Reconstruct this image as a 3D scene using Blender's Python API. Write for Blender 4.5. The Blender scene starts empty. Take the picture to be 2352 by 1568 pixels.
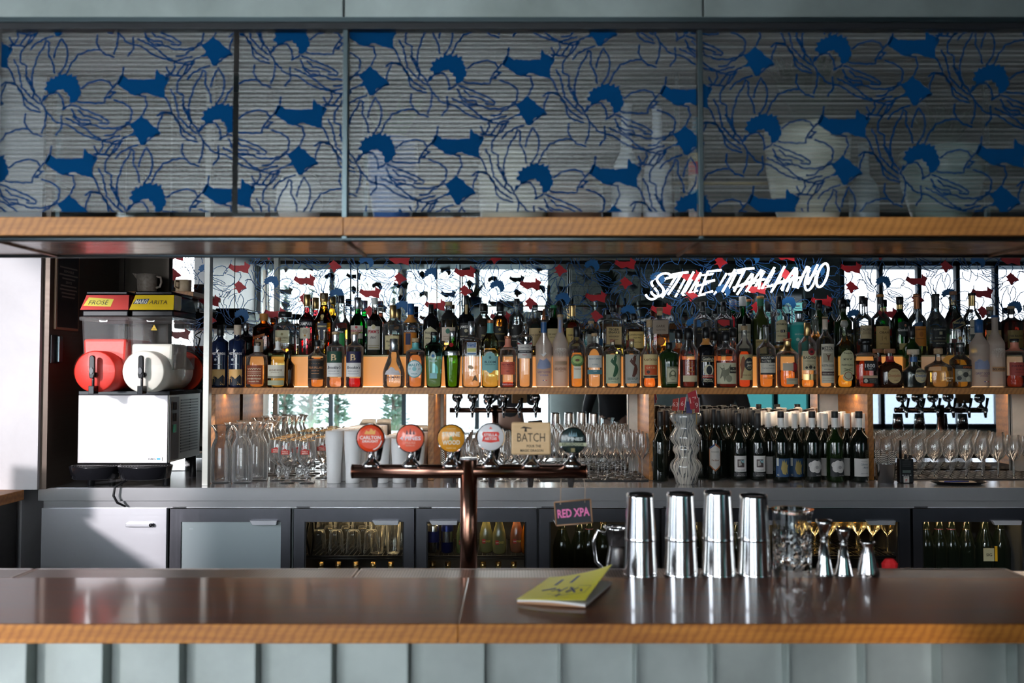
import bpy, bmesh, math, random
from math import sin, cos, pi, sqrt, atan, tan
from mathutils import Vector, Matrix
random.seed(7)
S = bpy.context.scene
COL = S.collection
# ---------------------------------------------------------------- camera, world, sun, exposure
FPX = 2000.0
TH = atan(68 / FPX)
cd = bpy.data.cameras.new('camera'); cam = bpy.data.objects.new('camera', cd); COL.objects.link(cam)
cd.sensor_width = 36; cd.lens = 36 * FPX / 2352
cam.location = (0, 0, 1.5); cam.rotation_euler = (pi / 2 + TH, 0, 0)
cd.dof.use_dof = True; cd.dof.focus_distance = 4.3; cd.dof.aperture_fstop = 2.8
cd.clip_start = .05; S.camera = cam
W = bpy.data.worlds.new('world'); S.world = W; W.use_nodes = True
wn = W.node_tree.nodes; wl = W.node_tree.links
bg = wn['Background']; tc = wn.new('ShaderNodeTexCoord'); sp = wn.new('ShaderNodeSeparateXYZ'); rp = wn.new('ShaderNodeValToRGB')
wl.new(tc.outputs['Generated'], sp.inputs[0]); wl.new(sp.outputs[2], rp.inputs[0]); wl.new(rp.outputs[0], bg.inputs[0])
rp.color_ramp.elements[0].position = 0.0; rp.color_ramp.elements[0].color = (.95, .97, 1, 1)
rp.color_ramp.elements[1].position = .8; rp.color_ramp.elements[1].color = (.6, .78, 1, 1)
bg.inputs[1].default_value = 9.0
sd = bpy.data.lights.new('sun', 'SUN'); sun = bpy.data.objects.new('sun', sd); COL.objects.link(sun)
sd.energy = 2.7; sd.angle = math.radians(3); sd.color = (1, .95, .97)
sun.rotation_euler = Vector((.466, 1, -.30)).to_track_quat('-Z', 'Y').to_euler()
S.view_settings.view_transform = 'Standard'; S.view_settings.look = 'None'
S.view_settings.exposure = .55; S.view_settings.gamma = 1; S.view_settings.use_curve_mapping = False
cy = S.cycles
cy.max_bounces = 12; cy.diffuse_bounces = 3; cy.glossy_bounces = 6; cy.transmission_bounces = 8; cy.transparent_max_bounces = 40
cy.caustics_reflective = False; cy.caustics_refractive = False; cy.sample_clamp_indirect = 6; cy.use_denoising = True
cy.blur_glossy = .5

def P(px, py, Y):
    """world x, z of a picture point on the upright plane at distance Y"""
    a = (px - 1176) / FPX; b = (784 - py) / FPX
    t = Y / (cos(TH) - b * sin(TH))
    return a * t, 1.5 + (sin(TH) + b * cos(TH)) * t
def XX(px, Y): return P(px, 852, Y)[0]
def ZZ(py, Y): return P(1176, py, Y)[1]

# ---------------------------------------------------------------- materials
MC = {}
def principled(name):
    m = bpy.data.materials.new(name); m.use_nodes = True
    nt = m.node_tree; b = nt.nodes['Principled BSDF']
    return m, nt, b
def mat(c, r=.5, m=0, e=0, a=1, tr=0, ior=1.45, coat=0, name=None, spec=None, var=.06):
    k = (c, r, m, e, a, tr, ior, coat, spec)
    if k in MC: return MC[k]
    M, nt, b = principled(name or 'finish')
    b.inputs['Base Color'].default_value = (*c, 1); b.inputs['Roughness'].default_value = r
    b.inputs['Metallic'].default_value = m; b.inputs['IOR'].default_value = ior
    if spec is not None: b.inputs['Specular IOR Level'].default_value = spec
    if coat: b.inputs['Coat Weight'].default_value = coat
    if tr: b.inputs['Transmission Weight'].default_value = tr
    if a < 1: b.inputs['Alpha'].default_value = a
    if e: b.inputs['Emission Color'].default_value = (*c, 1); b.inputs['Emission Strength'].default_value = e
    if not tr and a == 1 and not e:
        t = nt.nodes.new('ShaderNodeTexCoord'); n = nt.nodes.new('ShaderNodeTexNoise'); n.inputs['Scale'].default_value = 25
        mx = nt.nodes.new('ShaderNodeMapRange'); mx.inputs[3].default_value = max(0, r - var); mx.inputs[4].default_value = min(1, r + var)
        nt.links.new(t.outputs['Object'], n.inputs['Vector']); nt.links.new(n.outputs[0], mx.inputs[0]); nt.links.new(mx.outputs[0], b.inputs['Roughness'])
    MC[k] = M; return M
def thin_glass(tint=(.95, .97, .96), edge=.35, name='thin_glass', gl=1.0, lit_edge=0, lit_base=0):
    k = ('tg', tint, edge, gl, lit_edge, lit_base)
    if k in MC: return MC[k]
    M = bpy.data.materials.new(name); M.use_nodes = True; nt = M.node_tree; nt.nodes.clear()
    o = nt.nodes.new('ShaderNodeOutputMaterial'); mx = nt.nodes.new('ShaderNodeMixShader'); t = nt.nodes.new('ShaderNodeBsdfTransparent')
    g = nt.nodes.new('ShaderNodeBsdfGlossy'); g.inputs['Roughness'].default_value = .03
    lw = nt.nodes.new('ShaderNodeLayerWeight'); lw.inputs[0].default_value = .35
    lf = nt.nodes.new('ShaderNodeLayerWeight'); lf.inputs[0].default_value = .5
    pw = nt.nodes.new('ShaderNodeMath'); pw.operation = 'POWER'; pw.inputs[1].default_value = 3
    cm = nt.nodes.new('ShaderNodeMixRGB'); cm.inputs[1].default_value = (*tint, 1); cm.inputs[2].default_value = (*[q * edge for q in tint], 1)
    nt.links.new(lf.outputs['Facing'], pw.inputs[0]); nt.links.new(pw.outputs[0], cm.inputs[0]); nt.links.new(cm.outputs[0], t.inputs[0])
    ml = nt.nodes.new('ShaderNodeMath'); ml.operation = 'MULTIPLY'; ml.inputs[1].default_value = gl
    nt.links.new(lw.outputs['Fresnel'], ml.inputs[0]); nt.links.new(ml.outputs[0], mx.inputs[0])
    nt.links.new(t.outputs[0], mx.inputs[1]); nt.links.new(g.outputs[0], mx.inputs[2])
    if lit_edge:  # white mixed in toward the edges, standing in for window light refracted there
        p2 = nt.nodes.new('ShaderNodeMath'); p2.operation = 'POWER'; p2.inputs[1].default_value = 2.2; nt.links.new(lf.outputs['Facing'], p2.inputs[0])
        ma = nt.nodes.new('ShaderNodeMath'); ma.operation = 'MULTIPLY_ADD'; ma.inputs[1].default_value = lit_edge; ma.inputs[2].default_value = lit_base; nt.links.new(p2.outputs[0], ma.inputs[0])
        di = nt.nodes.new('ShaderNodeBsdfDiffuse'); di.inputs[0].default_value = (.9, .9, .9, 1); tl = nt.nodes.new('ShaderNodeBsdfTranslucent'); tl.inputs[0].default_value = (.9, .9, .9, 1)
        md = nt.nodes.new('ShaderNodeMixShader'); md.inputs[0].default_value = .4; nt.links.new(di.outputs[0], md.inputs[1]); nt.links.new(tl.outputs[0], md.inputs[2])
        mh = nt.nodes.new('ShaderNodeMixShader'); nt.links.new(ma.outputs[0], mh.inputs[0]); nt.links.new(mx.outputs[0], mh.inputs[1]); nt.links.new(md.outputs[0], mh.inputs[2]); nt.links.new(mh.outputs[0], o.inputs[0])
    else: nt.links.new(mx.outputs[0], o.inputs[0])
    MC[k] = M; return M
def N(nt, t, **kw):
    n = nt.nodes.new('ShaderNode' + t)
    for k, v in kw.items(): n.inputs[k.replace('_', ' ')].default_value = v
    return n
def mapped(nt, scale, rot=(0, 0, 0), coord='Object'):
    t = nt.nodes.new('ShaderNodeTexCoord'); mp = nt.nodes.new('ShaderNodeMapping')
    mp.inputs['Scale'].default_value = scale; mp.inputs['Rotation'].default_value = rot
    nt.links.new(t.outputs[coord], mp.inputs[0]); return mp
def wood(name, c1, c2, rough=.45, figure=True, coat=0, grain=(3, 60, 60)):
    M, nt, b = principled(name)
    L = nt.links
    mp = mapped(nt, grain); n = N(nt, 'TexNoise', Scale=1.0, Detail=6, Roughness=.65); L.new(mp.outputs[0], n.inputs[0])
    cr = nt.nodes.new('ShaderNodeValToRGB'); cr.color_ramp.elements[0].position = .3; cr.color_ramp.elements[1].position = .72
    cr.color_ramp.elements[0].color = (*c2, 1); cr.color_ramp.elements[1].color = (*c1, 1)
    L.new(n.outputs[0], cr.inputs[0]); out = cr.outputs[0]
    if figure:
        m2 = mapped(nt, (1, 1, 1), (0, math.radians(-28), 0)); w = N(nt, 'TexWave', Scale=17, Distortion=2.2, Detail=2, Detail_Scale=3); L.new(m2.outputs[0], w.inputs[0])
        mm = nt.nodes.new('ShaderNodeMixRGB'); mm.blend_type = 'MULTIPLY'; mm.inputs[0].default_value = .42
        cw = nt.nodes.new('ShaderNodeValToRGB'); cw.color_ramp.elements[0].position = .1; cw.color_ramp.elements[0].color = (.45, .35, .25, 1); cw.color_ramp.elements[1].position = .65; cw.color_ramp.elements[1].color = (1, 1, 1, 1)
        L.new(w.outputs[0], cw.inputs[0]); L.new(out, mm.inputs[1]); L.new(cw.outputs[0], mm.inputs[2]); out = mm.outputs[0]
    L.new(out, b.inputs['Base Color'])
    mr = N(nt, 'MapRange'); mr.inputs[3].default_value = rough - .08; mr.inputs[4].default_value = rough + .1
    L.new(n.outputs[0], mr.inputs[0]); L.new(mr.outputs[0], b.inputs['Roughness'])
    bp = N(nt, 'Bump', Strength=.12, Distance=.002); L.new(n.outputs[0], bp.inputs['Height']); L.new(bp.outputs[0], b.inputs['Normal'])
    if coat: b.inputs['Coat Weight'].default_value = coat; b.inputs['Coat Roughness'].default_value = .09; b.inputs['Specular IOR Level'].default_value = .15
    return M
def metal(name, c, rough=.3, m=1, scale=(2, 2, 120), amp=.12, cvar=.15, big=1.2):
    M, nt, b = principled(name); L = nt.links
    mp = mapped(nt, scale); n = N(nt, 'TexNoise', Scale=1.0, Detail=4); L.new(mp.outputs[0], n.inputs[0])
    t = nt.nodes.new('ShaderNodeTexCoord'); n2 = N(nt, 'TexNoise', Scale=big, Detail=5, Roughness=.6); L.new(t.outputs['Object'], n2.inputs[0])
    mr = N(nt, 'MapRange'); mr.inputs[3].default_value = max(.02, rough - amp); mr.inputs[4].default_value = rough + amp
    L.new(n.outputs[0], mr.inputs[0]); L.new(mr.outputs[0], b.inputs['Roughness'])
    cr = nt.nodes.new('ShaderNodeValToRGB'); cr.color_ramp.elements[0].position = .3; cr.color_ramp.elements[1].position = .7
    cr.color_ramp.elements[0].color = (*[q * (1 - cvar) for q in c], 1); cr.color_ramp.elements[1].color = (*[min(1, q * (1 + cvar)) for q in c], 1)
    L.new(n2.outputs[0], cr.inputs[0]); L.new(cr.outputs[0], b.inputs['Base Color']); b.inputs['Metallic'].default_value = m
    return M
def plaster(name, c, c2, scale=3, rough=.8, spec=.3):
    M, nt, b = principled(name); L = nt.links
    t = nt.nodes.new('ShaderNodeTexCoord'); n2 = N(nt, 'TexNoise', Scale=scale, Detail=8, Roughness=.65, Distortion=.4); L.new(t.outputs['Object'], n2.inputs[0])
    cr = nt.nodes.new('ShaderNodeValToRGB'); cr.color_ramp.elements[0].position = .32; cr.color_ramp.elements[1].position = .6
    cr.color_ramp.elements[0].color = (*c2, 1); cr.color_ramp.elements[1].color = (*c, 1)
    L.new(n2.outputs[0], cr.inputs[0]); L.new(cr.outputs[0], b.inputs['Base Color']); b.inputs['Roughness'].default_value = rough; b.inputs['Specular IOR Level'].default_value = spec
    bp = N(nt, 'Bump', Strength=.15, Distance=.003); L.new(n2.outputs[0], bp.inputs['Height']); L.new(bp.outputs[0], b.inputs['Normal'])
    return M
def liquid(c):
    return mat(c, .0, tr=1, ior=1.33, name='liquor')

M_edge = wood('blackbutt_edge', (.50, .19, .025), (.30, .095, .012))
M_shelfwood = wood('blackbutt_shelf', (.58, .235, .05), (.34, .125, .025))
M_top = wood('dark_bar_top', (.15, .047, .02), (.06, .018, .009), rough=.4, figure=False, coat=.45, grain=(2.2, 26, 30))
M_under = wood('stained_underside', (.24, .10, .05), (.18, .07, .035), rough=.25, figure=False, coat=.3)
M_steel = metal('brushed_stainless', (.62, .61, .63), .17, m=.62, scale=(3, 3, 150), amp=.06, cvar=.08)
M_fridge = metal('dark_stainless', (.11, .11, .125), .36, scale=(90, 3, 3), amp=.08, cvar=.12, big=3)
M_satin = metal('satin_steel_front', (.62, .61, .65), .3, m=.45, scale=(2, 2, 90), amp=.05, cvar=.06)
M_zinc = metal('zinc_panel', (.30, .335, .32), .42, m=.75, scale=(3, 3, 8), amp=.1, cvar=.28, big=2.5)
M_black = mat((.012, .012, .014), .35, name='black_steel')
M_frame = metal('blued_steel', (.10, .13, .14), .32, amp=.08)
M_copper = metal('aged_copper', (.33, .165, .115), .22, scale=(2, 2, 2), amp=.05, cvar=.12)
M_chrome = mat((.8, .8, .82), .06, 1, name='chrome')
M_tin = metal('shaker_steel', (.78, .77, .77), .15, scale=(2, 2, 40), amp=.03, cvar=.05)
M_white = plaster('white_render', (.56, .54, .555), (.48, .46, .475), 2.2)
M_pale = plaster('pale_grey_panel', (.50, .50, .48), (.40, .40, .385), 8)
M_dark = plaster('dark_panel', (.045, .04, .038), (.028, .026, .026), 4, .45)
M_ceiling = plaster('dark_ceiling', (.10, .12, .12), (.07, .09, .09), 4)
M_floor = plaster('concrete_floor', (.36, .35, .34), (.27, .26, .25), 6, .5)
M_blk = mat((.01, .01, .011), .35, spec=.25, name='black_plastic')
M_blkgloss = mat((.008, .008, .01), .14, spec=.3, name='gloss_black_plastic')
M_gold = mat((.75, .5, .22), .25, 1, name='gold_foil')
M_silver = mat((.7, .7, .72), .25, 1, name='silver_foil')

# ---------------------------------------------------------------- mesh builder
class MB:
    def __init__(s): s.v = []; s.f = []; s.mi = []; s.cur = 0; s.smooth = []
    def add(s, vs, fs, sm=False):
        o = len(s.v); s.v += vs
        for f in fs: s.f.append([o + i for i in f]); s.mi.append(s.cur); s.smooth.append(sm)
        return s
    def box(s, x0, x1, y0, y1, z0, z1):
        vs = [(x, y, z) for x in (x0, x1) for y in (y0, y1) for z in (z0, z1)]
        return s.add(vs, [(0, 1, 3, 2), (4, 6, 7, 5), (0, 4, 5, 1), (2, 3, 7, 6), (0, 2, 6, 4), (1, 5, 7, 3)])
    def prism(s, pts, y0, y1):
        """outline in x,z extruded along y"""
        n = len(pts); vs = [(x, y0, z) for x, z in pts] + [(x, y1, z) for x, z in pts]
        fs = [tuple(range(n))[::-1], tuple(range(n, 2 * n))] + [(i, (i + 1) % n, n + (i + 1) % n, n + i) for i in range(n)]
        return s.add(vs, fs)
    def lathe(s, pr, seg=24, c=(0, 0, 0), n=2.0, dep=1.0, cap0=True, cap1=True, nf=None, sm=True):
        vs = []; 
        for r, z in pr:
            nn = n if nf is None else nf(z)
            for i in range(seg):
                a = 2 * pi * (i + .5) / seg; ca, sa = cos(a), sin(a)
                k = 1 if nn <= 2.01 else (abs(ca) ** nn + abs(sa) ** nn) ** (-1 / nn)
                vs.append((c[0] + r * k * ca, c[1] + r * k * sa * dep, c[2] + z))
        m = len(pr)
        fs = [(j * seg + i, j * seg + (i + 1) % seg, (j + 1) * seg + (i + 1) % seg, (j + 1) * seg + i) for j in range(m - 1) for i in range(seg)]
        s.add(vs, fs, sm)
        o = len(s.v) - len(vs)
        if cap0 and pr[0][0] > 1e-5: s.f.append([o + i for i in range(seg)][::-1]); s.mi.append(s.cur); s.smooth.append(False)
        if cap1 and pr[-1][0] > 1e-5: s.f.append([o + (m - 1) * seg + i for i in range(seg)]); s.mi.append(s.cur); s.smooth.append(False)
        return s
    def tube(s, pts, r, seg=8, closed=False):
        pts = [Vector(p) for p in pts]; n = len(pts); vs = []
        rr = r if isinstance(r, (list, tuple)) else [r] * n
        up = Vector((0, 0, 1)); pu = None
        for i, p in enumerate(pts):
            if closed: d = pts[(i + 1) % n] - pts[i - 1]
            else: d = pts[min(i + 1, n - 1)] - pts[max(i - 1, 0)]
            d = d.normalized() if d.length > 1e-9 else Vector((0, 0, 1))
            if pu is None:
                u = d.cross(up); u = d.cross(Vector((1, 0, 0))) if u.length < 1e-3 else u
            else: u = pu - d * pu.dot(d)
            u.normalize(); pu = u; w = d.cross(u)
            for k in range(seg):
                a = 2 * pi * k / seg; q = p + (u * cos(a) + w * sin(a)) * rr[i]; vs.append(tuple(q))
        m = n if closed else n - 1
        fs = [(i * seg + k, i * seg + (k + 1) % seg, ((i + 1) % n) * seg + (k + 1) % seg, ((i + 1) % n) * seg + k) for i in range(m) for k in range(seg)]
        if not closed: fs += [tuple(range(seg))[::-1], tuple((n - 1) * seg + k for k in range(seg))]
        return s.add(vs, fs, True)
    def cyl(s, a, b, r, seg=16, r2=None): return s.tube([a, b], [r, r if r2 is None else r2], seg)
    def build(s, name, mats, parent=None, bevel=0, loc=None):
        me = bpy.data.meshes.new(name); me.from_pydata(s.v, [], s.f); me.update()
        mats = mats if isinstance(mats, (list, tuple)) else [mats]
        for m in mats: me.materials.append(m)
        me.polygons.foreach_set('material_index', s.mi); me.polygons.foreach_set('use_smooth', s.smooth)
        return link(name, me, parent, bevel, loc)
def link(name, me, parent=None, bevel=0, loc=None):
    o = bpy.data.objects.new(name, me); COL.objects.link(o)
    if parent is not None: o.parent = parent
    if loc is not None: o.location = loc
    if bevel:
        b = o.modifiers.new('bevel', 'BEVEL'); b.width = bevel; b.segments = 2; b.limit_method = 'ANGLE'
    return o
def tag(o, label, cat, group=None, kind=None):
    if label: o['label'] = label
    if cat: o['category'] = cat
    if group: o['group'] = group
    if kind: o['kind'] = kind
    return o
def thing(name, label, cat, loc=(0, 0, 0), rz=0, group=None):
    o = bpy.data.objects.new(name, None); COL.objects.link(o); o.location = loc; o.rotation_euler = (0, 0, rz); o.empty_display_size = .05
    return tag(o, label, cat, group)
def struct(name, mb, m, parent=None, bevel=0):
    o = mb.build(name, m, parent, bevel); o['kind'] = 'structure'; return o
ORD = ['first', 'second', 'third', 'fourth', 'fifth', 'sixth', 'seventh', 'eighth', 'ninth', 'tenth', 'eleventh', 'twelfth']
def place(o, what, r, c, side='left'):
    o['label'] = '%s, %s from %s, %s row back' % (what, ORD[c], side, ORD[r]) if r else '%s, %s from %s, front row' % (what, ORD[c], side)
    return o
def copytree(o, loc=None, label=None, rz=None, parent=None):
    c = o.copy(); COL.objects.link(c)
    if parent is not None: c.parent = parent
    if loc is not None: c.location = loc
    if rz is not None: c.rotation_euler = (0, 0, rz)
    if label: c['label'] = label
    for ch in list(o.children): copytree(ch, parent=c)
    return c
# ---------------------------------------------------------------- lettering
TC = {}
def text_geo(s, shear=0, bold=.02, sp=1.0):
    k = (s, shear, bold, sp)
    if k in TC: return TC[k]
    cu = bpy.data.curves.new('t', 'FONT'); cu.body = s; cu.size = 1; cu.shear = shear; cu.offset = bold; cu.resolution_u = 2; cu.space_character = sp
    cu.align_x = 'CENTER'
    o = bpy.data.objects.new('t', cu); COL.objects.link(o)
    dg = bpy.context.evaluated_depsgraph_get(); me = o.evaluated_get(dg).to_mesh()
    vs = [tuple(v.co) for v in me.vertices]; fs = [tuple(p.vertices) for p in me.polygons]
    o.evaluated_get(dg).to_mesh_clear(); bpy.data.objects.remove(o); bpy.data.curves.remove(cu)
    if not vs: vs = [(0, 0, 0)]
    xs = [v[0] for v in vs]; ys = [v[1] for v in vs]
    TC[k] = (vs, fs, min(xs), max(xs), min(ys), max(ys)); return TC[k]
def lettering(s, h, w, fn, name='lettering', m=None, parent=None, shear=0, bold=.02, sp=1.0, up=0):
    """h cap height, w total width (None = natural); fn(u, v) -> point on the surface"""
    vs, fs, x0, x1, y0, y1 = text_geo(s, shear, bold, sp)
    k = h / .72; cx = (x0 + x1) / 2; kx = k if w is None else w / (x1 - x0)
    mb = MB(); mb.add([fn((v[0] - cx) * kx, (v[1] - .36) * k + up) for v in vs], fs)
    return mb.build(name, m, parent)
def flat(x, y, z, rot=0, dirx=1):
    c, s_ = cos(rot), sin(rot)
    return lambda u, v: (x + dirx * (u * c - v * s_), y, z + u * s_ + v * c)

# ---------------------------------------------------------------- the floral print, traced once and repeated on a lattice
ARC = [(370,515),(388,485),(384,460),(405,452),(412,430),(440,425),(452,405),(475,412),(492,392),(520,402),(545,384),(562,402),(585,396),(598,418),(628,412),(626,440),(652,452),(650,478),(666,498),(656,520),(668,548),(660,580),(648,592),(640,618),(612,622),(590,635),(576,600),(562,570),(555,545),(520,525),(480,530),(440,550),(395,560),(392,535)]
BONE = [(995,395),(1060,435),(1180,440),(1280,435),(1285,350),(1320,390),(1400,425),(1360,515),(1365,595),(1280,575),(1200,545),(1130,575),(1070,555),(1020,515),(960,475)]
DIA = [(1170,735),(1192,762),(1215,770),(1240,800),(1275,828),(1335,880),(1310,900),(1270,908),(1230,925),(1212,950),(1195,985),(1165,980),(1150,940),(1120,905),(1056,914),(1112,868),(1090,836),(1070,815),(1100,795),(1135,775)]
LINES = [[(545,395),(590,300),(640,230),(720,200),(820,185),(870,230),(940,255)],[(1015,330),(1012,400),(980,460),(930,500),(880,570),(860,630),(770,640),(640,620)],
 [(670,520),(740,460),(840,440),(900,460),(930,500)],[(600,650),(700,690),(770,720),(850,750),(905,795),(890,815),(820,800)],[(940,610),(1030,640),(1090,690),(1085,770),(1020,830),(940,850),(850,840),(770,815),(690,800)],
 [(570,820),(640,870),(720,910),(850,945),(920,925),(1000,905)],[(870,905),(940,900),(980,860),(1080,800)],[(1130,565),(1200,580),(1215,650),(1180,735)],[(1360,580),(1400,640),(1415,710),(1350,715),(1320,780),(1310,850)],
 [(1415,710),(1480,800),(1500,900),(1560,940),(1640,960)],[(370,570),(345,640),(380,700),(460,790),(570,820)],[(360,610),(400,560),(480,550),(520,600),(530,660),(515,690),(590,640)],
 [(110,270),(150,350),(165,430),(180,500),(270,600),(330,640)],[(340,620),(270,530),(215,430),(215,330),(160,290),(170,200),(215,150),(250,70)],[(265,500),(265,380),(300,260),(365,140),(370,110),(400,130),(395,220),(430,300),(450,390)],
 [(480,400),(530,330),(550,240),(545,160),(500,90),(450,200),(440,260)],[(1050,250),(1100,180),(1095,80)],[(820,180),(790,130),(800,60)],[(1370,440),(1400,400),(1370,330)],
 [(1400,400),(1500,410),(1570,350),(1600,290),(1540,320),(1450,290),(1350,240),(1300,190),(1130,95)],[(380,700),(380,800),(350,890)],[(0,500),(50,455),(130,480),(190,560),(230,620),(330,690)],
 [(600,740),(650,790),(700,820),(760,810),(740,780),(680,780),(620,740),(590,680)],[(640,690),(700,740),(790,760),(850,790)],[(850,945),(860,1000),(830,1040),(780,1060)],[(1150,985),(1080,1000),(1000,1050),(960,1100)],[(1195,985),(1250,920),(1330,890)],
 [(270,600),(290,540),(240,440),(200,400)],[(900,530),(960,545),(880,590),(920,590)],[(1060,914),(1000,940),(940,960),(870,1060)]]
LINES = LINES
def wiggle(pts, rnd):
    out = []
    for (ax, ay), (bx, by) in zip(pts, pts[1:]):
        n = max(2, int(math.hypot(bx - ax, by - ay) / 22))
        for i in range(n):
            t = i / n; out.append((ax + (bx - ax) * t + rnd.uniform(-5, 5), ay + (by - ay) * t + rnd.uniform(-5, 5)))
    out.append(pts[-1]); return out
_r = random.Random(3)
WL = [wiggle(l, _r) for l in LINES]
def floral(anchor, unit, rect, y, parent, mats, lw=11, off=.0006):
    """anchor = world x,z of motif point (520,500); unit = metres per motif unit; rect x0,x1,z0,z1. Colours: mats = line, arc, bone, diamond"""
    ax, az = anchor; x0, x1, z0, z1 = rect
    A, B = (1300, 248), (715, 908); res = []
    X = lambda p, i, j: (ax + (p[0] + i * A[0] + j * B[0] - 520) * unit, y - off, az - (p[1] + i * A[1] + j * B[1] - 500) * unit)
    cells = []
    for i in range(-14, 15):
        for j in range(-14, 15):
            q = X((750, 520), i, j)
            if x0 - 1100 * unit < q[0] < x1 + 1100 * unit and z0 - 800 * unit < q[2] < z1 + 800 * unit: cells.append((i, j))
    from mathutils.geometry import tessellate_polygon
    rj = random.Random(9)
    def clip(poly):
        for ax_, lim, sg in ((0, x0, 1), (0, x1, -1), (2, z0, 1), (2, z1, -1)):
            out = []
            for k in range(len(poly)):
                a, b = poly[k - 1], poly[k]; da, db = (a[ax_] - lim) * sg, (b[ax_] - lim) * sg
                if (da >= 0) != (db >= 0): t_ = da / (da - db); out.append(tuple(a[q] + (b[q] - a[q]) * t_ for q in range(3)))
                if db >= 0: out.append(b)
            poly = out
            if len(poly) < 3: return []
        return poly
    for nm, pl, m, jag in (('blue_flower_centre', ARC, mats[1], 9), ('bone_shaped_patch', BONE, mats[2], 4), ('diamond_patch', DIA, mats[3], 4)):
        fine = []
        for k in range(len(pl)):
            a, b = pl[k - 1], pl[k]; n_ = max(1, int(math.hypot(b[0] - a[0], b[1] - a[1]) / 14))
            for q in range(n_): fine.append((a[0] + (b[0] - a[0]) * q / n_ + rj.uniform(-jag, jag), a[1] + (b[1] - a[1]) * q / n_ + rj.uniform(-jag, jag)))
        for i, j in cells:
            poly = clip([X(p, i, j) for p in fine])
            if len(poly) < 3: continue
            area = abs(sum(poly[k - 1][0] * poly[k][2] - poly[k][0] * poly[k - 1][2] for k in range(len(poly)))) / 2
            if area < 2e-5: continue
            tr = tessellate_polygon([[Vector(p) for p in poly]])
            fs = []
            for f in tr:
                a, b, c = [poly[q] for q in f]
                cr_ = (b[0] - a[0]) * (c[2] - a[2]) - (b[2] - a[2]) * (c[0] - a[0])
                if abs(cr_) > 1e-12: fs.append(tuple(f) if cr_ > 0 else tuple(f)[::-1])
            MB().add(poly, fs).build(nm, m, parent)
    bm = bmesh.new()
    for i, j in cells:
        for l in WL:
            prev = None
            for k, p in enumerate(l):
                a = l[max(0, k - 1)]; b = l[min(len(l) - 1, k + 1)]
                dx, dy = b[0] - a[0], b[1] - a[1]; d = math.hypot(dx, dy) or 1; w = lw * (.35 + .25 * sin(k * 1.7 + i) ** 2)
                l1 = bm.verts.new(X((p[0] - dy / d * w, p[1] + dx / d * w), i, j)); l2 = bm.verts.new(X((p[0] + dy / d * w, p[1] - dx / d * w), i, j))
                if prev: bm.faces.new((prev[0], prev[1], l2, l1))
                prev = (l1, l2)
    for co, no in (((x0, 0, 0), (-1, 0, 0)), ((x1, 0, 0), (1, 0, 0)), ((0, 0, z0), (0, 0, -1)), ((0, 0, z1), (0, 0, 1))):
        bmesh.ops.bisect_plane(bm, geom=bm.verts[:] + bm.edges[:] + bm.faces[:], plane_co=co, plane_no=no, clear_outer=True)
    me = bpy.data.meshes.new('petal_outline'); bm.to_mesh(me); bm.free(); me.materials.append(mats[0])
    if len(me.polygons): link('petal_outline', me, parent)['kind'] = 'stuff'
# ================================================================ the room
ZC = .973      # back counter top
ZB = .960      # bar top
ZS = 1.42      # bottle shelf top
YM = 4.63      # mirror
s = MB().box(-6, 8, -2.75, 5.2, -.1, 0); struct('floor', s, M_floor)
s = MB().box(-3.7, 7.7, -3.6, 5.2, 3.0, 3.15); struct('ceiling', s, M_ceiling)
# wall behind the back bar
s = MB().box(-2.35, 7.6, YM + .012, YM + .16, 0, 3.0); struct('wall_back', s, M_dark)
# left side wall: solid at the far end, open to daylight beside the bar
s = MB().box(-3.65, -3.5, -2.75, -.7, 0, 3.0).box(-3.65, -3.5, -.7, 5.2, 0, .35).box(-3.65, -3.5, 1.7, 5.2, .35, 3.0); struct('wall_left', s, M_dark)
s = MB().box(7.5, 7.65, -2.75, 5.2, 0, 3.0); struct('wall_right', s, M_dark)
# street wall behind the camera, with openings
s = MB()
s.box(-3.5, .55, -2.75, -2.6, 0, .12); s.box(.55, 7.5, -2.75, -2.6, 0, .72); s.box(.55, 3.1, -2.75, -2.6, .72, 3.0); s.box(4.1, 4.5, -2.75, -2.6, .72, 3.0); s.box(7.2, 7.5, -2.75, -2.6, .72, 3.0); s.box(3.1, 4.1, -2.75, -2.6, 2.5, 3.0)
struct('wall_street', s, plaster('grey_green_wall', (.27, .33, .33), (.21, .26, .26), 3))
wf = mat((.05, .07, .08), .4, name='window_frame_paint')
for k, (x0, x1, z1, n) in enumerate(((-3.5, .55, 3.0, 4), (3.1, 4.1, 2.5, 2), (4.5, 7.2, 3.0, 5))):
    s = MB(); z_0 = .12 if k == 0 else .72
    for i in range(n + 1):
        x = x0 + .03 + (x1 - x0 - .06) * i / n; s.box(x - .03, x + .03, -2.72, -2.64, z_0, z1)
    s.box(x0, x1, -2.72, -2.64, z_0, z_0 + .06); s.box(x0, x1, -2.72, -2.64, z1 - .06, z1); s.box(x0, x1, -2.71, -2.65, 2.02 if k != 1 else 1.8, 2.06 if k != 1 else 1.84)
    w = struct('window_%d' % (k + 1), s, wf)
    g = MB().box(x0, x1, -2.685, -2.68, z_0 + .03, z1).build('window_pane', thin_glass(((.97, .99, .98), (.12, .24, .23), (.42, .43, .45))[k], .8, gl=.5), w)
# round grey green column
tagc = MB().lathe([(.3, 0), (.3, 2.99)], 40, (.75, -1.2, 0), cap1=False); struct('pillar_column', tagc, plaster('grey_green_render', (.36, .42, .40), (.30, .35, .33), 2))
# street outside
s = MB().box(-30, 40, -60, -2.76, -.12, -.02); struct('ground', s, plaster('paving', (.55, .55, .54), (.45, .45, .44), 1))
s = MB().box(-6.2, -6.0, -2.2, 6, -.05, 2.4); struct('wall_sky_screen', s, plaster('sky_screen_render', (.5, .5, .5), (.42, .42, .42), 2))  # wall added outside to cut skylight through the left opening
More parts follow.
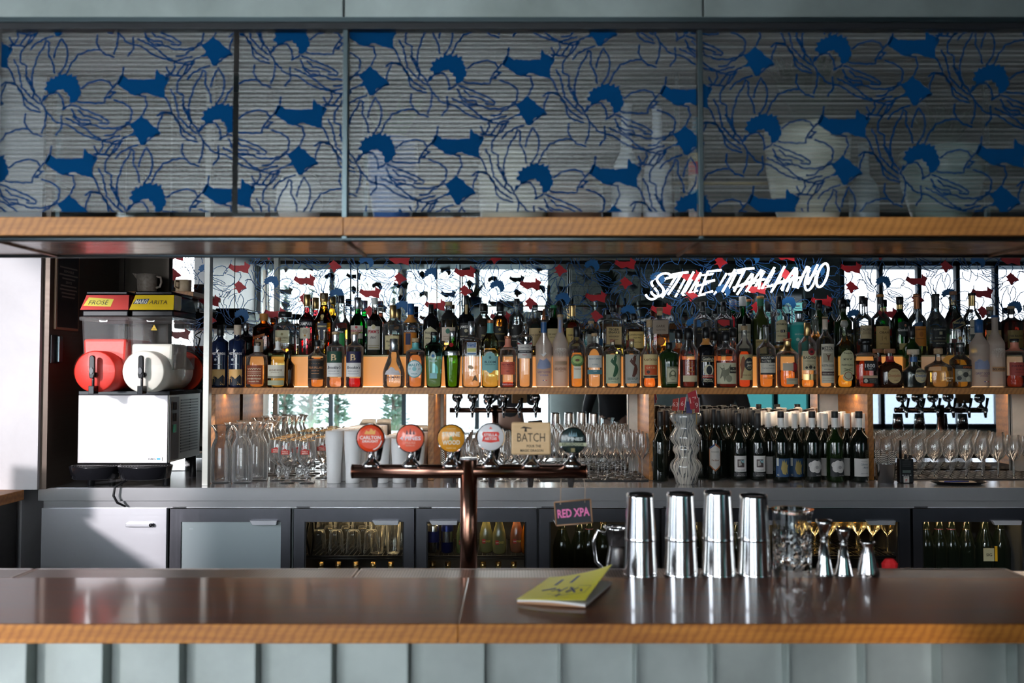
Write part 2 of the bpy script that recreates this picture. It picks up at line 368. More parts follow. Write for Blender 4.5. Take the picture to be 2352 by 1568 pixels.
# planter with tufts of grass
def blades(cx, cy, z, rx, n, h, col, name, label):
    mb = MB(); r = random.Random(int(cx * 100))
    for i in range(n):
        x = cx + r.uniform(-rx, rx); y = cy + r.uniform(-.16, .16); a = r.uniform(0, 2 * pi); l = h * r.uniform(.5, 1); b = r.uniform(.1, .5) * l
        dx, dy = cos(a), sin(a); pts = [(x + dx * b * t * t, y + dy * b * t * t, z + l * t) for t in (0, .5, 1)]; w = .006
        vs = []
        for j, p in enumerate(pts): ww = w * (1 - j / 2.1); vs += [(p[0] - ww, p[1], p[2]), (p[0] + ww, p[1], p[2])]
        mb.add(vs, [(0, 1, 3, 2), (2, 3, 5, 4)])
    o = mb.build(name, mat(col, .6, name='leaf_green')); return tag(o, label, 'grass', kind='stuff')
pl = MB().box(-3.6, -.4, -4.6, -4.1, 0, .2); tag(pl.build('planter_box', mat((.42, .42, .41), .6), None, .01), 'long pale planter box standing outside the window behind the bar stools', 'planter')
blades(-2.6, -4.35, .2, .85, 420, .80, (.16, .24, .12), 'fountain_grass', 'tufts of long green grass in the outdoor planter seen in the mirror')
blades(-1.0, -4.35, .2, .5, 260, .70, (.14, .2, .1), 'rosemary_grass', 'shorter bushy grass at the far end of the outdoor planter')
# trees added outside, crowns above the mirror view to keep sun off the bar
def tree(x, y, z, rx, rz_, n, label, seed):
    t = thing('sun_block_tree', label, 'tree', (x, y, 0), 0, 'trees added outside to block sun'); r = random.Random(seed)
    mb = MB().tube([(0, 0, 0), (.05, 0, z * .5), (-.03, .02, z)], [.11, .08, .05], 8)
    for k in range(5):
        a = k * 1.26; mb.tube([(0, 0, z * .75), (cos(a) * rx * .5, sin(a) * rx * .5, z + .2)], [.05, .02], 6)
    mb.build('trunk', mat((.12, .09, .07), .8), t)
    mb = MB()
    for i in range(n):
        while True:
            u = Vector([r.uniform(-1, 1) for _ in range(3)])
            if .3 < u.length < 1: break
        c = Vector((u.x * rx, u.y * rx * .7, z + .3 + u.z * rz_)); a = Vector([r.uniform(-1, 1) for _ in range(3)]).normalized() * .16; b = a.cross(Vector([r.uniform(-1, 1) for _ in range(3)])).normalized() * .07
        mb.add([tuple(c - a), tuple(c + b), tuple(c + a), tuple(c - b)], [(0, 1, 2, 3)])
    o = mb.build('crown', mat((.035, .06, .035), .6), t); o['kind'] = 'stuff'
tree(-5.0, -8.3, 4.75, 1.3, 1.5, 1900, 'leafy tree added to block sun, left one, crown above the mirror view', 1)
tree(-2.25, -8.3, 4.75, 1.3, 1.5, 1900, 'leafy tree added to block sun, standing behind the planter grasses', 2)
tree(.9, -8.0, 5.5, 1.5, 1.3, 1200, 'smaller added tree furthest along from the side wall', 4)
# pointed conifers in the distance
def conifer(x, y, h, r_, label, seed):
    t = thing('conifer', label, 'tree', (x, y, 0), 0, 'pointed trees outside'); r = random.Random(seed)
    MB().tube([(0, 0, 0), (0, 0, h * .9)], [.06, .02], 6).build('trunk', mat((.12, .09, .07), .8), t)
    mb = MB()
    for i in range(700):
        q = r.random() ** .6; z = .5 + (h - .5) * (1 - q); rr = r_ * q * sqrt(r.random()); a = r.uniform(0, 2 * pi); c = Vector((cos(a) * rr, sin(a) * rr, z))
        d = Vector((cos(a), sin(a), r.uniform(-.3, .8))).normalized() * .11; e_ = d.cross(Vector((r.uniform(-1, 1), r.uniform(-1, 1), 1))).normalized() * .03
        mb.add([tuple(c - d), tuple(c + e_), tuple(c + d), tuple(c - e_)], [(0, 1, 2, 3)])
    mb.build('crown', mat((.09, .14, .10), .6), t)['kind'] = 'stuff'
for k, (px, yt) in enumerate(((655, 645), (715, 640), (775, 660), (905, 655))):
    D = 2 * YM + 7.2 + .25 * (k % 3); conifer((px - 1176) * D / 2000, -(D - 2 * YM), 1.5 + (852 - yt) * D / 2000, .26, ['first', 'second', 'third', 'last'][k] + ' pointed dark conifer from the side wall, reflected high in the mirror', k)
# ================================================================ left: white wall end, return counter, dark back panels
s = MB().box(-3.5, XX(90, 3.9), 3.9, 5.2, ZC - .001, 3.0).box(-3.5, -2.2, 3.93, 5.2, 0, ZC); struct('wall_end', s, M_white)
t = thing('return_counter', 'short timber topped side counter in front of the white wall', 'counter', (-2.55, 3.0, 0))
MB().box(-.5, .38, -.6, .895, ZC - .045, ZC).build('timber_top', M_edge, t, .003)
MB().box(-.46, .355, -.58, .88, 0, ZC - .045).build('dark_base', M_dark, t)
# dark side return next to white wall
s = MB().box(XX(90, 3.9), XX(90, 3.9) + .03, 3.92, YM, ZC, 3.0); struct('wall_return', s, metal('dark_bronze_side', (.09, .065, .05), .4, m=.5))
dp = MB()
x0 = -2.35
for a, b in ((-2.3, -2.06), (-2.055, -1.822)): dp.box(a, b, YM - .02, YM + .01, ZC, 3.0)
struct('wall_panel', dp, metal('bronze_sheet', (.06, .045, .034), .35, m=.6))
xw = XX(90, 3.9) + .03
t = thing('recessed_door_pull', 'dark recessed pull on the black side panel beside the white wall', 'handle', (xw, 3.975, 1.60))
MB().box(.0, .008, -.045, .03, -.065, .065).build('backplate', M_black, t, .003)
MB().box(.012, .026, -.012, .020, -.06, .06).box(.004, .014, 0, .008, -.05, .05).build('grip', M_frame, t, .003)
t = thing('framed_notice', 'small dark framed notice hanging high on the black side panel', 'sign', (xw, 4.06, 1.86))
MB().box(.0, .012, -.105, .105, -.17, .20).build('notice_frame', mat((.30, .17, .10), .35), t, .004)
b = MB().box(.010, .0135, -.094, .094, -.158, .19).build('notice_board', mat((.02, .018, .017), .5), t)
for i in range(9):
    z = .02 - i * .017 + .10; w = random.Random(i).uniform(.05, .085)
    if i in (1, 4): lettering('RESPONSIBLE' if i == 1 else 'SERVICE', .011, None, lambda u_, v, z=z: (.0145, u_, z + v), 'lettering', mat((.35, .3, .26), .6), b)
    else: MB().box(.0135, .0142, -w, w, z - .0035, z + .0035).build('notice_line', mat((.28, .24, .2), .6), b)
# steel post beside the slush machine
s = MB().box(XX(466, 4.02), XX(480, 4.02), 4.02, 4.06, ZC, 3.0); tag(s.build('steel_post', metal('grey_post', (.36, .35, .32), .4, m=.7), None, .002), 'slim grey steel post right of the slush machine', 'post')
# shelf behind the machine, jug and mug
t = thing('wall_shelf', 'small brown shelf fixed behind the slush machine', 'shelf', (0, 0, 0))
zsf = ZZ(672, 4.5)
MB().box(XX(300, 4.5), XX(455, 4.5), 4.42, 4.6, zsf - .025, zsf).build('board', M_shelfwood, t, .002)
MB().box(XX(330, 4.5), XX(336, 4.5), 4.44, 4.6, zsf - .09, zsf - .025).box(XX(430, 4.5), XX(436, 4.5), 4.44, 4.6, zsf - .09, zsf - .025).build('bracket', M_black, t)
cer = plaster('speckled_stoneware', (.42, .33, .27), (.25, .19, .15), 60, .5)
t = thing('stoneware_jug', 'speckled stoneware jug with a pinched spout behind the slush machine', 'jug', (XX(335, 4.5), 4.5, zsf))
MB().lathe([(.042, 0), (.046, .01), (.049, .05), (.05, .095), (.046, .095), (.044, .012), (0, .012)], 24, cap0=True).build('jug_body', cer, t)
MB().tube([(.046, 0, .085), (.07, 0, .08), (.074, 0, .055), (.066, 0, .03), (.046, 0, .025)], .006, 8).build('handle', cer, t)
MB().prism([(-.05, .097), (-.072, .1), (-.05, .07)], -.012, .012).build('spout', cer, t)
cm_ = plaster('cream_stoneware', (.62, .45, .3), (.5, .34, .2), 30, .5)
t = thing('cream_mug', 'cream mug standing right of the stoneware jug', 'mug', (XX(419, 4.5), 4.5, zsf))
MB().lathe([(.034, 0), (.039, .006), (.04, .066), (.037, .066), (.034, .01), (0, .01)], 24).build('mug_body', cm_, t)
MB().tube([(-.01, -.038, .055), (-.02, -.06, .055), (-.02, -.062, .025), (-.01, -.038, .02)], .005, 8).build('handle', cm_, t)

# ================================================================ mirrors with the floral print
mirr = principled('mirror_silver'); Mm, nt, b = mirr
b.inputs['Metallic'].default_value = 1; b.inputs['Base Color'].default_value = (.88, .91, .90, 1); b.inputs['Roughness'].default_value = .0
c_line = mat((.015, .09, .26), .5, name='blue_print_line'); c_blue = mat((.01, .12, .32), .5, name='blue_print'); c_red = mat((.55, .012, .02), .5, name='red_print')
seams = [393, 537, 1003, 1471, 1933, 2400]
for i in range(5):
    x0, x1 = XX(seams[i], YM) + .002, XX(seams[i + 1], YM) - .002
    t = tag(MB().box(x0, x1, YM, YM + .01, ZC + .002, 2.30).build('wall_mirror', Mm), ['narrow mirror strip behind the slush machine and steel post', 'mirror panel behind the carafes with dark reflections at its end', 'mirror panel behind the beer taps printed with blue flowers', 'mirror panel behind the white neon sign', 'last mirror panel, behind the walkie talkie and packed wine glasses'][i], 'mirror', 'back bar mirrors')
    floral(P(991.7, 626.7, YM), (1 / 3.5633 / 2.42) * YM / 2000, (x0, x1, ZZ(812, YM), 2.30), YM, t, (c_line, c_blue, c_red, c_red), lw=13)
# pale panels standing against the mirror joints, under the shelf
for px0, px1 in ((997, 1018), (1445, 1490), (1884, 1990), (2326, 2420)):
    s = MB().box(XX(px0, 4.6), XX(px1, 4.6), YM - .02, YM - .004, ZC, ZS - .04)
    struct('trim_%d' % (px0 // 100), s, M_pale)
# far right mirror extension
tag(MB().box(XX(2404, YM), XX(3100, YM), YM, YM + .01, ZC, 2.3).build('wall_mirror', Mm), 'mirror panel beyond the end of the shelf, out past the neon', 'mirror', 'back bar mirrors')

# ================================================================ back counter and fridges
t = thing('back_counter', 'long polished stainless counter under the bottle shelf', 'counter')
xl, xr = XX(92, 3.96), 3.4
MB().box(xl, xr, 3.96, YM - .001, ZC - .06, ZC).build('counter_top', M_steel, t, .002)
MB().box(xl + .02, xr, 3.972, 4.05, ZC - .094, ZC - .06).build('lower_rail', M_steel, t, .001)
struct('trim_1', MB().box(xl + .03, xr, 4.02, 4.6, 0, .095), M_black)  # plinth under the back counter and fridges
DZ1 = ZZ(1165, 3.98); 
doors = [(398, 672, 'fog'), (680, 953, 'glasses'), (958, 1232, 'mixers'), (1238, 1510, 'wine'), (1516, 1796, 'wine'), (1802, 2082, 'tumblers'), (2088, 2368, 'sparkling')]
# solid left cupboard
t = thing('steel_cupboard', 'plain stainless cupboard door left of the glass fridges', 'cabinet')
x0, x1 = XX(105, 3.98), XX(390, 3.98)
MB().box(x0, x1, 3.99, 4.55, .12, ZC - .094).build('cabinet_body', M_black, t)
d = MB().box(x0, x1, 3.965, 3.99, .13, DZ1).build('door', M_satin, t, .002)
hz = ZZ(1204, 3.96)
MB().box(XX(296, 3.96), XX(357, 3.96), 3.945, 3.966, hz - .01, hz + .008).build('handle', M_satin, d, .004)
MB().cyl((XX(354, 3.96), 3.944, hz - .001), (XX(354, 3.96), 3.966, hz - .001), .008, 12).build('handle_hole', M_black, d)
Mshelf = mat((.03, .03, .035), .4, name='coated_wire')
Mfg = thin_glass((.95, .97, .97), .9, gl=1.0)
def rackbox(x0, x1, z):
    mb = MB()
    mb.tube([(x0, 4.05, z), (x1, 4.05, z)], .004, 6); mb.tube([(x0, 4.05, z - .012), (x1, 4.05, z - .012)], .003, 6); mb.tube([(x0, 4.45, z), (x1, 4.45, z)], .004, 6)
    n = int((x1 - x0) / .022)
    for i in range(n + 1):
        x = x0 + (x1 - x0) * i / n; mb.tube([(x, 4.05, z), (x, 4.45, z)], .0022, 5)
    return mb
labels = ['fridge with a misted grey glass door, next to the solid cupboard', 'glass door fridge holding upturned tumblers on a wire rack', 'glass door fridge with cans and ginger drinks behind the copper tap column', 'glass door fridge behind the hanging chalk sign', 'glass door fridge hidden behind the cocktail shakers', 'glass door fridge with glowing stemware behind the jiggers', 'glass door fridge of foil topped sparkling wine, last in the row']
zf0, zf1 = .13, ZC - .094
warm = mat((1, .72, .35), .5, e=16, name='fridge_lamp')
for k, (a, b_, kind) in enumerate(doors):
    x0, x1 = XX(a, 3.98), XX(b_, 3.98)
    t = thing('bar_fridge', labels[k], 'fridge', group='under counter fridges')
    mb = MB().box(x0 - .006, x0 + .012, 3.995, 4.55, .12, zf1).box(x1 - .012, x1 + .006, 3.995, 4.55, .12, zf1).box(x0, x1, 4.5, 4.55, .12, zf1).box(x0, x1, 3.995, 4.55, .10, .13).box(x0, x1, 3.995, 4.5, DZ1 + .0, zf1)
    mb.build('cabinet_body', mat((.05, .05, .055), .4) if kind != 'fog' else mat((.25, .28, .28), .5), t)
    wx0, wx1 = XX(a + 23, 3.97), XX(b_ - 23, 3.97); wz = ZZ(1198, 3.97); wzb = .24
    d = MB().box(x0, wx0, 3.965, 3.992, .13, DZ1).box(wx1, x1, 3.965, 3.992, .13, DZ1).box(wx0, wx1, 3.965, 3.992, wz, DZ1).box(wx0, wx1, 3.965, 3.992, .13, wzb).build('door', M_fridge, t)
    if kind == 'fog':
        MB().box(wx0, wx1, 3.972, 3.978, wzb, wz).build('misted_pane', mat((.34, .39, .40), .35, name='misted_glass', coat=.5), d)
        lettering('ARIA', .006, None, flat(XX(443, 3.97), 3.971, ZZ(1214, 3.97)), 'lettering', mat((.5, .55, .55), .5), d)
    else:
        MB().box(wx0, wx1, 3.974, 3.978, wzb, wz).build('door_glass', Mfg, d)
        MB().box(wx0 - .001, wx0 + .006, 3.968, 3.98, wzb, wz).box(wx1 - .006, wx1 + .001, 3.968, 3.98, wzb, wz).build('gasket', M_black, d)
        MB().box(x0 + .05, x1 - .05, 4.1, 4.12, zf1 - .034, zf1 - .026).build('interior_lamp', warm, t)
        if kind not in ('wine', 'sparkling'): o = rackbox(wx0 - .02, wx1 + .02, ZZ(1277, 4.05)).build('wire_rack', Mshelf, t)
    MB().box(x0, x1, 3.963, 3.97, DZ1 - .004, DZ1).build('door_edge', M_chrome, d)
    hx = {0: (577, 640), 1: (857, 918), 2: (987, 1052), 3: (1270, 1330), 4: (1740, 1790), 5: (1985, 2052), 6: (2272, 2340)}[k]
    h0, h1 = XX(hx[0], 3.95), XX(hx[1], 3.95); z = ZZ(1199, 3.95)
    MB().prism([(h0, z + .008), (h1, z + .008), (h1 - .004, z - .012), (h0 + .012, z - .012)], 3.945, 3.966).build('handle', M_satin, d, .002)
    MB().box(x0 + .01, x0 + .07, 3.968, 3.99, DZ1 + .001, DZ1 + .006).build('hinge', M_black, t)
# ================================================================ bottle shelf
YF = 4.22
t = thing('bottle_shelf', 'long blackbutt timber shelf holding the spirits in front of the mirrors', 'shelf')
xa = XX(483, YF); xb = XX(2560, YF)
jo = [xa, XX(1860, YF), xb]
for a, b in zip(jo, jo[1:]): MB().box(a + .0006, b - .0006, YF, YM - .002, ZS - .032, ZS).build('shelf_board', M_shelfwood, t, .0015)
for i, (a, b) in enumerate(((483, 495), (983, 997), (1490, 1503), (1992, 2005), (2500, 2514))):
    MB().box(XX(a, YF), XX(b, YF), YF + .003, YM - .025, ZC + .001, ZS - .032).build('upright', M_shelfwood, t, .0015)
# glowing amber riser
YR = 4.365; ZR = ZZ(815, YR)
def glow(name, c, e):
    M, nt, b = principled(name); L = nt.links
    n = N(nt, 'TexNoise', Scale=40); tt = nt.nodes.new('ShaderNodeTexCoord'); L.new(tt.outputs['Object'], n.inputs[0])
    b.inputs['Base Color'].default_value = (*[q * .5 for q in c], 1); b.inputs['Roughness'].default_value = .4
    b.inputs['Emission Color'].default_value = (*c, 1); b.inputs['Emission Strength'].default_value = e
    return M
G1 = glow('backlit_amber_acrylic', (.88, .35, .085), .42)
Mtopstrip = mat((.42, .36, .16), .35, name='riser_top')
t = thing('bottle_riser', 'low amber backlit riser that lifts the rear row of bottles', 'display stand')
xr0 = XX(546, YR)
mb = MB()
edges = [546, 790, 1010, 1230, 1450, 1670, 1890, 2110, 2330, 2560]
for a, b in zip(edges, edges[1:]):
    f = MB().box(XX(a, YR) + .001, XX(b, YR) - .001, YR, YR + .004, ZS + .001, ZR - .008).build('front_panel', G1 if a < 1900 else glow('dim_amber_acrylic', (.52, .31, .17), .24), t)
MB().box(xr0, XX(2560, YR), YR - .002, YM - .003, ZR - .008, ZR).build('top_board', Mtopstrip, t, .001)
MB().box(xr0, xr0 + .006, YR + .004, YM - .004, ZS + .001, ZR - .008).build('end_panel', M_dark, t)
mb = MB().box(XX(640, 4.33), XX(2560, 4.33), 4.345, 4.352, ZS + .0005, ZS + .004)
tag(mb.build('led_strip', mat((1, .62, .28), .5, e=2.6, name='led_light')), 'thin warm light strip along the foot of the amber riser', 'light')

Mud = mat((1, .80, .58), .5, e=16, name='under_shelf_led')
for a, b, l in ((497, 981, 'above the carafes and goblets'), (999, 1488, 'above the glasses behind the taps'), (1505, 1990, 'above the wine bottles'), (2007, 2498, 'above the packed wine glasses')):
    tag(MB().box(XX(a, YF), XX(b, YF), 4.35, 4.372, ZS - .0335, ZS - .0325).build('led_strip', Mud), 'warm light strip under the bottle shelf ' + l, 'light', 'strips under the bottle shelf')
# ================================================================ spirits bottles
GL = {'clear': thin_glass((.97, .98, .975), .8, gl=1.0, lit_edge=.28, lit_base=.02), 'green': thin_glass((.02, .42, .12), .3), 'dkgreen': mat((.015, .035, .008), .12, coat=.6, name='dark_green_glass'), 'olive': mat((.04, .05, .012), .12, coat=.6, name='olive_glass'),
 'blue': thin_glass((.35, .72, .78), .35), 'tgreen': thin_glass((.30, .72, .22), .35), 'black': mat((.006, .006, .008), .07, coat=.7, name='black_glass'), 'frost': mat((.66, .52, .43), .45, a=.60, name='frosted_glass'),
 'pale': thin_glass((.9, .97, .78), .45), 'gold': thin_glass((.95, .72, .28), .35), 'teal': mat((.02, .36, .32), .45, name='teal_coating'), 'navy': mat((.008, .015, .045), .1, coat=.7, name='navy_glass'), 'amber': thin_glass((.75, .28, .05), .35), 'brown': mat((.035, .012, .006), .08, coat=.7, name='brown_glass')}
LIQ = dict(amber=(.97, .62, .24), gold=(.97, .72, .28), red=(.62, .02, .03), dark=(.14, .03, .015), clear=(.97, .97, .95), orange=(.95, .46, .12), pale=(.93, .93, .7), rosy=(.84, .2, .09), deep=(.35, .06, .03), pink=(.95, .7, .62), yellow=(.95, .66, .1), green=(.05, .5, .12))
CAPS = dict(black=mat((.012, .012, .013), .3, name='black_cap'), cork=plaster('cork', (.6, .42, .24), (.45, .29, .15), 80, .7), silver=mat((.62, .63, .66), .28, 1, name='silver_cap'), gold=mat((.72, .48, .2), .3, 1, name='gold_cap'),
 cream=mat((.72, .56, .42), .5, name='cream_cap'), white=mat((.75, .72, .68), .4, name='white_cap'), copper=mat((.5, .18, .08), .35, .6, name='copper_cap'), blue=mat((.02, .10, .28), .3, name='blue_cap'), orange=mat((.7, .28, .06), .35, name='orange_cap'), wood=wood('stopper_wood', (.42, .2, .1), (.3, .12, .06), figure=False),
 red=mat((.4, .02, .02), .3, name='red_cap'), teal=mat((.12, .42, .42), .4, name='teal_cap'), glass=thin_glass((.9, .95, .95), .3), coral=mat((.8, .28, .18), .4, name='coral_cap'), green=mat((.02, .2, .08), .3, name='green_cap'))
def C(h):  # srgb hex to linear
    h = int(h, 16); f = lambda q: (q / 255 / 12.92 if q / 255 <= .04045 else ((q / 255 + .055) / 1.055) ** 2.4)
    return (round(f(h >> 16), 4), round(f(h >> 8 & 255), 4), round(f(h & 255), 4))
def ink(c, metal_=0): return mat(C(c), .35 if metal_ else .55, metal_, name='print_ink')
ease = lambda t: .5 - .5 * cos(pi * t)
def profile(R, H, sh, nk, nr, foot=1.0, top=1.0):
    pr = [(R * foot * .8, 0), (R * foot * .96, .003), (R * foot, .008)]
    for i in range(1, 4): pr.append((R * (foot + (1 - foot) * i / 3), .008 + (H * sh - .008) * i / 3))
    for i in range(1, 8):
        t = i / 7; pr.append((R + (nr - R) * (ease(t) * .55 + .45 * sin(t * pi / 2) ** (1.2)), H * (sh + (nk - sh) * t)))
    pr += [(nr * .97, H * (nk + (top - nk) * .5)), (nr, H * top)]
    return pr
def bottle(kind, x, w, yt, label, sh=.6, nk=.75, nr=.36, glass='clear', liq=None, cap=('black', 16), els=(), tier=1, n=2, dep=1, foot=1.0, loc=None, yb=None, Y=None, z0=None, cat='bottle', group=None, capr=None, extra=None, band=None):
    Y = Y or (4.28 if tier == 1 else 4.53); z0 = z0 or (ZS if tier == 1 else ZR)
    u = Y / 2000; xw = XX(x, Y); zt = ZZ(yt, Y); H = zt - z0; R = w * u / 2; nrr = R * nr
    ch = cap[1] * u; top = max(nk + .02, (H - ch + .003) / H)
    t = thing(kind, label, cat, (xw, Y, z0), group=group or ('spirits along the front of the shelf' if tier == 1 else 'spirits on the amber riser'))
    pr = profile(R, H, sh, nk, nrr, foot, top)
    nf = (lambda z: n if z < H * sh else max(2, n + (2 - n) * (z - H * sh) / (H * (nk - sh)))) if n > 2 else None
    seg = 24
    MB().lathe(pr, seg, nf=nf, n=n, dep=dep, cap1=False).build('glass_body', GL[glass], t)
    if liq and glass not in ('black', 'dkgreen', 'olive', 'teal', 'navy', 'brown'):
        zl = min(ZZ(liq[1], Y) - z0, H * (top - .02)); k = .965
        pl_ = [(r * k, z + .003) for r, z in pr if z < zl - .004]
        rz = [r for r, z in pr if z <= zl + .02][-1] if zl > H * sh else R * (foot + (1 - foot) * (zl / (H * sh)))
        pl_.append((min(rz, pl_[-1][0] / k) * k, zl))
        MB().lathe(pl_, seg, nf=nf, n=n, dep=dep).build('liquor', liquid(LIQ[liq[0]]), t)
    cr = (capr * u / 2) if capr else nrr * 1.18
    cm = CAPS[cap[0]]
    MB().lathe([(cr * .96, H - ch), (cr, H - ch + .001), (cr, H - .002), (cr * .9, H)], 20).build('cap', cm, t)
    if band: # neck band: material, y0, y1
        a, b = ZZ(band[2], Y) - z0, ZZ(band[1], Y) - z0
        def rad(z):
            for (r1, z1), (r2, z2) in zip(pr, pr[1:]):
                if z1 <= z <= z2: return r1 + (r2 - r1) * (z - z1) / max(1e-6, z2 - z1)
            return nrr
        MB().lathe([(rad(a + (b - a) * i / 4) + .0008, a + (b - a) * i / 4) for i in range(5)], 20, cap0=False, cap1=False).build('neck_band', CAPS[band[0]], t)
    # labels
    def rad_at(z):
        for (r1, z1), (r2, z2) in zip(pr, pr[1:]):
            if z1 <= z <= z2 + 1e-9: return r1 + (r2 - r1) * (z - z1) / max(1e-6, z2 - z1)
        return pr[-1][0]
    def surf(off, zfix=None):
        def f(uu, zz):
            r = rad_at(min(max(zz if zfix is None else zfix, 0), H * top)) + off
            if n <= 2: a = max(-1.5, min(1.5, uu / r)); return (r * sin(a), -r * cos(a) * dep, zz)
            q = min(.97, abs(uu) / r); return (max(-r * .97, min(r * .97, uu)), -r * dep * (1 - q ** n) ** (1 / n), zz)
        return f
    lab = None; lay = 0
    for e in els:
        lay += 1; off = .0006 + lay * .00035
        if e[0] == 'r':
            _, a, b, y0, y1, c = e[:6]; z1_, z0_ = ZZ(y0, Y) - z0, ZZ(y1, Y) - z0; f = surf(off); mb = MB(); nx = 10
            vs = [f((a + (b - a) * i / nx) * u, z0_ + (z1_ - z0_) * j / 3) for j in range(4) for i in range(nx + 1)]
            mb.add(vs, [(j * (nx + 1) + i, j * (nx + 1) + i + 1, (j + 1) * (nx + 1) + i + 1, (j + 1) * (nx + 1) + i) for j in range(3) for i in range(nx)], True)
            lab = mb.build('paper_label', ink(c) if isinstance(c, str) else c, t)
        elif e[0] == 'c':
            _, cx, cy_, r, c = e[:5]; ry = e[5] if len(e) > 5 else r; f = surf(off); zc = ZZ(cy_, Y) - z0
            vs = [f(cx * u, zc)]; 
            for ring in (.5, 1): vs += [f((cx + r * ring * cos(2 * pi * i / 20)) * u, zc + ry * ring * u * sin(2 * pi * i / 20)) for i in range(20)]
            fs = [(0, 1 + i, 1 + (i + 1) % 20) for i in range(20)] + [(1 + i, 21 + i, 21 + (i + 1) % 20, 1 + (i + 1) % 20) for i in range(20)]
            o = MB().add(vs, fs, True).build('emblem', ink(c), lab or t); 
        elif e[0] == 'p':  # polygon patch in px (dx, y)
            f = surf(off); Bp = []
            for k_ in range(len(e[1])):
                (ax, ay), (bx, by) = e[1][k_], e[1][(k_ + 1) % len(e[1])]; n_ = max(1, int(math.hypot(bx - ax, by - ay) / 5))
                Bp += [(ax + (bx - ax) * q / n_, ay + (by - ay) * q / n_) for q in range(n_)]
            m_ = len(Bp); cx = sum(q[0] for q in e[1]) / len(e[1]); cy_ = sum(q[1] for q in e[1]) / len(e[1]); vs = []; fs = []
            for tt_ in (1, .66, .33): vs += [f((cx + (a - cx) * tt_) * u, ZZ(cy_ + (b - cy_) * tt_, Y) - z0) for a, b in Bp]
            vs.append(f(cx * u, ZZ(cy_, Y) - z0))
            for q in range(2): fs += [(q * m_ + k_, q * m_ + (k_ + 1) % m_, (q + 1) * m_ + (k_ + 1) % m_, (q + 1) * m_ + k_) for k_ in range(m_)]
            fs += [(3 * m_, 2 * m_ + k_, 2 * m_ + (k_ + 1) % m_) for k_ in range(m_)]
            MB().add(vs, fs).build('emblem', ink(e[2]), lab or t)
        elif e[0] == 't':
            _, s_, yy, h, c = e[:5]; w_ = e[5] * u if len(e) > 5 and e[5] else None; cx = e[6] if len(e) > 6 else 0; shr = e[7] if len(e) > 7 else 0
            zc = ZZ(yy, Y) - z0; f = surf(off)
            lettering(s_, h * u, w_, lambda a, b, f=f, zc=zc, cx=cx: f(a + cx * u, zc + b), 'lettering', ink(c), lab or t, shear=shr)
    if extra: extra(t, R, H, u, nrr)
    return t
def pourer(dx=0, h=24, m='black'):
    def f(t, R, H, u, nr):
        MB().tube([(0, 0, H - .002), (0, 0, H + h * u * .25), (dx * u, 0, H + h * u)], [nr * .8, nr * .55, nr * .25], 8).build('pourer', CAPS[m], t)
    return f
g, w, rm, tq, lq, wh = 'gin_bottle', 'vodka_bottle', 'rum_bottle', 'tequila_bottle', 'liqueur_bottle', 'whisky_bottle'
cr, bk, wt = 'd9c7a8', '141414', 'e6e0da'
B = bottle
def windy(lowc):
    return [('r', -17, 17, 848, 884, lowc), ('p', [(-16, 884), (-16, 870), (-8, 862), (-2, 866), (4, 874), (12, 860), (16, 866), (16, 884)], '101826'), ('t', 'WEST WINDS', 812, 5, wt, 33), ('t', 'THE', 804, 2.5, wt), ('t', 'GIN', 819, 2.5, wt), ('c', -5, 826, 3, 'b9c2c8'), ('r', -9, 9, 836, 837, 'b9c2c8')]
B(g, 505.5, 36, 746, 'tall black bottle with a black cap and wave picture, first on the shelf', .72, .8, .36, 'navy', None, ('black', 25), windy('c29a5e'))
B(g, 544.5, 37, 746, 'tall dark blue wave printed bottle with a cream cap', .74, .8, .38, 'navy', None, ('cream', 23), windy('d6a765'))
B(g, 590, 49, 785, 'round shouldered clear gin bottle with a brick red zigzag label', .68, .78, .28, 'clear', ('amber', 838), ('glass', 8), [('r', -20, 20, 839, 882, '8c3f22'), ('t', 'VVVVVV', 847, 4, 'e8d5b5', 34), ('r', -17, 17, 852, 853, 'e8d5b5'), ('r', -17, 17, 856, 857, 'e8d5b5'), ('t', 'VVVVVV', 862, 3.5, 'e8d5b5', 34), ('t', 'DASHER+FISHER', 869, 3.5, 'e8d5b5', 34), ('t', 'Mountain Gin', 875, 2.8, 'e8d5b5', 24)], band=('white', 794, 808))
B(g, 638, 47, 775, 'squat greenish gin bottle with a cork cap and wide cream label', .68, .78, .24, 'pale', ('pale', 826), ('cork', 7), [('r', -22, 22, 838, 868, 'd5ccb8'), ('t', 'ARCHIE ROSE', 850, 4.2, '7a5a40', 32), ('r', -22, 22, 863, 868, '8f8874'), ('t', 'DISTILLING CO.', 855, 1.8, '7a5a40', 20), ('r', -21, 21, 873, 884, 'a9a888')], band=('white', 784, 804))
B(g, 664, 26, 806, 'dark amber bottle half hidden behind the squat greenish one', .6, .75, .4, 'brown', None, ('black', 8), [], Y=4.335)
B(g, 728.5, 42, 781, 'clear gin bottle with a black and copper label, left of the pair marked B', .66, .8, .3, 'clear', ('amber', 822), ('black', 14), [('r', -20, 20, 824, 871, '1e1612'), ('r', -19, 19, 826, 827, 'b47a4a'), ('t', 'FOUR PILLARS', 844, 5, 'c08050', 34), ('t', '* * * *', 836, 3, 'c08050', 20), ('t', 'RARE DRY GIN', 851, 2.5, 'c08050', 18), ('r', -9, 9, 857, 858, 'b47a4a'), ('r', -19, 19, 868, 869, 'b47a4a')], capr=15)
def brook(c, last): return [('r', -19.5, 19.5, 807, 833, c), ('t', 'B', 820.5, 15, 'd9b88a', 12), ('r', -19.5, 19.5, 833, 865, wt), ('t', "Brookie's", 843.5, 7, '2c2c30', 33, 0, .35), ('t', last, 852, 2.4, '6a6a70', 26), ('r', -13, 13, 857, 857.6, '9a9aa0'), ('r', -10, 10, 860, 860.6, '9a9aa0')]
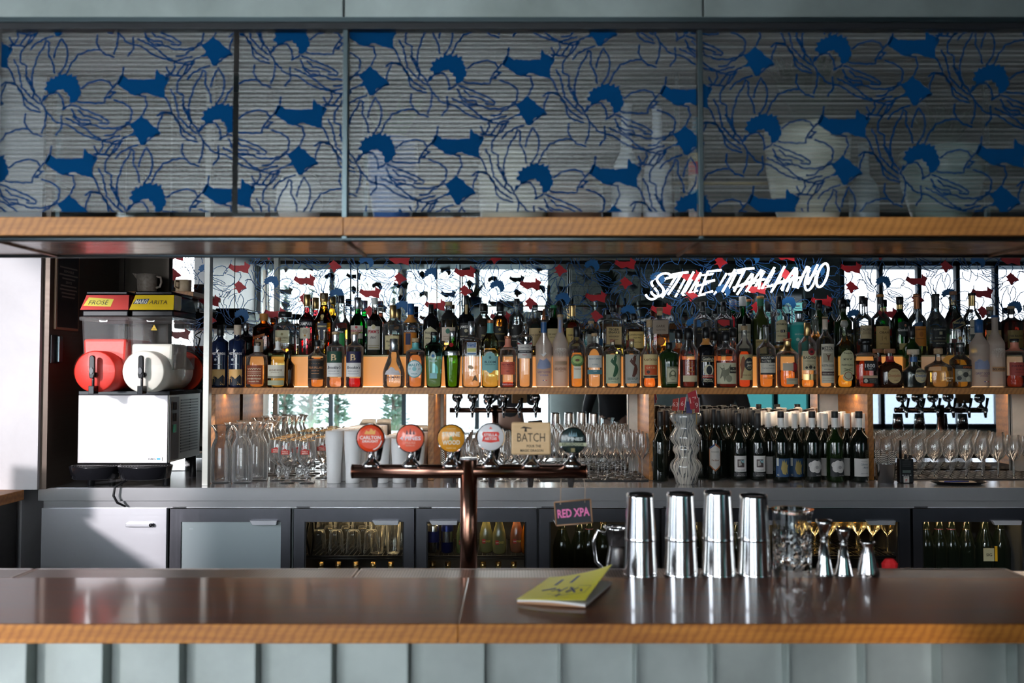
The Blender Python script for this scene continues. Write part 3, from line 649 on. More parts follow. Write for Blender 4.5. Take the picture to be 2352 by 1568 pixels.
B(g, 770.5, 41, 762, 'gin bottle with a dark green and white label and big gold B', .73, .8, .36, 'clear', ('pink', 868), ('cork', 6), brook('17402f', 'BYRON DRY GIN'), band=('silver', 769, 794))
B(g, 814.5, 40, 762, 'gin bottle of red liquid with a navy and white label and big gold B', .73, .8, .36, 'clear', ('red', 868), ('cork', 6), brook('1e1b3e', 'BYRON SLOE GIN'), band=('silver', 769, 794))
B(g, 904.5, 50, 778, 'cone shaped clear gin bottle with a tall silver cap and white coral print', .3, .78, .42, 'clear', ('clear', 808), ('silver', 28), [('t', 'GIN MARE', 866, 5.5, '5a4a56', 38), ('t', 'MEDITERRANEAN GIN', 872, 2.2, '8a7a80', 34), ('p', [(-20, 860), (-16, 852), (-9, 848), (-4, 842), (3, 845), (8, 851), (14, 850), (20, 861)], 'd8cfd0')], foot=1.0, capr=19)
B(g, 954, 43, 776, 'clear gin bottle with a round white and turquoise badge', .72, .8, .34, 'clear', ('pink', 815), ('cork', 9), [('c', 0, 847, 19, '4fa3a8', 20), ('c', 0, 847, 17, 'dfe6e6', 18), ('t', 'MALFY', 838, 6, '3f8f98', 26), ('c', 0, 847, 5, '8cc3c6'), ('t', 'GIN', 847, 2.2, '777777', 7, -12), ('t', 'GIN', 847, 2.2, '777777', 7, 12), ('t', 'ITALIA', 858, 2.6, '3f8f98', 14)], band=('teal', 787, 803), tier=1)
B(g, 997, 41, 762, 'faceted pale blue gin bottle with a dark cap', .74, .85, .38, 'blue', ('clear', 790), ('black', 8), [('c', -1, 815, 5.5, 'a9b3a8', 8), ('c', -1, 817, 3.4, '2f6fa0'), ('t', 'STAR OF BOMBAY', 829, 2.6, 'cfe0e0', 18), ('r', -8, 8, 857, 869, '8fc0c4')], n=3.5, foot=.82, dep=.9, capr=17)
B(g, 1039, 40, 760, 'fluted green gin bottle with a silver collar', .62, .82, .34, 'tgreen', ('pale', 806), ('silver', 14), [('c', -2, 792, 5, 'a01d22'), ('r', -20, 20, 806, 816, CAPS['silver']), ('t', 'TANQUERAY TEN', 811, 2.6, '4a4a4a', 30)], foot=.8, capr=13)
B(g, 1083, 43, 737, 'tall square clear gin bottle with a small blue and white label high up', .72, .78, .3, 'clear', ('clear', 783), ('silver', 32), [('r', -10, 12, 786, 816, 'e2e2dc'), ('r', -9, 11, 787, 798, '2f5f96'), ('t', "MARTIN", 790, 2.6, wt, 16, 1), ('t', "MILLER'S", 795, 2.6, wt, 18, 1), ('r', -9, 11, 811, 814, '3f79ae'), ('r', -9, 11, 800, 808, 'cfcf7a'), ('p', [(-8, 842), (-4, 838), (2, 840), (6, 844), (2, 848), (-4, 847)], 'b99a78'), ('p', [(2, 876), (6, 866), (9, 860), (13, 868), (15, 876), (8, 872)], '6a5038')], n=4, dep=.7)
B(g, 1126, 38, 734, 'square clear gin bottle with a pale turquoise label and neck', .68, .84, .36, 'pale', ('pale', 800), ('copper', 8), [('r', -18, 18, 818, 850, '84b8b4'), ('p', [(-12, 819), (-9, 812), (0, 808), (9, 812), (12, 819), (0, 822)], '84b8b4'), ('p', [(-10, 849), (-4, 855), (0, 857), (4, 855), (10, 849), (0, 846)], '84b8b4'), ('t', 'BLOOM', 831, 5.5, '2c4a50', 25), ('t', 'LONDON DRY GIN', 837, 2.2, '2c4a50', 24), ('c', 0, 821, 3, '4a7a80')], n=4, dep=.8, band=('teal', 742, 765), capr=15)
B(g, 1166.6, 38, 771, 'small clear bottle of dark red liqueur with a coral label and neck', .72, .82, .36, 'clear', ('deep', 877), ('copper', 7), [('r', -19, 19, 831, 860, 'd9654a'), ('t', "HAYMAN'S", 837, 4.6, '8c2c30', 31, 0), ('t', 'OF LONDON', 842, 2.2, '8c2c30', 18), ('r', -12, 12, 846, 846.7, 'a83c38'), ('t', 'GIN', 852, 3, '8c2c30'), ('t', 'ENGLAND', 882, 3.6, 'b8a8a8', 28)], band=('coral', 776, 797))
def bow(t, R, H, u, nr):
    for sx in (-1, 1):
        for k, (c, d) in enumerate((('1c2446', 0), ('e8e2dc', 1), ('b0202c', 2), ('e8e2dc', 3), ('1c2446', 4))):
            zb_ = H * .60
            a = (0, zb_); a0 = -2 + d * 2.6; 
            p = [(0, zb_ - .002), (0, zb_ + .002), (sx * 16 * u, zb_ + (-6 + d * 4.4 + 4.4) * u), (sx * 16 * u, zb_ + (-6 + d * 4.4) * u)]
            MB().prism(p if sx > 0 else p[::-1], -nr - .012, -nr - .008).build('ribbon_bow', ink(c), t)
B(g, 1205, 37, 730, 'clear bottle wearing a striped ribbon bow on its neck', .72, .8, .34, 'clear', ('clear', 790), ('glass', 20), [('r', -18, 18, 791, 823, 'ddd4cc'), ('r', -18, 18, 805, 811, '1d1d24'), ('t', 'London Cuckoo', 798, 3, '555560', 20, 0, .3), ('t', 'ONE BATCH ONLY', 808, 2.6, wt, 26), ('t', 'FINEST', 815, 2.6, 'b02a30', 10)], extra=bow)
B(w, 1249, 38, 735, 'frosted vodka bottle with a blue neck, right beside the bow tied bottle', .62, .8, .36, 'frost', None, ('black', 4), [('p', [(-18, 840), (-10, 824), (-2, 828), (6, 822), (18, 836), (18, 844), (-2, 848), (-18, 846)], '8c93b0'), ('p', [(-8, 812), (-3, 818), (2, 808), (6, 812), (-2, 820)], 'e6e2e0'), ('t', 'GREY GOOSE', 854, 5.2, '6a5f7c', 33), ('t', 'VODKA', 861, 4, '6a6f9c', 20), ('r', -3, 0, 872, 874, '2a3f8c'), ('r', 0, 3, 872, 874, wt), ('r', 3, 6, 872, 874, 'b02a30')], extra=pourer(0, 25, 'copper'), band=('blue', 740, 764), foot=.95, capr=14)
def tree_print(t, R, H, u, nr):
    r = random.Random(5)
    mb = MB()
    def br(x, z, a, l, d):
        x2, z2 = x + sin(a) * l, z + cos(a) * l
        q = []
        for xx, zz in ((x - .0003, z), (x + .0003, z), (x2 + .0003, z2), (x2 - .0003, z2)):
            aa = max(-1.4, min(1.4, xx / (R + .001))); q.append(((R + .001) * sin(aa), -(R + .001) * cos(aa), zz))
        mb.add(q, [(0, 1, 2, 3)])
        if d:
            for s_ in (-1, 1): br(x2, z2, a + s_ * r.uniform(.25, .6), l * .8, d - 1)
    for x in (-.012, .0, .014): br(x, H * .42, r.uniform(-.2, .2), .012, 5)
    mb.build('tree_print', ink('e9e4df'), t)
B(w, 1287, 36, 722, 'frosted vodka bottle etched with bare trees, with a black pourer', .60, .8, .34, 'frost', None, ('cork', 6), [('t', 'BELVEDERE', 847, 6, '6a4f48', 30), ('r', -16, 16, 829, 838, 'a88a70'), ('t', 'VODKA', 853, 2.4, '8a6f60', 14), ('r', -4, 2, 735, 764, '8a93b8')], extra=lambda *a: (pourer(0, 24)(*a), tree_print(*a)), foot=.97)
B(w, 1325, 39, 750, 'clear vodka bottle with a round green meadow and bison badge', .70, .82, .36, 'clear', ('gold', 810), ('black', 24), [('c', 0, 828, 16, '6a8a4a', 14), ('c', 0, 826, 12, 'a9bf70', 9), ('c', 0, 827, 5, '6a4a30', 3), ('t', 'ZUBROWKA', 815, 4.5, '4a4438', 30), ('r', -9, 9, 841, 869, 'e0dcc8'), ('t', 'VODKA', 847, 3.6, '8a5a40', 16), ('t', 'BISON GRASS', 838, 2.5, '2c4a28', 22)], capr=15)
B(w, 1365, 40, 765, 'round clear vodka bottle with a white oval label over a blue band', .74, .84, .28, 'clear', ('clear', 800), ('cork', 7), [('r', -18, 18, 816, 844, 'dcd6cc'), ('t', 'MANLY SPIRITS', 824, 3.6, '7c8a90', 28), ('t', 'VODKA', 837, 3.4, '7c8a90', 14), ('r', -19, 19, 849, 859, '4f7f88'), ('t', 'VODKA', 852, 2.6, 'c8d8d8', 8)])
def seed(c, c2): return [('r', -19, 19, 814, 880, c), ('p', [(-2, 864), (5, 858), (8, 850), (5, 842), (-2, 836), (-7, 830), (-4, 824), (2, 820), (8, 823), (4, 828), (3, 832), (9, 838), (12, 848), (9, 858), (3, 866)], c2), ('p', [(0, 822), (6, 812), (5, 820), (10, 813), (6, 824)], c2), ('t', 'SEEDLIP', 869, 5, '5a6a60', 26), ('t', 'SPICE 94', 876, 2, '5a6a60', 10)]
B(g, 1407, 40, 779, 'rounded bottle with a pale green label and a leafy green fox figure', .74, .85, .26, 'clear', ('clear', 812), ('wood', 6), seed('b9bf9c', '2f5a3c'))
B(g, 1451, 39, 778, 'rounded bottle with a grey label and a brown curled figure', .74, .85, .26, 'clear', ('clear', 812), ('wood', 6), seed('aaa69c', '5a2f20'))
B(rm, 1492, 39, 734, 'long necked rum bottle with an orange and cream label and cork stopper', .50, .66, .36, 'clear', ('orange', 868), ('cork', 18), [('r', -19, 19, 814, 868, 'd9c08a'), ('t', 'PLANTATION', 826, 5, '7a4a20', 34), ('r', -15, 17, 838, 861, 'c8501c'), ('t', 'O.F.T.D.', 844, 3.6, 'e6c090', 22), ('c', -6, 854, 4, '3a2418'), ('r', -18, 18, 862, 867, '2a2420')], capr=14, band=None)
B(rm, 1537, 46, 786, 'squat dark green rum bottle with a cream portrait label', .74, .87, .28, 'dkgreen', None, ('black', 16), [('r', -10, 20, 842, 880, 'c2bc9c'), ('r', -9, 19, 843, 879, '5a5a40'), ('r', -8, 18, 847, 877, 'c2bc9c'), ('c', 5, 861, 9, '6a6a50', 11), ('c', 5, 857, 4.5, 'cfc8a8'), ('c', 5, 867, 7, 'b8b090', 4), ('t', 'DIPLOMATICO', 846, 3, 'e0d8b8', 26, 5)], foot=.85)
B(rm, 1582, 41, 753, 'clear decanter of dark rum with a tall black cap and gold script', .62, .8, .4, 'clear', ('dark', 826), ('black', 27), [('r', -18, 18, 862, 876, 'cdbb96'), ('t', 'RON', 832, 2.5, 'b08a40', 10), ('r', -9, 9, 838, 839, 'b08a40'), ('c', 0, 845, 4, 'b08a40', 2), ('t', 'XO RUM', 853, 3, 'b08a40', 16)], capr=20)
B(rm, 1622, 38, 752, 'straight black rum bottle with an arched seal picture and red ribbon', .66, .78, .4, 'black', None, ('black', 24), [('r', -15, 18, 817, 831, '1c1a18'), ('r', -15, 18, 817, 818, 'b89a60'), ('r', -15, 18, 830, 831, 'b89a60'), ('t', "Gosling's", 824, 7, 'dccfae', 29, 2), ('c', 2, 850, 12, 'd8cdb0', 13), ('c', 3, 850, 7, '20262c', 10), ('p', [(-13, 862), (13, 860), (15, 867), (-14, 868)], 'a32e2a'), ('t', 'BLACK SEAL', 864, 3.2, 'e0d4b8', 24), ('t', 'BERMUDA', 871, 3, 'dccfae', 18), ('t', 'BLACK RUM', 875, 3, 'dccfae', 22)], band=('orange', 777, 792))
def rings(t, R, H, u, nr):
    for sx in (-1, 1): MB().tube([(sx * (nr + .010) + .010 * cos(a), 0, H * .72 + .011 * sin(a)) for a in [2 * pi * i / 16 for i in range(16)]], .003, 6, True).build('ring_handle', GL['clear'], t)
B(rm, 1667, 45, 761, 'dark rum bottle with twin ring handles and an octopus drawing', .66, .78, .34, 'clear', ('dark', 828), ('black', 22), [('r', -22, 21, 833, 881, 'c8c2a4'), ('p', [(-18, 870), (-14, 850), (-18, 842), (-10, 838), (-8, 850), (0, 846), (6, 836), (8, 850), (2, 858), (4, 872), (-4, 864), (-8, 876), (-12, 862)], '77735e'), ('c', 2, 869, 7, '8a8670', 8), ('r', 4, 20, 843, 857, '23221e'), ('t', 'KRAKEN', 851, 3.6, 'd8d2b8', 14, 12), ('t', 'THE', 846, 2, 'd8d2b8', 4, 12)], n=2.6, extra=rings)
B(rm, 1710, 37, 748, 'rum bottle with a black pourer and a dancing woman label', .66, .82, .34, 'clear', ('rosy', 807), ('cork', 10), [('r', -16, 17, 814, 872, 'c2ab78'), ('p', [(-14, 868), (-12, 850), (-15, 838), (-10, 820), (-6, 818), (-2, 828), (-4, 842), (-8, 856), (-10, 868)], '8c4a1e'), ('c', 7, 836, 12, '22262c', 15), ('t', 'Sailor', 831, 5, 'e6dcc0', 16, 7, .3), ('t', 'Jerry', 838, 6, 'e6dcc0', 16, 8, .3), ('t', 'SPICED', 845, 2.2, 'c8b888', 10, 7), ('t', 'SPICED RUM', 861, 2.6, '6a4a20', 20)], extra=pourer(1, 24))
B(rm, 1760, 43, 746, 'wide rum bottle with a tall clear neck and a black and white label', .62, .76, .30, 'clear', ('amber', 818), ('black', 5), [('r', -20, 19, 817, 833, '1c1c1c'), ('t', 'MOUNT GAY', 821.5, 5, 'e0d8c8', 34), ('t', '1703', 829, 5.5, 'e0d8c8', 14, -2), ('t', 'Est', 829, 2.5, 'e0d8c8', 6, -13), ('r', -20, 18, 833, 856, 'cfc6b6'), ('t', 'BLACK BARREL', 839, 2.2, '3a3a3a', 16, 8), ('t', 'Small batch handcrafted', 845, 2.5, '6a6a6a', 30), ('r', -20, 18, 856, 860, '2a2826'), ('t', 'DISTILLERIES', 868, 3.4, 'b8783c', 26)])
B(rm, 1809, 48, 777, 'broad rum bottle with a round red seal and copper cap', .68, .84, .34, 'clear', ('orange', 850), ('copper', 6), [('c', 8, 843, 10, '8c1a1e', 11), ('c', 8, 843, 7, 'a82a2a', 8), ('r', -18, 6, 834, 851, 'bfae98'), ('r', -10, 20, 868, 882, 'b8a98c'), ('t', 'HAVANA 3', 872, 2.6, '6a5a48', 20, 4)], band=('gold', 784, 806))
B(rm, 1855, 40, 741, 'slender rum bottle with a gold screw cap and a red bat roundel', .68, .82, .34, 'clear', ('amber', 870), ('gold', 30), [('r', -18, 18, 806, 850, 'd4c49c'), ('c', 3, 808, 8, '9c1f24'), ('c', 3, 808, 4, '3a1214', 3), ('t', 'BACARDI', 821, 5.6, '2c2620', 31), ('t', 'CARTA BLANCA', 829, 2.6, '7a6a4a', 26), ('t', 'SUPERIOR', 838, 2.6, '7a6a4a', 14), ('c', -9, 844, 3, '3a342c'), ('c', 0, 843, 4, '3a342c'), ('c', 9, 844, 3, '3a342c'), ('r', -17, 17, 859, 872, CAPS['gold'])], capr=15)
B(tq, 1896.5, 38, 727, 'tall clear mezcal bottle with a cream typeset label', .66, .80, .30, 'clear', ('clear', 772), ('cork', 4), [('r', -16, 17, 790, 879, 'd8cdb8'), ('t', 'MEZCAL', 800, 8, '3a3430', 29), ('t', 'ARTESANAL', 806, 2.2, '5a5048', 20), ('r', -12, 12, 811, 832, 'b0a48c'), ('p', [(-6, 813), (0, 816), (6, 813), (2, 820), (1, 828), (-1, 828), (-2, 820)], '6a3f28'), ('t', 'NUESTRA SOLEDAD', 839, 5, '5a5048', 31), ('t', '100% Maguey', 848, 2.4, '5a5048', 20), ('r', -16, 17, 853, 862, '3f2320'), ('t', 'STGO. MATATLAN', 858, 3, 'e0d4c0', 28), ('r', -14, 14, 868, 868.6, '8a7a68'), ('r', -14, 14, 873, 873.6, '8a7a68')], band=('cream', 733, 757))
def piña(t, R, H, u, nr):
    MB().lathe([(0.0, H - 2 * .0195), (.012, H - .037), (.019, H - .024), (.0195, H - .018), (.015, H - .005), (.006, H + .001), (0, H + .001)], 16, cap0=False, cap1=False).build('agave_stopper', mat((.45, .42, .36), .3, name='woven_stopper'), t)
B(tq, 1940.5, 45, 735, 'tequila bottle with a ball shaped woven stopper and arched cream label', .60, .76, .28, 'pale', ('gold', 862), ('cork', 17), [('r', -18, 16, 824, 860, 'c8c096'), ('c', -1, 824, 17, 'c8c096', 20), ('c', -1, 866, 12, 'c8c096', 9), ('t', 'FORTALEZA', 838, 4, '3a3a28', 28, -1), ('t', 'Tequila', 811, 3.6, '3a3a28', 20, -1), ('t', 'M W W', 825, 5, '4a4a34', 20, -1), ('t', 'X', 849, 7, '7a7a5c', 24, -1), ('c', -1, 862, 9, '8a4a30'), ('c', -1, 862, 7.5, 'b8b090')], extra=piña, capr=12)
B(tq, 1988, 52, 778, 'flared dark tequila decanter with a broad flat black stopper', .66, .74, .4, 'clear', ('deep', 828), ('black', 14), [('r', -11, 15, 828, 851, '1a1a1c'), ('t', '1800', 839.5, 8.5, 'e6e0da', 23, 2), ('t', 'ANEJO', 846.5, 3, 'e6e0da', 11, 2), ('r', -14, 20, 862, 868, 'c2a888'), ('r', -14, 20, 868, 880, '1c1a1a'), ('c', -8, 874, 4.5, 'c8c0b0'), ('t', 'RESERVA', 872, 2, 'b8b0a0', 16, 8), ('t', 'AGAVE', 876.5, 2, 'b8b0a0', 16, 8)], n=3.2, dep=.8, foot=1.0, capr=31, band=('black', 791, 808))
B(tq, 2017, 40, 801, 'dark tequila bottle mostly hidden behind its twin with a round cork top', .5, .68, .36, 'brown', None, ('wood', 9), [], band=('red', 819, 830), Y=4.33, capr=23)
B(tq, 2044, 50, 801, 'squat dark tequila bottle with a rounded cream label and red neck', .55, .70, .34, 'brown', None, ('wood', 10), [('c', 2, 863, 16, 'c9ac7a', 17), ('t', 'DonJulio', 862, 6, 'a8643a', 28, 2), ('t', 'ANEJO', 873, 2.2, '8a4a2c', 10, 5), ('t', 'RESERVA', 852, 1.8, '8a4a2c', 14, 2)], n=3, dep=.8, band=('red', 818, 831), capr=24, foot=1.05)
B(tq, 2098, 58, 802, 'globe shaped clear tequila bottle with a blue neck and pale round stopper', .38, .62, .30, 'clear', ('clear', 850), ('cream', 12), [('c', 7, 862, 16, 'cfc09a', 17), ('t', 'DonJulio', 862, 6, '5f6fa0', 28, 7), ('t', 'BLANCO', 873, 2.2, '4a5fa8', 10, 11), ('t', 'TEQUILA', 852, 1.8, '5f6fa0', 14, 7)], band=('blue', 819, 831), capr=26, foot=.82)
B(wh, 2095, 40, 749, 'small very dark green whisky bottle behind the globe shaped one', .62, .78, .36, 'dkgreen', None, ('black', 26), [('t', 'fiddich', 829, 3.5, 'c8c0a0', 14, 12)], Y=4.335, capr=15)
B(tq, 2155.5, 58, 800, 'pear shaped clear tequila bottle with a cork ball stopper', .52, .72, .24, 'clear', ('gold', 851), ('cork', 13), [('t', 'PATRON', 868, 4.6, 'e8e0d0', 26, 12), ('t', 'SILVER', 874, 2.4, 'e8e0d0', 12, 12)], n=2.6, capr=19, dep=.85)
B(tq, 2184, 40, 788, 'yellow tequila bottle peeking out from behind the one with skeleton art', .58, .74, .4, 'clear', ('yellow', 816), ('black', 11), [('r', -14, 14, 838, 846, '1c1c1c'), ('t', 'ESPOLON', 842, 4, 'd0642a', 22)], Y=4.335, capr=15)
B(tq, 2206, 46, 787, 'golden tequila bottle with a black and white skeleton scene label', .60, .76, .38, 'clear', ('yellow', 826), ('black', 5), [('r', -22, 22, 838, 847, '1a1816'), ('t', 'ESPOLON', 843, 4.6, 'd86a2c', 26, 8), ('r', -22, 22, 847, 876, '9a9484'), ('c', -12, 856, 5, 'd0c8b0'), ('c', 0, 860, 6, '3a3832'), ('c', 11, 856, 5, 'd0c8b0'), ('c', -14, 868, 5, '2c2a26'), ('c', 6, 870, 6, 'c8c0a8')], band=('black', 797, 808), capr=19)
B(w, 2250, 42, 734, 'frosted vodka bottle with a blue neck near the shelf end', .62, .8, .36, 'frost', None, ('blue', 30), [('p', [(-20, 832), (-10, 824), (0, 830), (8, 826), (20, 838), (20, 848), (-20, 848)], '8c93b0'), ('t', 'GREY GOOSE', 857, 5.2, '5a4a6c', 37), ('t', 'VODKA', 863, 4, '7a5a6c', 20), ('r', -1, 3, 875, 877, '2a3f8c'), ('r', 3, 7, 875, 877, wt), ('r', 7, 11, 875, 877, 'b02a30')], foot=.95)
B(w, 2287, 40, 724, 'frosted vodka bottle with white tree etching near the shelf end', .60, .8, .34, 'frost', None, ('blue', 5), [('r', -17, 18, 842, 853, 'a87a50'), ('t', 'BELVEDERE', 847.5, 5, '3a2c28', 32), ('t', 'VODKA', 883, 2.2, '8a7868', 14)], extra=tree_print, foot=.97)
B(g, 2331, 50, 778, 'dark red sloe gin bottle with a coral label, last at the front', .72, .82, .34, 'clear', ('deep', 862), ('black', 5), [('r', -24, 24, 832, 862, 'a83c30'), ('t', "HAYMAN'S", 840, 4.4, '5a1418', 38), ('t', 'SLOE GIN', 848, 2.8, '5a1418', 22), ('r', -14, 14, 854, 855, '7a2420')], band=('coral', 786, 806))
# ---------------- rear tier
T = dict(tier=2)
B(lq, 564, 40, 742, 'dark liqueur bottle with a silver striped neck, first on the riser end', .55, .7, .3, 'black', None, ('silver', 15), [('c', -2, 800, 8, '8a7a60', 6)], tier=2)
B(lq, 605, 46, 720, 'square amber liqueur bottle with an orange cap and slanted banner', .66, .8, .36, 'amber', ('orange', 760), ('orange', 16), [('p', [(-19, 774), (8, 766), (8, 772), (-19, 780)], 'c8702a'), ('t', 'COINTREAU', 773, 4, '3a2010', 26, -5), ('r', -15, 5, 780, 809, 'b8926a'), ('r', -8, -2, 786, 796, '8c5030')], n=4, dep=.9, tier=2)
B(lq, 654, 49, 716, 'square clear liqueur bottle with a wide flat black cap', .68, .8, .26, 'clear', ('orange', 790), ('black', 13), [('r', -18, 14, 759, 788, 'd2c69e'), ('t', 'DISARONNO', 776, 4.5, '6a5a3a', 28, -2), ('t', 'ORIGINALE', 782, 2, '6a5a3a', 18, -2), ('c', -2, 768, 3, '9a8a5c')], n=4, dep=.8, capr=31, tier=2)
B(lq, 704, 36, 676, 'tall bottle of bright red aperitif with a gold foil cap', .58, .70, .36, 'clear', ('red', 706), ('gold', 27), [('r', -17, 17, 738, 751, '141a24'), ('t', 'CAMPARI', 744, 7, wt, 33), ('r', -13, 12, 753, 778, 'cfc4ac'), ('c', 0, 762, 6, 'b0a088'), ('c', 0, 771, 2.5, 'b87a2c')], tier=2)
B(lq, 743, 42, 673, 'tall fluted golden liqueur bottle with a bronze flared cap', .52, .80, .42, 'gold', ('gold', 700), ('gold', 20), [('r', -3.5, 3.5, 722, 780, '1c2436'), ('t', 'ST', 733, 4, 'd8c488'), ('r', -11, 11, 743, 758, '182032'), ('t', 'GERMAIN', 750, 4, 'd8c488', 19), ('c', 0, 727, 4, 'c8b070'), ('c', 0, 682, 4, '6a5a40', 6)], n=3, foot=.8, capr=19, tier=2)
B(lq, 783, 42, 679, 'clear dome topped bottle with a black cap and bright green label', .50, .72, .38, 'clear', ('clear', 740), ('black', 18), [('r', -17, 12, 760, 800, '1a1c1c'), ('r', -2, 12, 766, 796, '2f8a4a'), ('t', 'CHARTREUSE', 763, 3, wt, 24, -3)], capr=14, tier=2)
B(lq, 821, 35, 683, 'green aniseed bottle with a silver cap, between the dome topped and dark red ones', .58, .74, .38, 'green', ('green', 720), ('silver', 27), [('r', -16, 16, 748, 763, 'c2b5a8'), ('t', 'PERNOD', 761, 6.5, 'a02c30', 31), ('r', -15, 15, 766, 778, 'c2b5a8'), ('c', 0, 752, 3, 'b03a3a'), ('t', 'ANIS', 772, 2.6, '3a5a3c', 10)], tier=2)
B(lq, 860, 36, 684, 'dark red fruit cup bottle with a white cap and tall white label', .58, .74, .34, 'clear', ('dark', 712), ('white', 15), [('r', -16, 16, 750, 803, 'd8cec0'), ('c', 0, 751, 5, 'c8b890'), ('t', "PIMM'S", 762, 8, 'a82c34', 26), ('t', 'No1', 775, 6, '5a4a4a', 14, 0, .3), ('r', -14, 14, 793, 794, 'a08a5c'), ('r', -12, 12, 797, 800, 'b8a880')], tier=2)
B('brandy_bottle', 902, 45, 701, 'cognac bottle with a gold cap and ornate cream label', .60, .74, .34, 'clear', ('orange', 768), ('gold', 30), [('r', -17, 18, 771, 803, 'cdb884'), ('r', -15, 16, 773, 801, 'dccb9c'), ('t', 'Hennessy', 784, 5.5, '4a3a20', 26), ('t', 'COGNAC', 794, 3, '4a3a20', 16), ('c', -1, 754, 7, '1c1814', 5)], tier=2, capr=15)
B(lq, 943, 37, 697, 'liqueur bottle with an orange and navy checked label', .60, .76, .36, 'clear', ('amber', 760), ('blue', 26), [('r', -16, 17, 758, 764, '20182c'), ('t', 'DE KUYPER', 761, 3.6, wt, 28), ('r', -16, 17, 764, 792, 'c8741c'), ('r', -10, 2, 766, 792, '1c1c44'), ('r', -16, 17, 792, 812, 'c8741c')], band=('orange', 723, 741), tier=2)
B(wh, 989.5, 38, 699, 'black whisky bottle with a house shaped cream label', .68, .82, .34, 'black', None, ('black', 30), [('p', [(-17, 761), (0, 750), (17, 761), (17, 800), (-17, 800)], 'c8bc98'), ('t', 'TEELING', 765, 5, '3a3428', 26), ('t', 'Whiskey', 777, 4.5, '3a3428', 24, 0, .2), ('t', 'SMALL BATCH', 790, 2.8, '3a3428', 20)], tier=2, capr=12)
B(wh, 1030.6, 38, 693, 'amber whiskey bottle with a cork cap and a pale label bearing a green dot', .70, .84, .36, 'clear', ('amber', 735), ('cork', 9), [('r', -17, 18, 752, 783, 'd8c2ac'), ('c', -1, 761, 5, '2f6a54', 6), ('t', 'GREEN SPOT', 773, 2.6, 'a8846a', 26), ('t', 'Irish Whiskey', 779, 2.4, 'a8846a', 22)], band=('black', 712, 732), tier=2)
B(wh, 1071, 37, 679, 'tall black stout whiskey bottle with a cream strip down its neck', .62, .76, .34, 'black', None, ('black', 24), [('r', -17, 17, 742, 784, '1a1816'), ('t', 'JAMESON', 751, 6, wt, 31), ('c', 0, 760, 4, 'c8b898'), ('t', 'IRISH WHISKEY', 773, 3, 'c8b898', 28), ('t', 'CASKMATES', 779, 4.5, wt, 30), ('r', -3, 3, 700, 722, 'c8a878')], tier=2, capr=12)
B(wh, 1110, 37, 697, 'amber whisky bottle with a black label and looping gold script', .68, .84, .38, 'clear', ('amber', 731), ('black', 18), [('r', -17, 18, 750, 800, '2a2016'), ('t', 'The', 771, 4, 'd8b878', 12, 2, .3), ('t', 'Lark', 780, 8, 'd8b878', 22, 4, .3)], tier=2)
B(wh, 1148, 36, 697, 'whisky bottle with a black label and fine gold pattern beside the looping script one', .66, .84, .38, 'clear', ('orange', 724), ('black', 18), [('r', -16, 16, 750, 795, '17140f'), ('t', 'ANTIPODES', 767, 2.6, 'c8a860', 24), ('c', 0, 757, 3, 'c8a860'), ('r', -12, 12, 783, 784, 'c8a860')], tier=2)
B(wh, 1187, 36, 686, 'clear whisky bottle with a domed shoulder and plain black label', .66, .80, .34, 'clear', ('clear', 724), ('black', 12), [('r', -16, 16, 746, 797, '161514'), ('t', 'NIKKA', 773, 5, wt, 24), ('c', -10, 753, 2.5, 'c0b8a8'), ('t', 'Blended Whisky', 782, 2.6, 'c0b8a8', 24)], tier=2, capr=13)
B(wh, 1229.5, 37, 701, 'whisky bottle with a narrow twisted neck and cream label beside the bow', .66, .78, .34, 'clear', ('amber', 741), ('black', 6), [('r', -16, 16, 754, 795, 'd0b484'), ('t', 'THE CHITA', 770, 4.5, '6a5a48', 26), ('p', [(8, 760), (12, 762), (10, 766)], '2a2018')], tier=2, capr=13)
B(wh, 1272, 38, 701, 'green glass whisky bottle with a cream label behind the frosted pair', .62, .76, .38, 'green', ('green', 750), ('green', 6), [('r', -17, 17, 755, 797, 'cfba88'), ('t', 'THE HAKUSHU', 768, 4, '6a5a3c', 28), ('t', 'DISTILLERY', 775, 2.2, '6a5a3c', 20)], tier=2)
B(wh, 1315, 38, 701, 'whisky bottle with a gold neck and a yellow cream label reading 12', .60, .74, .36, 'clear', ('yellow', 735), ('gold', 6), [('r', -17, 17, 754, 795, 'd2b566'), ('t', 'YAMAZAKI', 770, 4, '6a4c28', 26), ('t', '12', 778, 5, '6a4c28', 8), ('t', 'SINGLE MALT', 787, 2.2, '6a4c28', 20)], band=('gold', 707, 726), tier=2)
B(wh, 1358, 36, 737, 'short clear bottle with a plain clear printed front behind the oval label', .66, .84, .34, 'clear', ('clear', 757), ('cork', 6), [('r', -10, 10, 768, 800, 'a8a294'), ('t', 'NO 855', 786, 3.5, '4a443c', 14)], tier=2, n=3)
B(wh, 1409, 48, 700, 'wide rectangular whiskey bottle with a tan snake label', .70, .76, .3, 'clear', ('gold', 788), ('black', 17), [('r', -18, 18, 750, 792, '5a3a20'), ('r', -17, 17, 751, 791, 'cfb07a'), ('t', 'TIGER', 757, 5, '2c2014', 24), ('t', 'SNAKE', 763.5, 5, '2c2014', 26), ('t', 'WHISKEY', 773, 3.6, '3c2c1c', 25), ('r', -10, 10, 780, 780.6, '5a4a30')], n=6, dep=.6, tier=2, capr=16)
B(wh, 1457, 46, 720, 'broad whisky bottle with a plain cream label right of the rectangular one', .68, .80, .32, 'clear', ('amber', 756), ('black', 15), [('r', -15, 19, 762, 800, 'd6b670'), ('t', 'Limeburners', 769, 4.2, '6a4a20', 30, 1), ('t', 'Single Malt', 776, 2.6, '6a4a20', 18, 4), ('t', 'Port Cask', 786, 3, '6a4a20', 18, 4)], tier=2, n=3, capr=15)
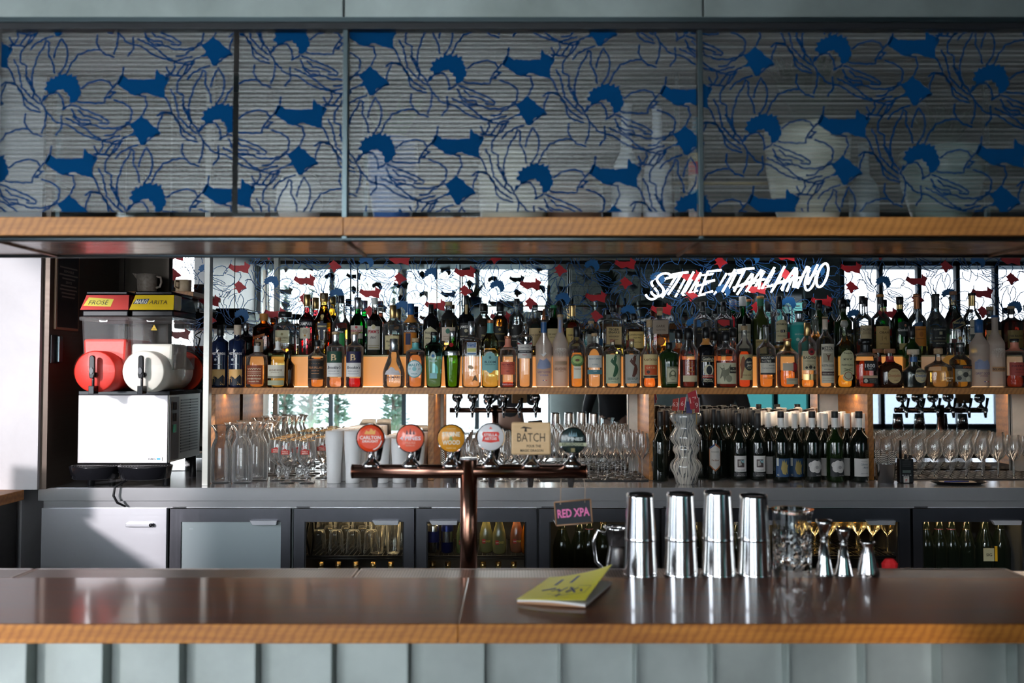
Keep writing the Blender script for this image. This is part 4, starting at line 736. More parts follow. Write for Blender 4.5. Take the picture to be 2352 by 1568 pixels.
B(wh, 1516, 42, 706, 'square whisky bottle with a beige script label and cork stopper', .74, .80, .3, 'clear', ('orange', 765), ('wood', 8), [('r', -18, 17, 736, 767, 'b09a86'), ('t', 'LARK', 749, 5.5, '6a5448', 20, 0, .2), ('t', 'Single Malt Whisky', 758, 2.4, '6a5448', 22), ('c', 0, 784, 9, 'a85a24', 10), ('c', 0, 784, 6, 'c07030', 7)], n=5, dep=.7, tier=2, band=('cork', 714, 724))
for x, l in ((1615, 'clear necked whisky bottle with square black label, directly behind the straight black rum'), (1663, 'clear necked whisky bottle standing behind the octopus label')):
    B(wh, x, 43, 693, l, .66, .80, .32, 'clear', ('deep', 778), ('black', 22), [('r', -19, 19, 751, 800, '141312'), ('t', 'STARWARD', 757, 4.2, 'b8a060', 34), ('r', -17, 17, 766, 767, '6a5a38')], tier=2, capr=13)
B(wh, 1707, 37, 681, 'green whisky bottle with a white cap and white label behind the dancing woman', .62, .76, .38, 'green', ('green', 730), ('white', 22), [('r', -16, 17, 745, 800, 'c9bda6'), ('t', 'LAPHROAIG', 763, 5.5, '3a4434', 32), ('t', '10 YEARS OLD', 772, 2.4, '5a5a48', 20)], tier=2)
B(wh, 1748, 38, 680, 'dark olive whisky bottle with an orange cap and dark sleeve', .60, .78, .38, 'olive', None, ('orange', 6), [('r', -17, 8, 780, 812, 'c2aa70'), ('t', 'LAGAVULIN', 785, 3.6, '4a3c20', 22, -4)], band=('green', 686, 703), tier=2)
B(wh, 1791, 37, 680, 'clear whisky bottle with an arched cream label reading 12', .64, .80, .38, 'clear', ('amber', 793), ('black', 30), [('r', -13, 15, 742, 785, 'd6c49a'), ('c', 1, 744, 14, 'd6c49a', 9), ('t', 'BOWMORE', 745, 4.6, '3a3428', 26, 1), ('r', -3, 8, 758, 764, '1c1a18'), ('t', '12', 761, 4, wt, 6, 2), ('t', 'AGED', 761, 2.4, '4a4438', 7, -9), ('t', 'YEARS', 761, 2.4, '4a4438', 7, 12), ('t', 'SINGLE MALT', 772, 2.6, '4a4438', 22, 1), ('r', -13, 15, 786, 791, '2a1a10')], tier=2, capr=14)
B(wh, 1836, 40, 714, 'opaque turquoise whisky bottle with a silver neck', .66, .80, .42, 'teal', None, ('black', 6), [('t', 'BRUICHLADDICH', 768, 3.6, 'bfe0d8', 31), ('c', -9, 780, 4, 'bfe0d8'), ('t', 'THE CLASSIC', 780, 3.4, 'bfe0d8', 16, 7), ('r', -10, 0, 793, 803, '5fb0a4')], band=('silver', 721, 740), tier=2)
B(wh, 1882, 36, 689, 'dark green whisky bottle peeping behind the mezcal', .64, .80, .38, 'dkgreen', None, ('black', 20), [('r', -14, 14, 765, 800, '141412')], tier=2)
B(wh, 1874, 30, 727, 'slim clear bottle with glass stopper wedged behind the mezcal', .68, .80, .42, 'clear', ('gold', 768), ('glass', 8), [], Y=4.345, tier=1)
B(wh, 1937, 40, 689, 'dark green whisky bottle behind the woven ball stopper', .60, .76, .38, 'dkgreen', None, ('black', 20), [('r', -14, 16, 758, 800, '161614'), ('t', 'Ardbeg', 768, 7, 'd8d0b8', 26, 2), ('t', 'TEN', 782, 3.6, 'd8d0b8', 10, 6)], tier=2)
B(wh, 1982, 40, 680, 'clear whisky bottle with a bulb neck and long cream label left of 14', .60, .74, .34, 'clear', ('amber', 752), ('black', 18), [('r', -12, 18, 748, 795, 'd0b890'), ('t', 'TALISKER', 757, 5, '5a4a38', 28, 3), ('t', 'SINGLE MALT', 763, 2.6, '5a4a38', 20, 3), ('t', 'SCOTCH WHISKY', 767, 2.6, '5a4a38', 22, 3)], tier=2, capr=13)
B(wh, 2024, 40, 676, 'whisky bottle with an orange cap and tall sandy label reading 14', .60, .74, .34, 'clear', ('amber', 745), ('orange', 6), [('r', -18, 18, 750, 801, 'c8a468'), ('t', 'OBAN', 764, 5, '5a4020', 22), ('t', '14', 777, 10, 'a88850', 12), ('c', 1, 756, 5, 'b09058', 3), ('t', 'WEST HIGHLAND', 790, 2.4, '6a5030', 22)], band=('brown' if 'brown' in CAPS else 'black', 682, 697), tier=2)
B(wh, 2069, 37, 681, 'green glass whisky bottle with a black shield label', .60, .76, .38, 'green', ('green', 715), ('black', 17), [('p', [(-12, 742), (0, 738), (16, 742), (17, 768), (0, 774), (-12, 766)], '14201c'), ('t', 'Glenfiddich', 758, 6, wt, 30, 2), ('r', -10, 12, 789, 803, 'b8a468'), ('c', 4, 748, 3, 'b87a5c')], band=('gold', 700, 710), tier=2, capr=16)
B(wh, 2108, 38, 675, 'whisky bottle with a copper neck and an orange label', .58, .74, .34, 'clear', ('yellow', 760), ('copper', 6), [('r', -16, 17, 750, 795, 'd0802c'), ('t', 'GLENMORANGIE', 757, 3.8, '6a3410', 30), ('c', 1, 768, 5, 'b0641c', 6), ('t', 'ORIGINAL', 778, 2.6, '6a3410', 20)], band=('copper', 682, 709), tier=2)
B(wh, 2152, 41, 675, 'whisky bottle with a long black neck wrap and black label', .56, .74, .34, 'clear', ('deep', 790), ('black', 6), [('r', -18, 18, 752, 797, '17181a'), ('t', 'GLENMORANGIE', 757, 3.6, 'a8a498', 30), ('r', -3, 4, 762, 769, 'b8ac8c'), ('t', 'EXTREMELY RARE', 776, 2.6, 'a8a498', 24), ('r', -16, 16, 783, 784, 'a8986c'), ('t', 'MALAGA', 789, 3, 'a8a498', 20)], band=('black', 681, 706), tier=2)
B(wh, 2192, 45, 669, 'big square shouldered whisky bottle with a slanted blue and gold label', .46, .80, .32, 'clear', ('clear', 700), ('wood', 8), [('p', [(-12, 741), (20, 722), (20, 745), (-12, 759)], 'b09a6a'), ('p', [(-11, 743), (19, 725), (19, 743), (-11, 757)], '1a2436'), ('t', 'Blue Label', 741, 6, 'cfb880', 26, 4), ('c', 4, 777, 4, 'c8a050')], n=4, dep=.9, tier=2, capr=16)
B(wh, 2235, 38, 673, 'whisky bottle with a gold neck and pale split label behind the blue necked vodka', .60, .78, .36, 'clear', ('gold', 790), ('black', 6), [('r', -14, 14, 735, 768, 'bcb4a0'), ('t', 'MACALLAN', 752, 4, '4a4438', 24), ('r', -14, 14, 768, 792, '4a5450')], band=('gold', 679, 702), tier=2)
B(wh, 2276, 45, 704, 'rounded whisky bottle with a sandy label and cork top, left one of the last pair', .66, .80, .28, 'clear', ('amber', 745), ('cork', 8), [('r', -19, 19, 759, 800, 'c2a878'), ('t', 'THE BALVENIE', 772, 4, '5a4a30', 32), ('t', 'DOUBLEWOOD', 780, 2.6, '5a4a30', 22)], tier=2)
B(wh, 2325, 47, 703, 'rounded whisky bottle with a black neck and olive gold label', .66, .80, .28, 'clear', ('deep', 735), ('cork', 6), [('r', -20, 20, 759, 800, '8a7038'), ('t', 'THE BALVENIE', 772, 4, '2c2410', 34), ('t', 'CARIBBEAN CASK', 780, 2.6, '2c2410', 26)], band=('black', 709, 722), tier=2)
B(lq, 2362, 36, 700, 'red bottle cut off by the picture edge on the riser', .62, .76, .36, 'clear', ('rosy', 740), ('black', 14), [('r', -15, 15, 770, 800, 'a83228')], tier=2)
# low bottles tucked between the two rows
for x, yt, c, l in ((1640, 760, 'black', 'black capped bottle squeezed between the two rows behind the black rum'), (1684, 753, 'black', 'black capped amber bottle tucked behind the octopus bottle'), (1560, 756, 'black', 'dark capped bottle half hidden beside the dark rum decanter')):
    B(rm, x, 34, yt, l, .6, .74, .44, 'clear', ('rosy', 800), (c, 22), [], Y=4.345, tier=1)
# ================================================================ glassware on the counter
GW = thin_glass((.985, .985, .98), .9, gl=1.2, lit_edge=.5, lit_base=.06)
GW2 = thin_glass((.985, .985, .985), .85, gl=1.4, lit_edge=.5, lit_base=.045)
Mfrost = mat((.93, .91, .90), .5, a=.78, name='frosted_tumbler')
def put(proto, x, Y, used=[]):
    o = proto if proto not in used else copytree(proto)
    if proto not in used: used.append(proto)
    o.location = (x, Y, ZC); return o
t0 = thing('carafe', 'empty flared glass carafe in the block at the left end of the counter', 'carafe', group='glass carafes')
MB().lathe([(.040, 0), (.046, .004), (.047, .02), (.047, .165), (.040, .190), (.028, .215), (.027, .228), (.036, .255), (.049, .272)], 22, cap1=False).build('glass_body', GW, t0)
MB().tube([(.049 * cos(a), .049 * sin(a), .272) for a in [2 * pi * i / 22 for i in range(22)]], .0012, 5, True).build('rim', GW2, t0)
for c in range(2):
    for r in range(5):
        x = -1.37 + c * .099 + (.045 if r % 2 else 0); Y = 4.12 + r * .095
        place(put(t0, x, Y), 'empty flared glass carafe', r, c)
def goblet(s, label):
    t = thing('beer_goblet', label, 'glass', group='stemmed beer goblets')
    MB().lathe([(.034 * s, 0), (.036 * s, .003), (.012 * s, .010), (.006 * s, .02), (.013 * s, .042), (.013 * s, .052), (.006 * s, .072), (.012 * s, .078), (.034 * s, .098), (.043 * s, .13), (.042 * s, .16), (.035 * s, .20)], 20, cap1=False).build('glass_body', GW2, t)
    MB().tube([(.035 * s * cos(a), .035 * s * sin(a), .20) for a in [2 * pi * i / 20 for i in range(20)]], .0012, 5, True).build('gold_rim', M_gold, t)
    R = .0425 * s; mb = MB(); pts = []
    for i in range(9):
        a = -.5 + i / 8; x = a; pts.append((R * sin(x), -R * cos(x)))
    mb.add([(p[0], p[1] - .0006, .138) for p in pts] + [(p[0], p[1] - .0006, .158 + (.006 if 2 < i < 6 else 0)) for i, p in enumerate(pts)], [(i, i + 1, 10 + i, 9 + i) for i in range(8)])
    b = mb.build('red_badge', ink('b8322a'), t)
    lettering('STELLA', .006, .03, lambda u, v: (R * sin(u / R), -R * cos(u / R) - .001, .152 + v), 'lettering', ink('e6d0c0'), b)
    lettering('ARTOIS', .006, .03, lambda u, v: (R * sin(u / R), -R * cos(u / R) - .001, .143 + v), 'lettering', ink('e6d0c0'), b)
    return t
g1 = goblet(1.0, 'short gold rimmed goblet with a red badge, in the front pair')
for px, l in ((662, 'left'), (707, 'right')): put(g1, XX(px, 4.12), 4.115)['label'] = 'short gold rimmed goblet with a red badge, %s one of the front pair' % l
g2 = goblet(1.12, 'taller gold rimmed goblet with a red badge packed behind the front pair')
for r in range(4):
    for c in range(3):
        if not (r == 0 and c == 2): place(put(g2, -1.126 + c * .098, 4.215 + r * .098), 'taller gold rimmed goblet behind the front pair', r, c)
def tumbler(h, r0, r1, label, grp):
    t = thing('frosted_glass', label, 'glass', group=grp)
    MB().lathe([(r0 * .9, 0), (r0, .003), (r0 * 1.02, h * .3), (r1 * 1.02, h * .8), (r1, h), (r1 - .003, h), (r0 - .004, .012), (0, .012)], 20).build('glass_body', Mfrost, t)
    return t
f1 = tumbler(.245, .033, .041, 'tall frosted beer glass in the block right of the goblets', 'tall frosted glasses')
for r in range(6):
    for c in range(2 if r < 6 else 3):
        place(put(f1, XX(769 + 0, 4.13) + c * .088 + .012 * r, 4.13 + r * .086), 'tall frosted beer glass', r, c)
f2 = tumbler(.21, .031, .038, 'shorter frosted beer glass behind the two leftmost tap badges', 'short frosted glasses')
for r in range(6):
    for c in range(3): place(put(f2, XX(878, 4.14) + c * .083 + (.012 * r), 4.14 + r * .082), 'shorter frosted beer glass behind the tap badges', r, c) if XX(878, 4.14) + c * .083 + .012 * r < XX(978, 4.3) - .02 else None
def wine(h, rb, rr, label, grp, name='wine_glass'):
    t = thing(name, label, 'glass', group=grp)
    MB().lathe([(rb * .95, 0), (rb * .9, .002), (.005, .007), (.0035, .02), (.0035, h * .42), (.008, h * .45), (rr * .8, h * .56), (rr * 1.08, h * .70), (rr * 1.05, h * .8), (rr * .86, h)], 16, cap1=False).build('glass_body', GW2, t)
    return t
# behind the taps
w1 = wine(.185, .032, .036, 'small stemmed glass in the crowd behind the beer taps', 'stemmed glasses behind the taps')
for r in range(5):
    for c in range(6):
        x = XX(1078, 4.2) + c * .082 + (.035 if r % 2 else 0)
        if x < XX(1262, 4.2): place(put(w1, x, 4.2 + r * .082), 'small stemmed glass behind the beer taps', r, c)
# wine glasses in diagonal lanes
m = MB().box(XX(1240, 4.19), XX(1488, 4.19), 4.185, 4.58, ZC + .0005, ZC + .004); tag(m.build('bar_mat', mat((.02, .02, .022), .7, name='rubber_mat'), None), 'black rubber mat under the diagonal lanes of wine glasses', 'mat')
w2 = wine(.222, .033, .034, 'wine glass in the diagonal lanes right of the beer taps', 'wine glasses in diagonal lanes')
for k, px in enumerate((1322, 1362, 1404, 1444, 1484)):
    for r in range(6):
        Y = 4.225 + r * .064 + (0 if k % 2 == 0 else 0); x = XX(px - 10, 4.225) - (.0 if r % 2 == 0 else .037)
        o = put(w2, x, Y); o.location.z = ZC + .004; o['label'] = 'wine glass in the diagonal lanes, lane %s from the taps, %s from the front' % (ORD[k], ORD[r])
# right hand block
m = MB().box(XX(2010, 4.25), XX(2500, 4.25), 4.235, 4.58, ZC + .0005, ZC + .004); tag(m.build('bar_mat', mat((.02, .02, .022), .7, name='rubber_mat'), None), 'black rubber mat under the packed glasses at the right', 'mat')
w3 = wine(.19, .033, .0355, 'wine glass in the packed block behind the walkie talkie', 'wine glasses packed at the right')
for r in range(5):
    for c in range(11):
        x = XX(2030, 4.3) + c * .078 + (.039 if r % 2 else 0)
        o = place(put(w3, x, 4.285 + r * .068), 'wine glass packed behind the walkie talkie', r, c); o.location.z = ZC + .004
# straw cups
def stripes():
    M, nt, b = principled('striped_paper'); L = nt.links
    mp = mapped(nt, (1, 1, 1), (0, math.radians(35), 0)); w_ = N(nt, 'TexWave', Scale=42); w_.bands_direction = 'Z'; L.new(mp.outputs[0], w_.inputs[0])
    cr_ = nt.nodes.new('ShaderNodeValToRGB'); cr_.color_ramp.interpolation = 'CONSTANT'; cr_.color_ramp.elements[0].color = (.015, .015, .015, 1); cr_.color_ramp.elements[1].position = .5; cr_.color_ramp.elements[1].color = (.8, .74, .66, 1)
    L.new(w_.outputs[0], cr_.inputs[0]); L.new(cr_.outputs[0], b.inputs['Base Color']); b.inputs['Roughness'].default_value = .6; return M
MST = stripes()
def strawcup(px, Y, label, n, seed):
    x = XX(px, Y)
    t = thing('steel_cup', label, 'cup', (x, Y, ZC)); k = .0445
    MB().lathe([(.034, 0), (.036, .003), (.0445, .092), (.0455, .094), (.043, .093), (.034, .006), (0, .006)], 24).build('cup_body', M_tin, t)
    r = random.Random(seed)
    for i in range(n):
        a = r.uniform(0, 2 * pi); q = sqrt(r.random()); bx, by = .026 * q * cos(a), .026 * q * sin(a); tx, ty = .052 * q * cos(a) + r.uniform(-.008, .008), .045 * q * sin(a)
        o = MB().tube([(x + bx, Y + by, ZC + .008), (x + tx, Y + ty, ZC + .145 + r.uniform(-.018, .01))], .0035, 6).build('paper_straw', MST)
        tag(o, 'black and white paper straw in the steel cup ' + label.split('straws ')[1], 'straw', 'striped straws ' + str(px))
strawcup(1513, 4.23, 'steel cup of striped straws left of the ceramic vase', 26, 1)
strawcup(2031, 4.13, 'steel cup of striped straws beside the walkie talkie', 28, 2)
strawcup(1036, 4.15, 'steel cup of striped straws behind the amber tap badge', 18, 3)
# ceramic vase with table flags
def drip():
    M, nt, b = principled('drip_glaze'); L = nt.links
    tt = nt.nodes.new('ShaderNodeTexCoord'); sx = nt.nodes.new('ShaderNodeSeparateXYZ'); L.new(tt.outputs['Object'], sx.inputs[0])
    at = nt.nodes.new('ShaderNodeMath'); at.operation = 'ARCTAN2'; L.new(sx.outputs[1], at.inputs[0]); L.new(sx.outputs[0], at.inputs[1])
    cx = nt.nodes.new('ShaderNodeCombineXYZ'); mz = nt.nodes.new('ShaderNodeMath'); mz.operation = 'MULTIPLY'; mz.inputs[1].default_value = 5
    ma = nt.nodes.new('ShaderNodeMath'); ma.operation = 'MULTIPLY'; ma.inputs[1].default_value = 3.6
    L.new(sx.outputs[2], mz.inputs[0]); L.new(at.outputs[0], ma.inputs[0]); L.new(ma.outputs[0], cx.inputs[0]); L.new(mz.outputs[0], cx.inputs[1])
    n = N(nt, 'TexNoise', Scale=1.6, Detail=1.5, Distortion=.6); L.new(cx.outputs[0], n.inputs[0])
    c1 = nt.nodes.new('ShaderNodeValToRGB'); e = c1.color_ramp.elements; e[0].position = .40; e[0].color = (.70, .64, .55, 1); e[1].position = .60; e[1].color = (.62, .57, .50, 1)
    for p, c in ((.455, (.62, .56, .48)), (.47, (.03, .025, .025)), (.50, (.22, .23, .24)), (.53, (.03, .025, .025)), (.545, (.66, .6, .52))):
        q = e.new(p); q.color = (*c, 1)
    L.new(n.outputs[0], c1.inputs[0])
    mr = N(nt, 'MapRange'); mr.inputs[1].default_value = .17; mr.inputs[2].default_value = .32; L.new(sx.outputs[2], mr.inputs[0])
    mm = nt.nodes.new('ShaderNodeMixRGB'); mm.inputs[2].default_value = (.22, .24, .25, 1); ms = nt.nodes.new('ShaderNodeMath'); ms.operation = 'MULTIPLY'; ms.inputs[1].default_value = .7
    L.new(mr.outputs[0], ms.inputs[0]); L.new(ms.outputs[0], mm.inputs[0]); L.new(c1.outputs[0], mm.inputs[1]); L.new(mm.outputs[0], b.inputs['Base Color'])
    b.inputs['Roughness'].default_value = .12; b.inputs['Coat Weight'].default_value = .5; return M
YV = 4.11; u = YV / 2000
tv = thing('ceramic_vase', 'wavy drip glazed ceramic vase holding red numbered table flags', 'vase', (XX(1574, YV), YV, ZC))
pr = []
for y, wd in ((1104, 44), (1102, 47), (1085, 56), (1070, 72), (1063, 73), (1055, 66), (1047, 50), (1040, 49), (1030, 60), (1022, 58), (1018, 52), (1012, 64), (1003, 74), (995, 70), (985, 56), (978, 50), (970, 58), (962, 70), (952, 72), (947, 68)):
    pr.append((wd * u / 2, (1104 - y) * u * 1.02))
MB().lathe(pr + [(pr[-1][0] - .006, pr[-1][1]), (pr[-4][0] - .02, pr[-4][1]), (.02, .2)], 36, cap1=True).build('vase_body', drip(), tv)
fl = (('63', 1551, 928, '9c2c1c', -.10, 13, 30), ('6', 1567, 926, 'a81c28', -.14, 12, 32), ('17', 1592, 918, 'a8202c', .18, 20, 42), ('9', 1600, 930, '8c1c22', .05, 10, 34))
for k, (s_, px, py, c, rot, wd, ht) in enumerate(fl):
    Yk = 4.07 - .012 * k; xk, zk = P(px, py, Yk); uu = Yk / 2000
    tf = thing('table_flag', ['orange red', 'crimson', 'tall crimson', 'dark red'][k] + ' table flag numbered ' + s_ + ' standing in the ceramic vase', 'flag', (xk, Yk, zk), group='numbered table flags')
    c_, s2 = cos(rot), sin(rot)
    w_, h_ = wd * uu, ht * uu
    q = lambda a, b: (a * c_ - b * s2, a * s2 + b * c_)
    MB().prism([q(-w_ / 2, -h_ / 2), q(w_ / 2, -h_ / 2), q(w_ / 2, h_ / 2), q(-w_ / 2, h_ / 2 - .008)], -.001, .001).build('flag_card', ink(c), tf)
    MB().prism([q(w_ / 2, -h_ / 2 - .002), q(w_ / 2 + .0025, -h_ / 2 - .002), q(w_ / 2 + .0025, h_ / 2), q(w_ / 2, h_ / 2)], -.002, .002).build('white_edge', ink('d8cfc8'), tf)
    MB().tube([(0, .004, -.09), (*q(0, h_ * .2)[:1], .004, q(0, h_ * .2)[1])], .0028, 6).build('stick', mat((.4, .25, .1), .6), tf)
    lettering(s_, h_ * .34, None, flat(0, -.0016, 0, rot), 'lettering', ink('e0b8b0'), tf, bold=0)
# blue flag sliver
Yk = 4.1; xk, zk = P(1583, 934, Yk)
tf = thing('table_flag', 'small purple blue table flag tucked between the red ones', 'flag', (xk, Yk, zk), group='numbered table flags')
MB().box(-.014, .014, -.001, .001, -.03, .025).build('flag_card', ink('4a4a7c'), tf); MB().tube([(0, .003, -.08), (0, .003, .02)], .0025, 6).build('stick', mat((.4, .25, .1), .6), tf)
# wine bottles
Mwb = mat((.006, .009, .006), .05, coat=.5, name='dark_wine_glass'); Mwg = mat((.010, .022, .005), .06, coat=.5, name='green_wine_glass')
def winebottle(px, Y, yt, label, capc, els, gl=Mwb, yb=None, ch=34, w_=36, sh=.56, nk=.76, sleeve=None, group='wine bottles on the counter'):
    GL['_w'] = gl
    t = bottle('wine_bottle', px, w_, yt, label, sh, nk, .34, '_w', None, (capc, ch), els, Y=Y, z0=ZC, group=group, capr=w_ * .40)
    return t
CAPS['matteblack'] = mat((.02, .02, .022), .45, name='matte_black_capsule'); CAPS['chalk'] = mat((.86, .83, .80), .5, name='chalk_capsule')
winebottle(1516, 4.2, 944, 'black wine bottle left of the ceramic vase behind the straw cup', 'matteblack', [])
dm = [(-15, 1028), (0, 1016), (15, 1028), (15, 1068), (0, 1081), (-15, 1068)]
winebottle(1638, 4.24, 939, 'slim black wine bottle with a pointed white label edged in blue and red', 'matteblack', [('p', dm, 'b0683c'), ('p', [(-14, 1027), (0, 1016), (-1, 1024), (-14, 1031)], '2a4a7c'), ('p', [(-13, 1030), (0, 1021), (13, 1030), (13, 1066), (0, 1077), (-13, 1066)], 'd8d2cc'), ('t', 'YANGARRA', 1036, 2.6, '7a746c', 20), ('t', 'The Blend', 1055, 4, '8a5a40', 18, 0, .3)], w_=30)
sq = lambda: [('r', -15, 15, 1045, 1081, 'd8d2ce'), ('r', -8, 8, 1053, 1071, '4a3c3c'), ('p', [(-1, 1054), (8, 1054), (8, 1062), (2, 1060)], '8ab0b8'), ('p', [(-6, 1056), (-1, 1055), (2, 1066), (-5, 1068)], 'a8a098'), ('t', 'TWO HANDS', 1077, 2, '6a6460', 18), ('r', -17, 17, 1083, 1092, '2a2a2c'), ('t', '2017 SHIRAZ', 1086, 2, 'a8a4a0', 14), ('t', 'BAROSSA VALLEY', 1089.5, 1.8, 'a8a4a0', 18), ('c', 0, 1033, 7, '1c1e20'), ('c', 0, 1033, 5.5, '0c0d0e')]
winebottle(1695.5, 4.24, 948, 'black wine bottle with a square picture label, left of the matching pair', 'matteblack', sq())
winebottle(1739, 4.24, 948, 'black wine bottle with a square picture label, right of the matching pair', 'matteblack', sq())
hand = lambda: [('r', -18, 18, 1051, 1093, '2a4a70'), ('p', [(-2, 1086), (-6, 1074), (-4, 1062), (-2, 1054), (0, 1062), (2, 1053), (4, 1062), (7, 1055), (8, 1066), (12, 1064), (9, 1074), (10, 1086), (4, 1088)], 'b09a5c'), ('r', -16, -11, 1050, 1068, 'c8c8c0'), ('t', 'G', 1088, 4, 'c8c0a8', 5, -13)]
winebottle(1792, 4.18, 944, 'wine bottle with a blue label showing a golden hand, white neck sleeve', 'matteblack', hand(), ch=15, w_=37)
winebottle(1824, 4.26, 949, 'second blue hand label bottle, behind with a white capsule', 'chalk', hand(), w_=36)
cl = lambda: [('r', -18, 18, 1051, 1092, '26272a'), ('c', -8, 1066, 7, 'cfc8c4'), ('c', -1, 1062, 7, 'd8d2ce'), ('c', 8, 1064, 8, 'cfc8c4'), ('c', -5, 1074, 8, 'd8d2ce'), ('c', 5, 1075, 9, 'cfc8c4'), ('c', 14, 1070, 6, 'c4beba'), ('c', 4, 1071, 4, '9a9492'), ('t', 'EA', 1056, 4, '8a8680', 8, 12), ('t', 'PINOT NOIR', 1089, 2, 'b8b2ac', 12, 8)]
winebottle(1863.5, 4.18, 944, 'green black wine bottle with a white cloud label, left of its twin', 'matteblack', cl(), gl=Mwb, ch=15, w_=38)
winebottle(1915.5, 4.18, 944, 'green black wine bottle with a white cloud label, right of its twin', 'matteblack', cl(), gl=Mwg, ch=15, w_=38)
cab = lambda: [('r', -19, 19, 1051, 1092, 'd0cac6'), ('t', 'Cabernet', 1064, 4.5, '7a8088', 18, 4, .35), ('t', 'Merlot', 1071, 4.5, '7a8088', 14, 8, .35), ('t', 'LANGHORNE CREEK', 1057, 1.8, '8a8684', 16, 4), ('t', 'WINE OF AUSTRALIA', 1085, 1.8, '8a8684', 18, 4)]
winebottle(1971, 4.18, 944, 'dark wine bottle with a big white handwritten label by the wooden upright', 'matteblack', cab(), ch=16, w_=41, sh=.62, nk=.74)
winebottle(1986, 4.27, 949, 'wine bottle with a white capsule and label, peeping behind the handwritten one', 'chalk', cab(), w_=40, sh=.62, nk=.74)
for px in (1792, 1863.5, 1915.5, 1971):   # white sleeve below the black top
    Y = 4.18; o = [q for q in COL.objects if q.name.startswith('wine_bottle') and abs(q.location.x - XX(px, Y)) < 1e-4][0]
    MB().lathe([(.0152, ZZ(981, Y) - ZC), (.0152, ZZ(959, Y) - ZC)], 20, cap0=False, cap1=False).build('neck_sleeve', CAPS['chalk'], o)
pb = winebottle(1530, 4.335, 941, 'unlabelled dark wine bottle packed in the back rows', 'matteblack', [], group='dark capped wine bottles in the back rows')
pw = winebottle(1944, 4.265, 949, 'white capped wine bottle packed in the back rows', 'chalk', [('r', -15, 15, 1050, 1090, 'b8b2ae')], group='white capped wine bottles in the back rows', w_=36)
xb_, xw_ = pb.location.x, pw.location.x
for r in range(4):
    for c in range(6):
        if r == 0 and c == 0: continue
        x = XX(1530, 4.33) + c * .086 + (.043 if r % 2 else 0); Y = 4.33 + r * .075
        if x < XX(1760, 4.33): o = place(copytree(pb, (x, Y, ZC)), 'dark capped wine bottle behind the labelled ones', r, c)
    for c in range(7):
        x = XX(1765, 4.33) + c * .086 + (.043 if r % 2 else 0); Y = 4.345 + r * .074
        if x < XX(1990, 4.33) - .03: o = place(copytree(pw, (x, Y, ZC)), 'white capped wine bottle behind the labelled ones', r, c)
for px, l in ((1892, 'between the two cloud labels'),): o = copytree(pw, (XX(px, 4.27), 4.265, ZC), 'white capped wine bottle peeping out ' + l)
for px, l in (): o = copytree(pb, (XX(px, 4.3), 4.315, ZC), 'dark capped wine bottle peeping out ' + l)
# walkie talkie
Y = 4.13; u = Y / 2000; t = thing('walkie_talkie', 'black two way radio with a long aerial standing on the counter', 'radio', (XX(2076, Y), Y, ZC))
MB().box(-.034, .034, -.015, .018, 0, .115).build('radio_body', M_blk, t, .005)
MB().cyl((-.022, 0, .11), (-.022, 0, .20), .0075, 12, .0045).build('antenna', M_blk, t); MB().cyl((.002, 0, .11), (.002, 0, .135), .007, 12).build('knob', M_blk, t); MB().cyl((.022, 0, .11), (.022, 0, .131), .006, 12).build('knob', M_blk, t)
MB().box(-.02, .018, -.0165, -.0148, .048, .062).build('screen', mat((.10, .13, .12), .15), t)
for i in range(6): MB().box(-.02, .02, -.0163, -.0148, .078 + i * .005, .080 + i * .005).build('speaker_slot', mat((.03, .03, .03), .5), t)
for i in range(4): MB().box(-.022 + i * .0115, -.014 + i * .0115, -.0165, -.0148, .036, .040).build('button', mat((.3, .3, .3), .4), t)
b = MB().box(-.016, .010, -.0165, -.0148, .003, .033).build('sticker', ink('cfc6be'), t)
lettering('P', .012, None, flat(-.003, -.0172, .014), 'lettering', ink('c8402c'), b); lettering('PROP', .004, .016, flat(-.003, -.0172, .027), 'lettering', ink('5a5a5a'), b)
lettering('KENWOOD', .003, .018, flat(0, -.0156, .11), 'lettering', ink('8a8a8a'), t)
# bill tray
Y = 4.08; u = Y / 2000; t = thing('bill_tray', 'shallow black oval tray with a paper slip beside the radio', 'tray', (XX(2198, Y), Y, ZC))
mb = MB(); mb.lathe([(.10, 0), (.132, .012), (.138, .014), (.130, .0145), (.098, .004), (0, .004)], 36, dep=.42); mb.build('tray_dish', M_blkgloss, t)
MB().add([(-.09, -.03, .010), (.07, -.035, .012), (.075, .03, .013), (-.08, .035, .012), (-.09, -.03, .009), (.07, -.035, .011), (.075, .03, .012), (-.08, .035, .011)], [(0, 1, 2, 3), (4, 7, 6, 5), (0, 4, 5, 1), (1, 5, 6, 2), (2, 6, 7, 3), (3, 7, 4, 0)]).build('paper_slip', ink('b8a898'), t)
MB().tube([(-.085, -.036, .017), (.03, -.03, .017)], .003, 8).build('pen', ink('2a3a8c'), t)

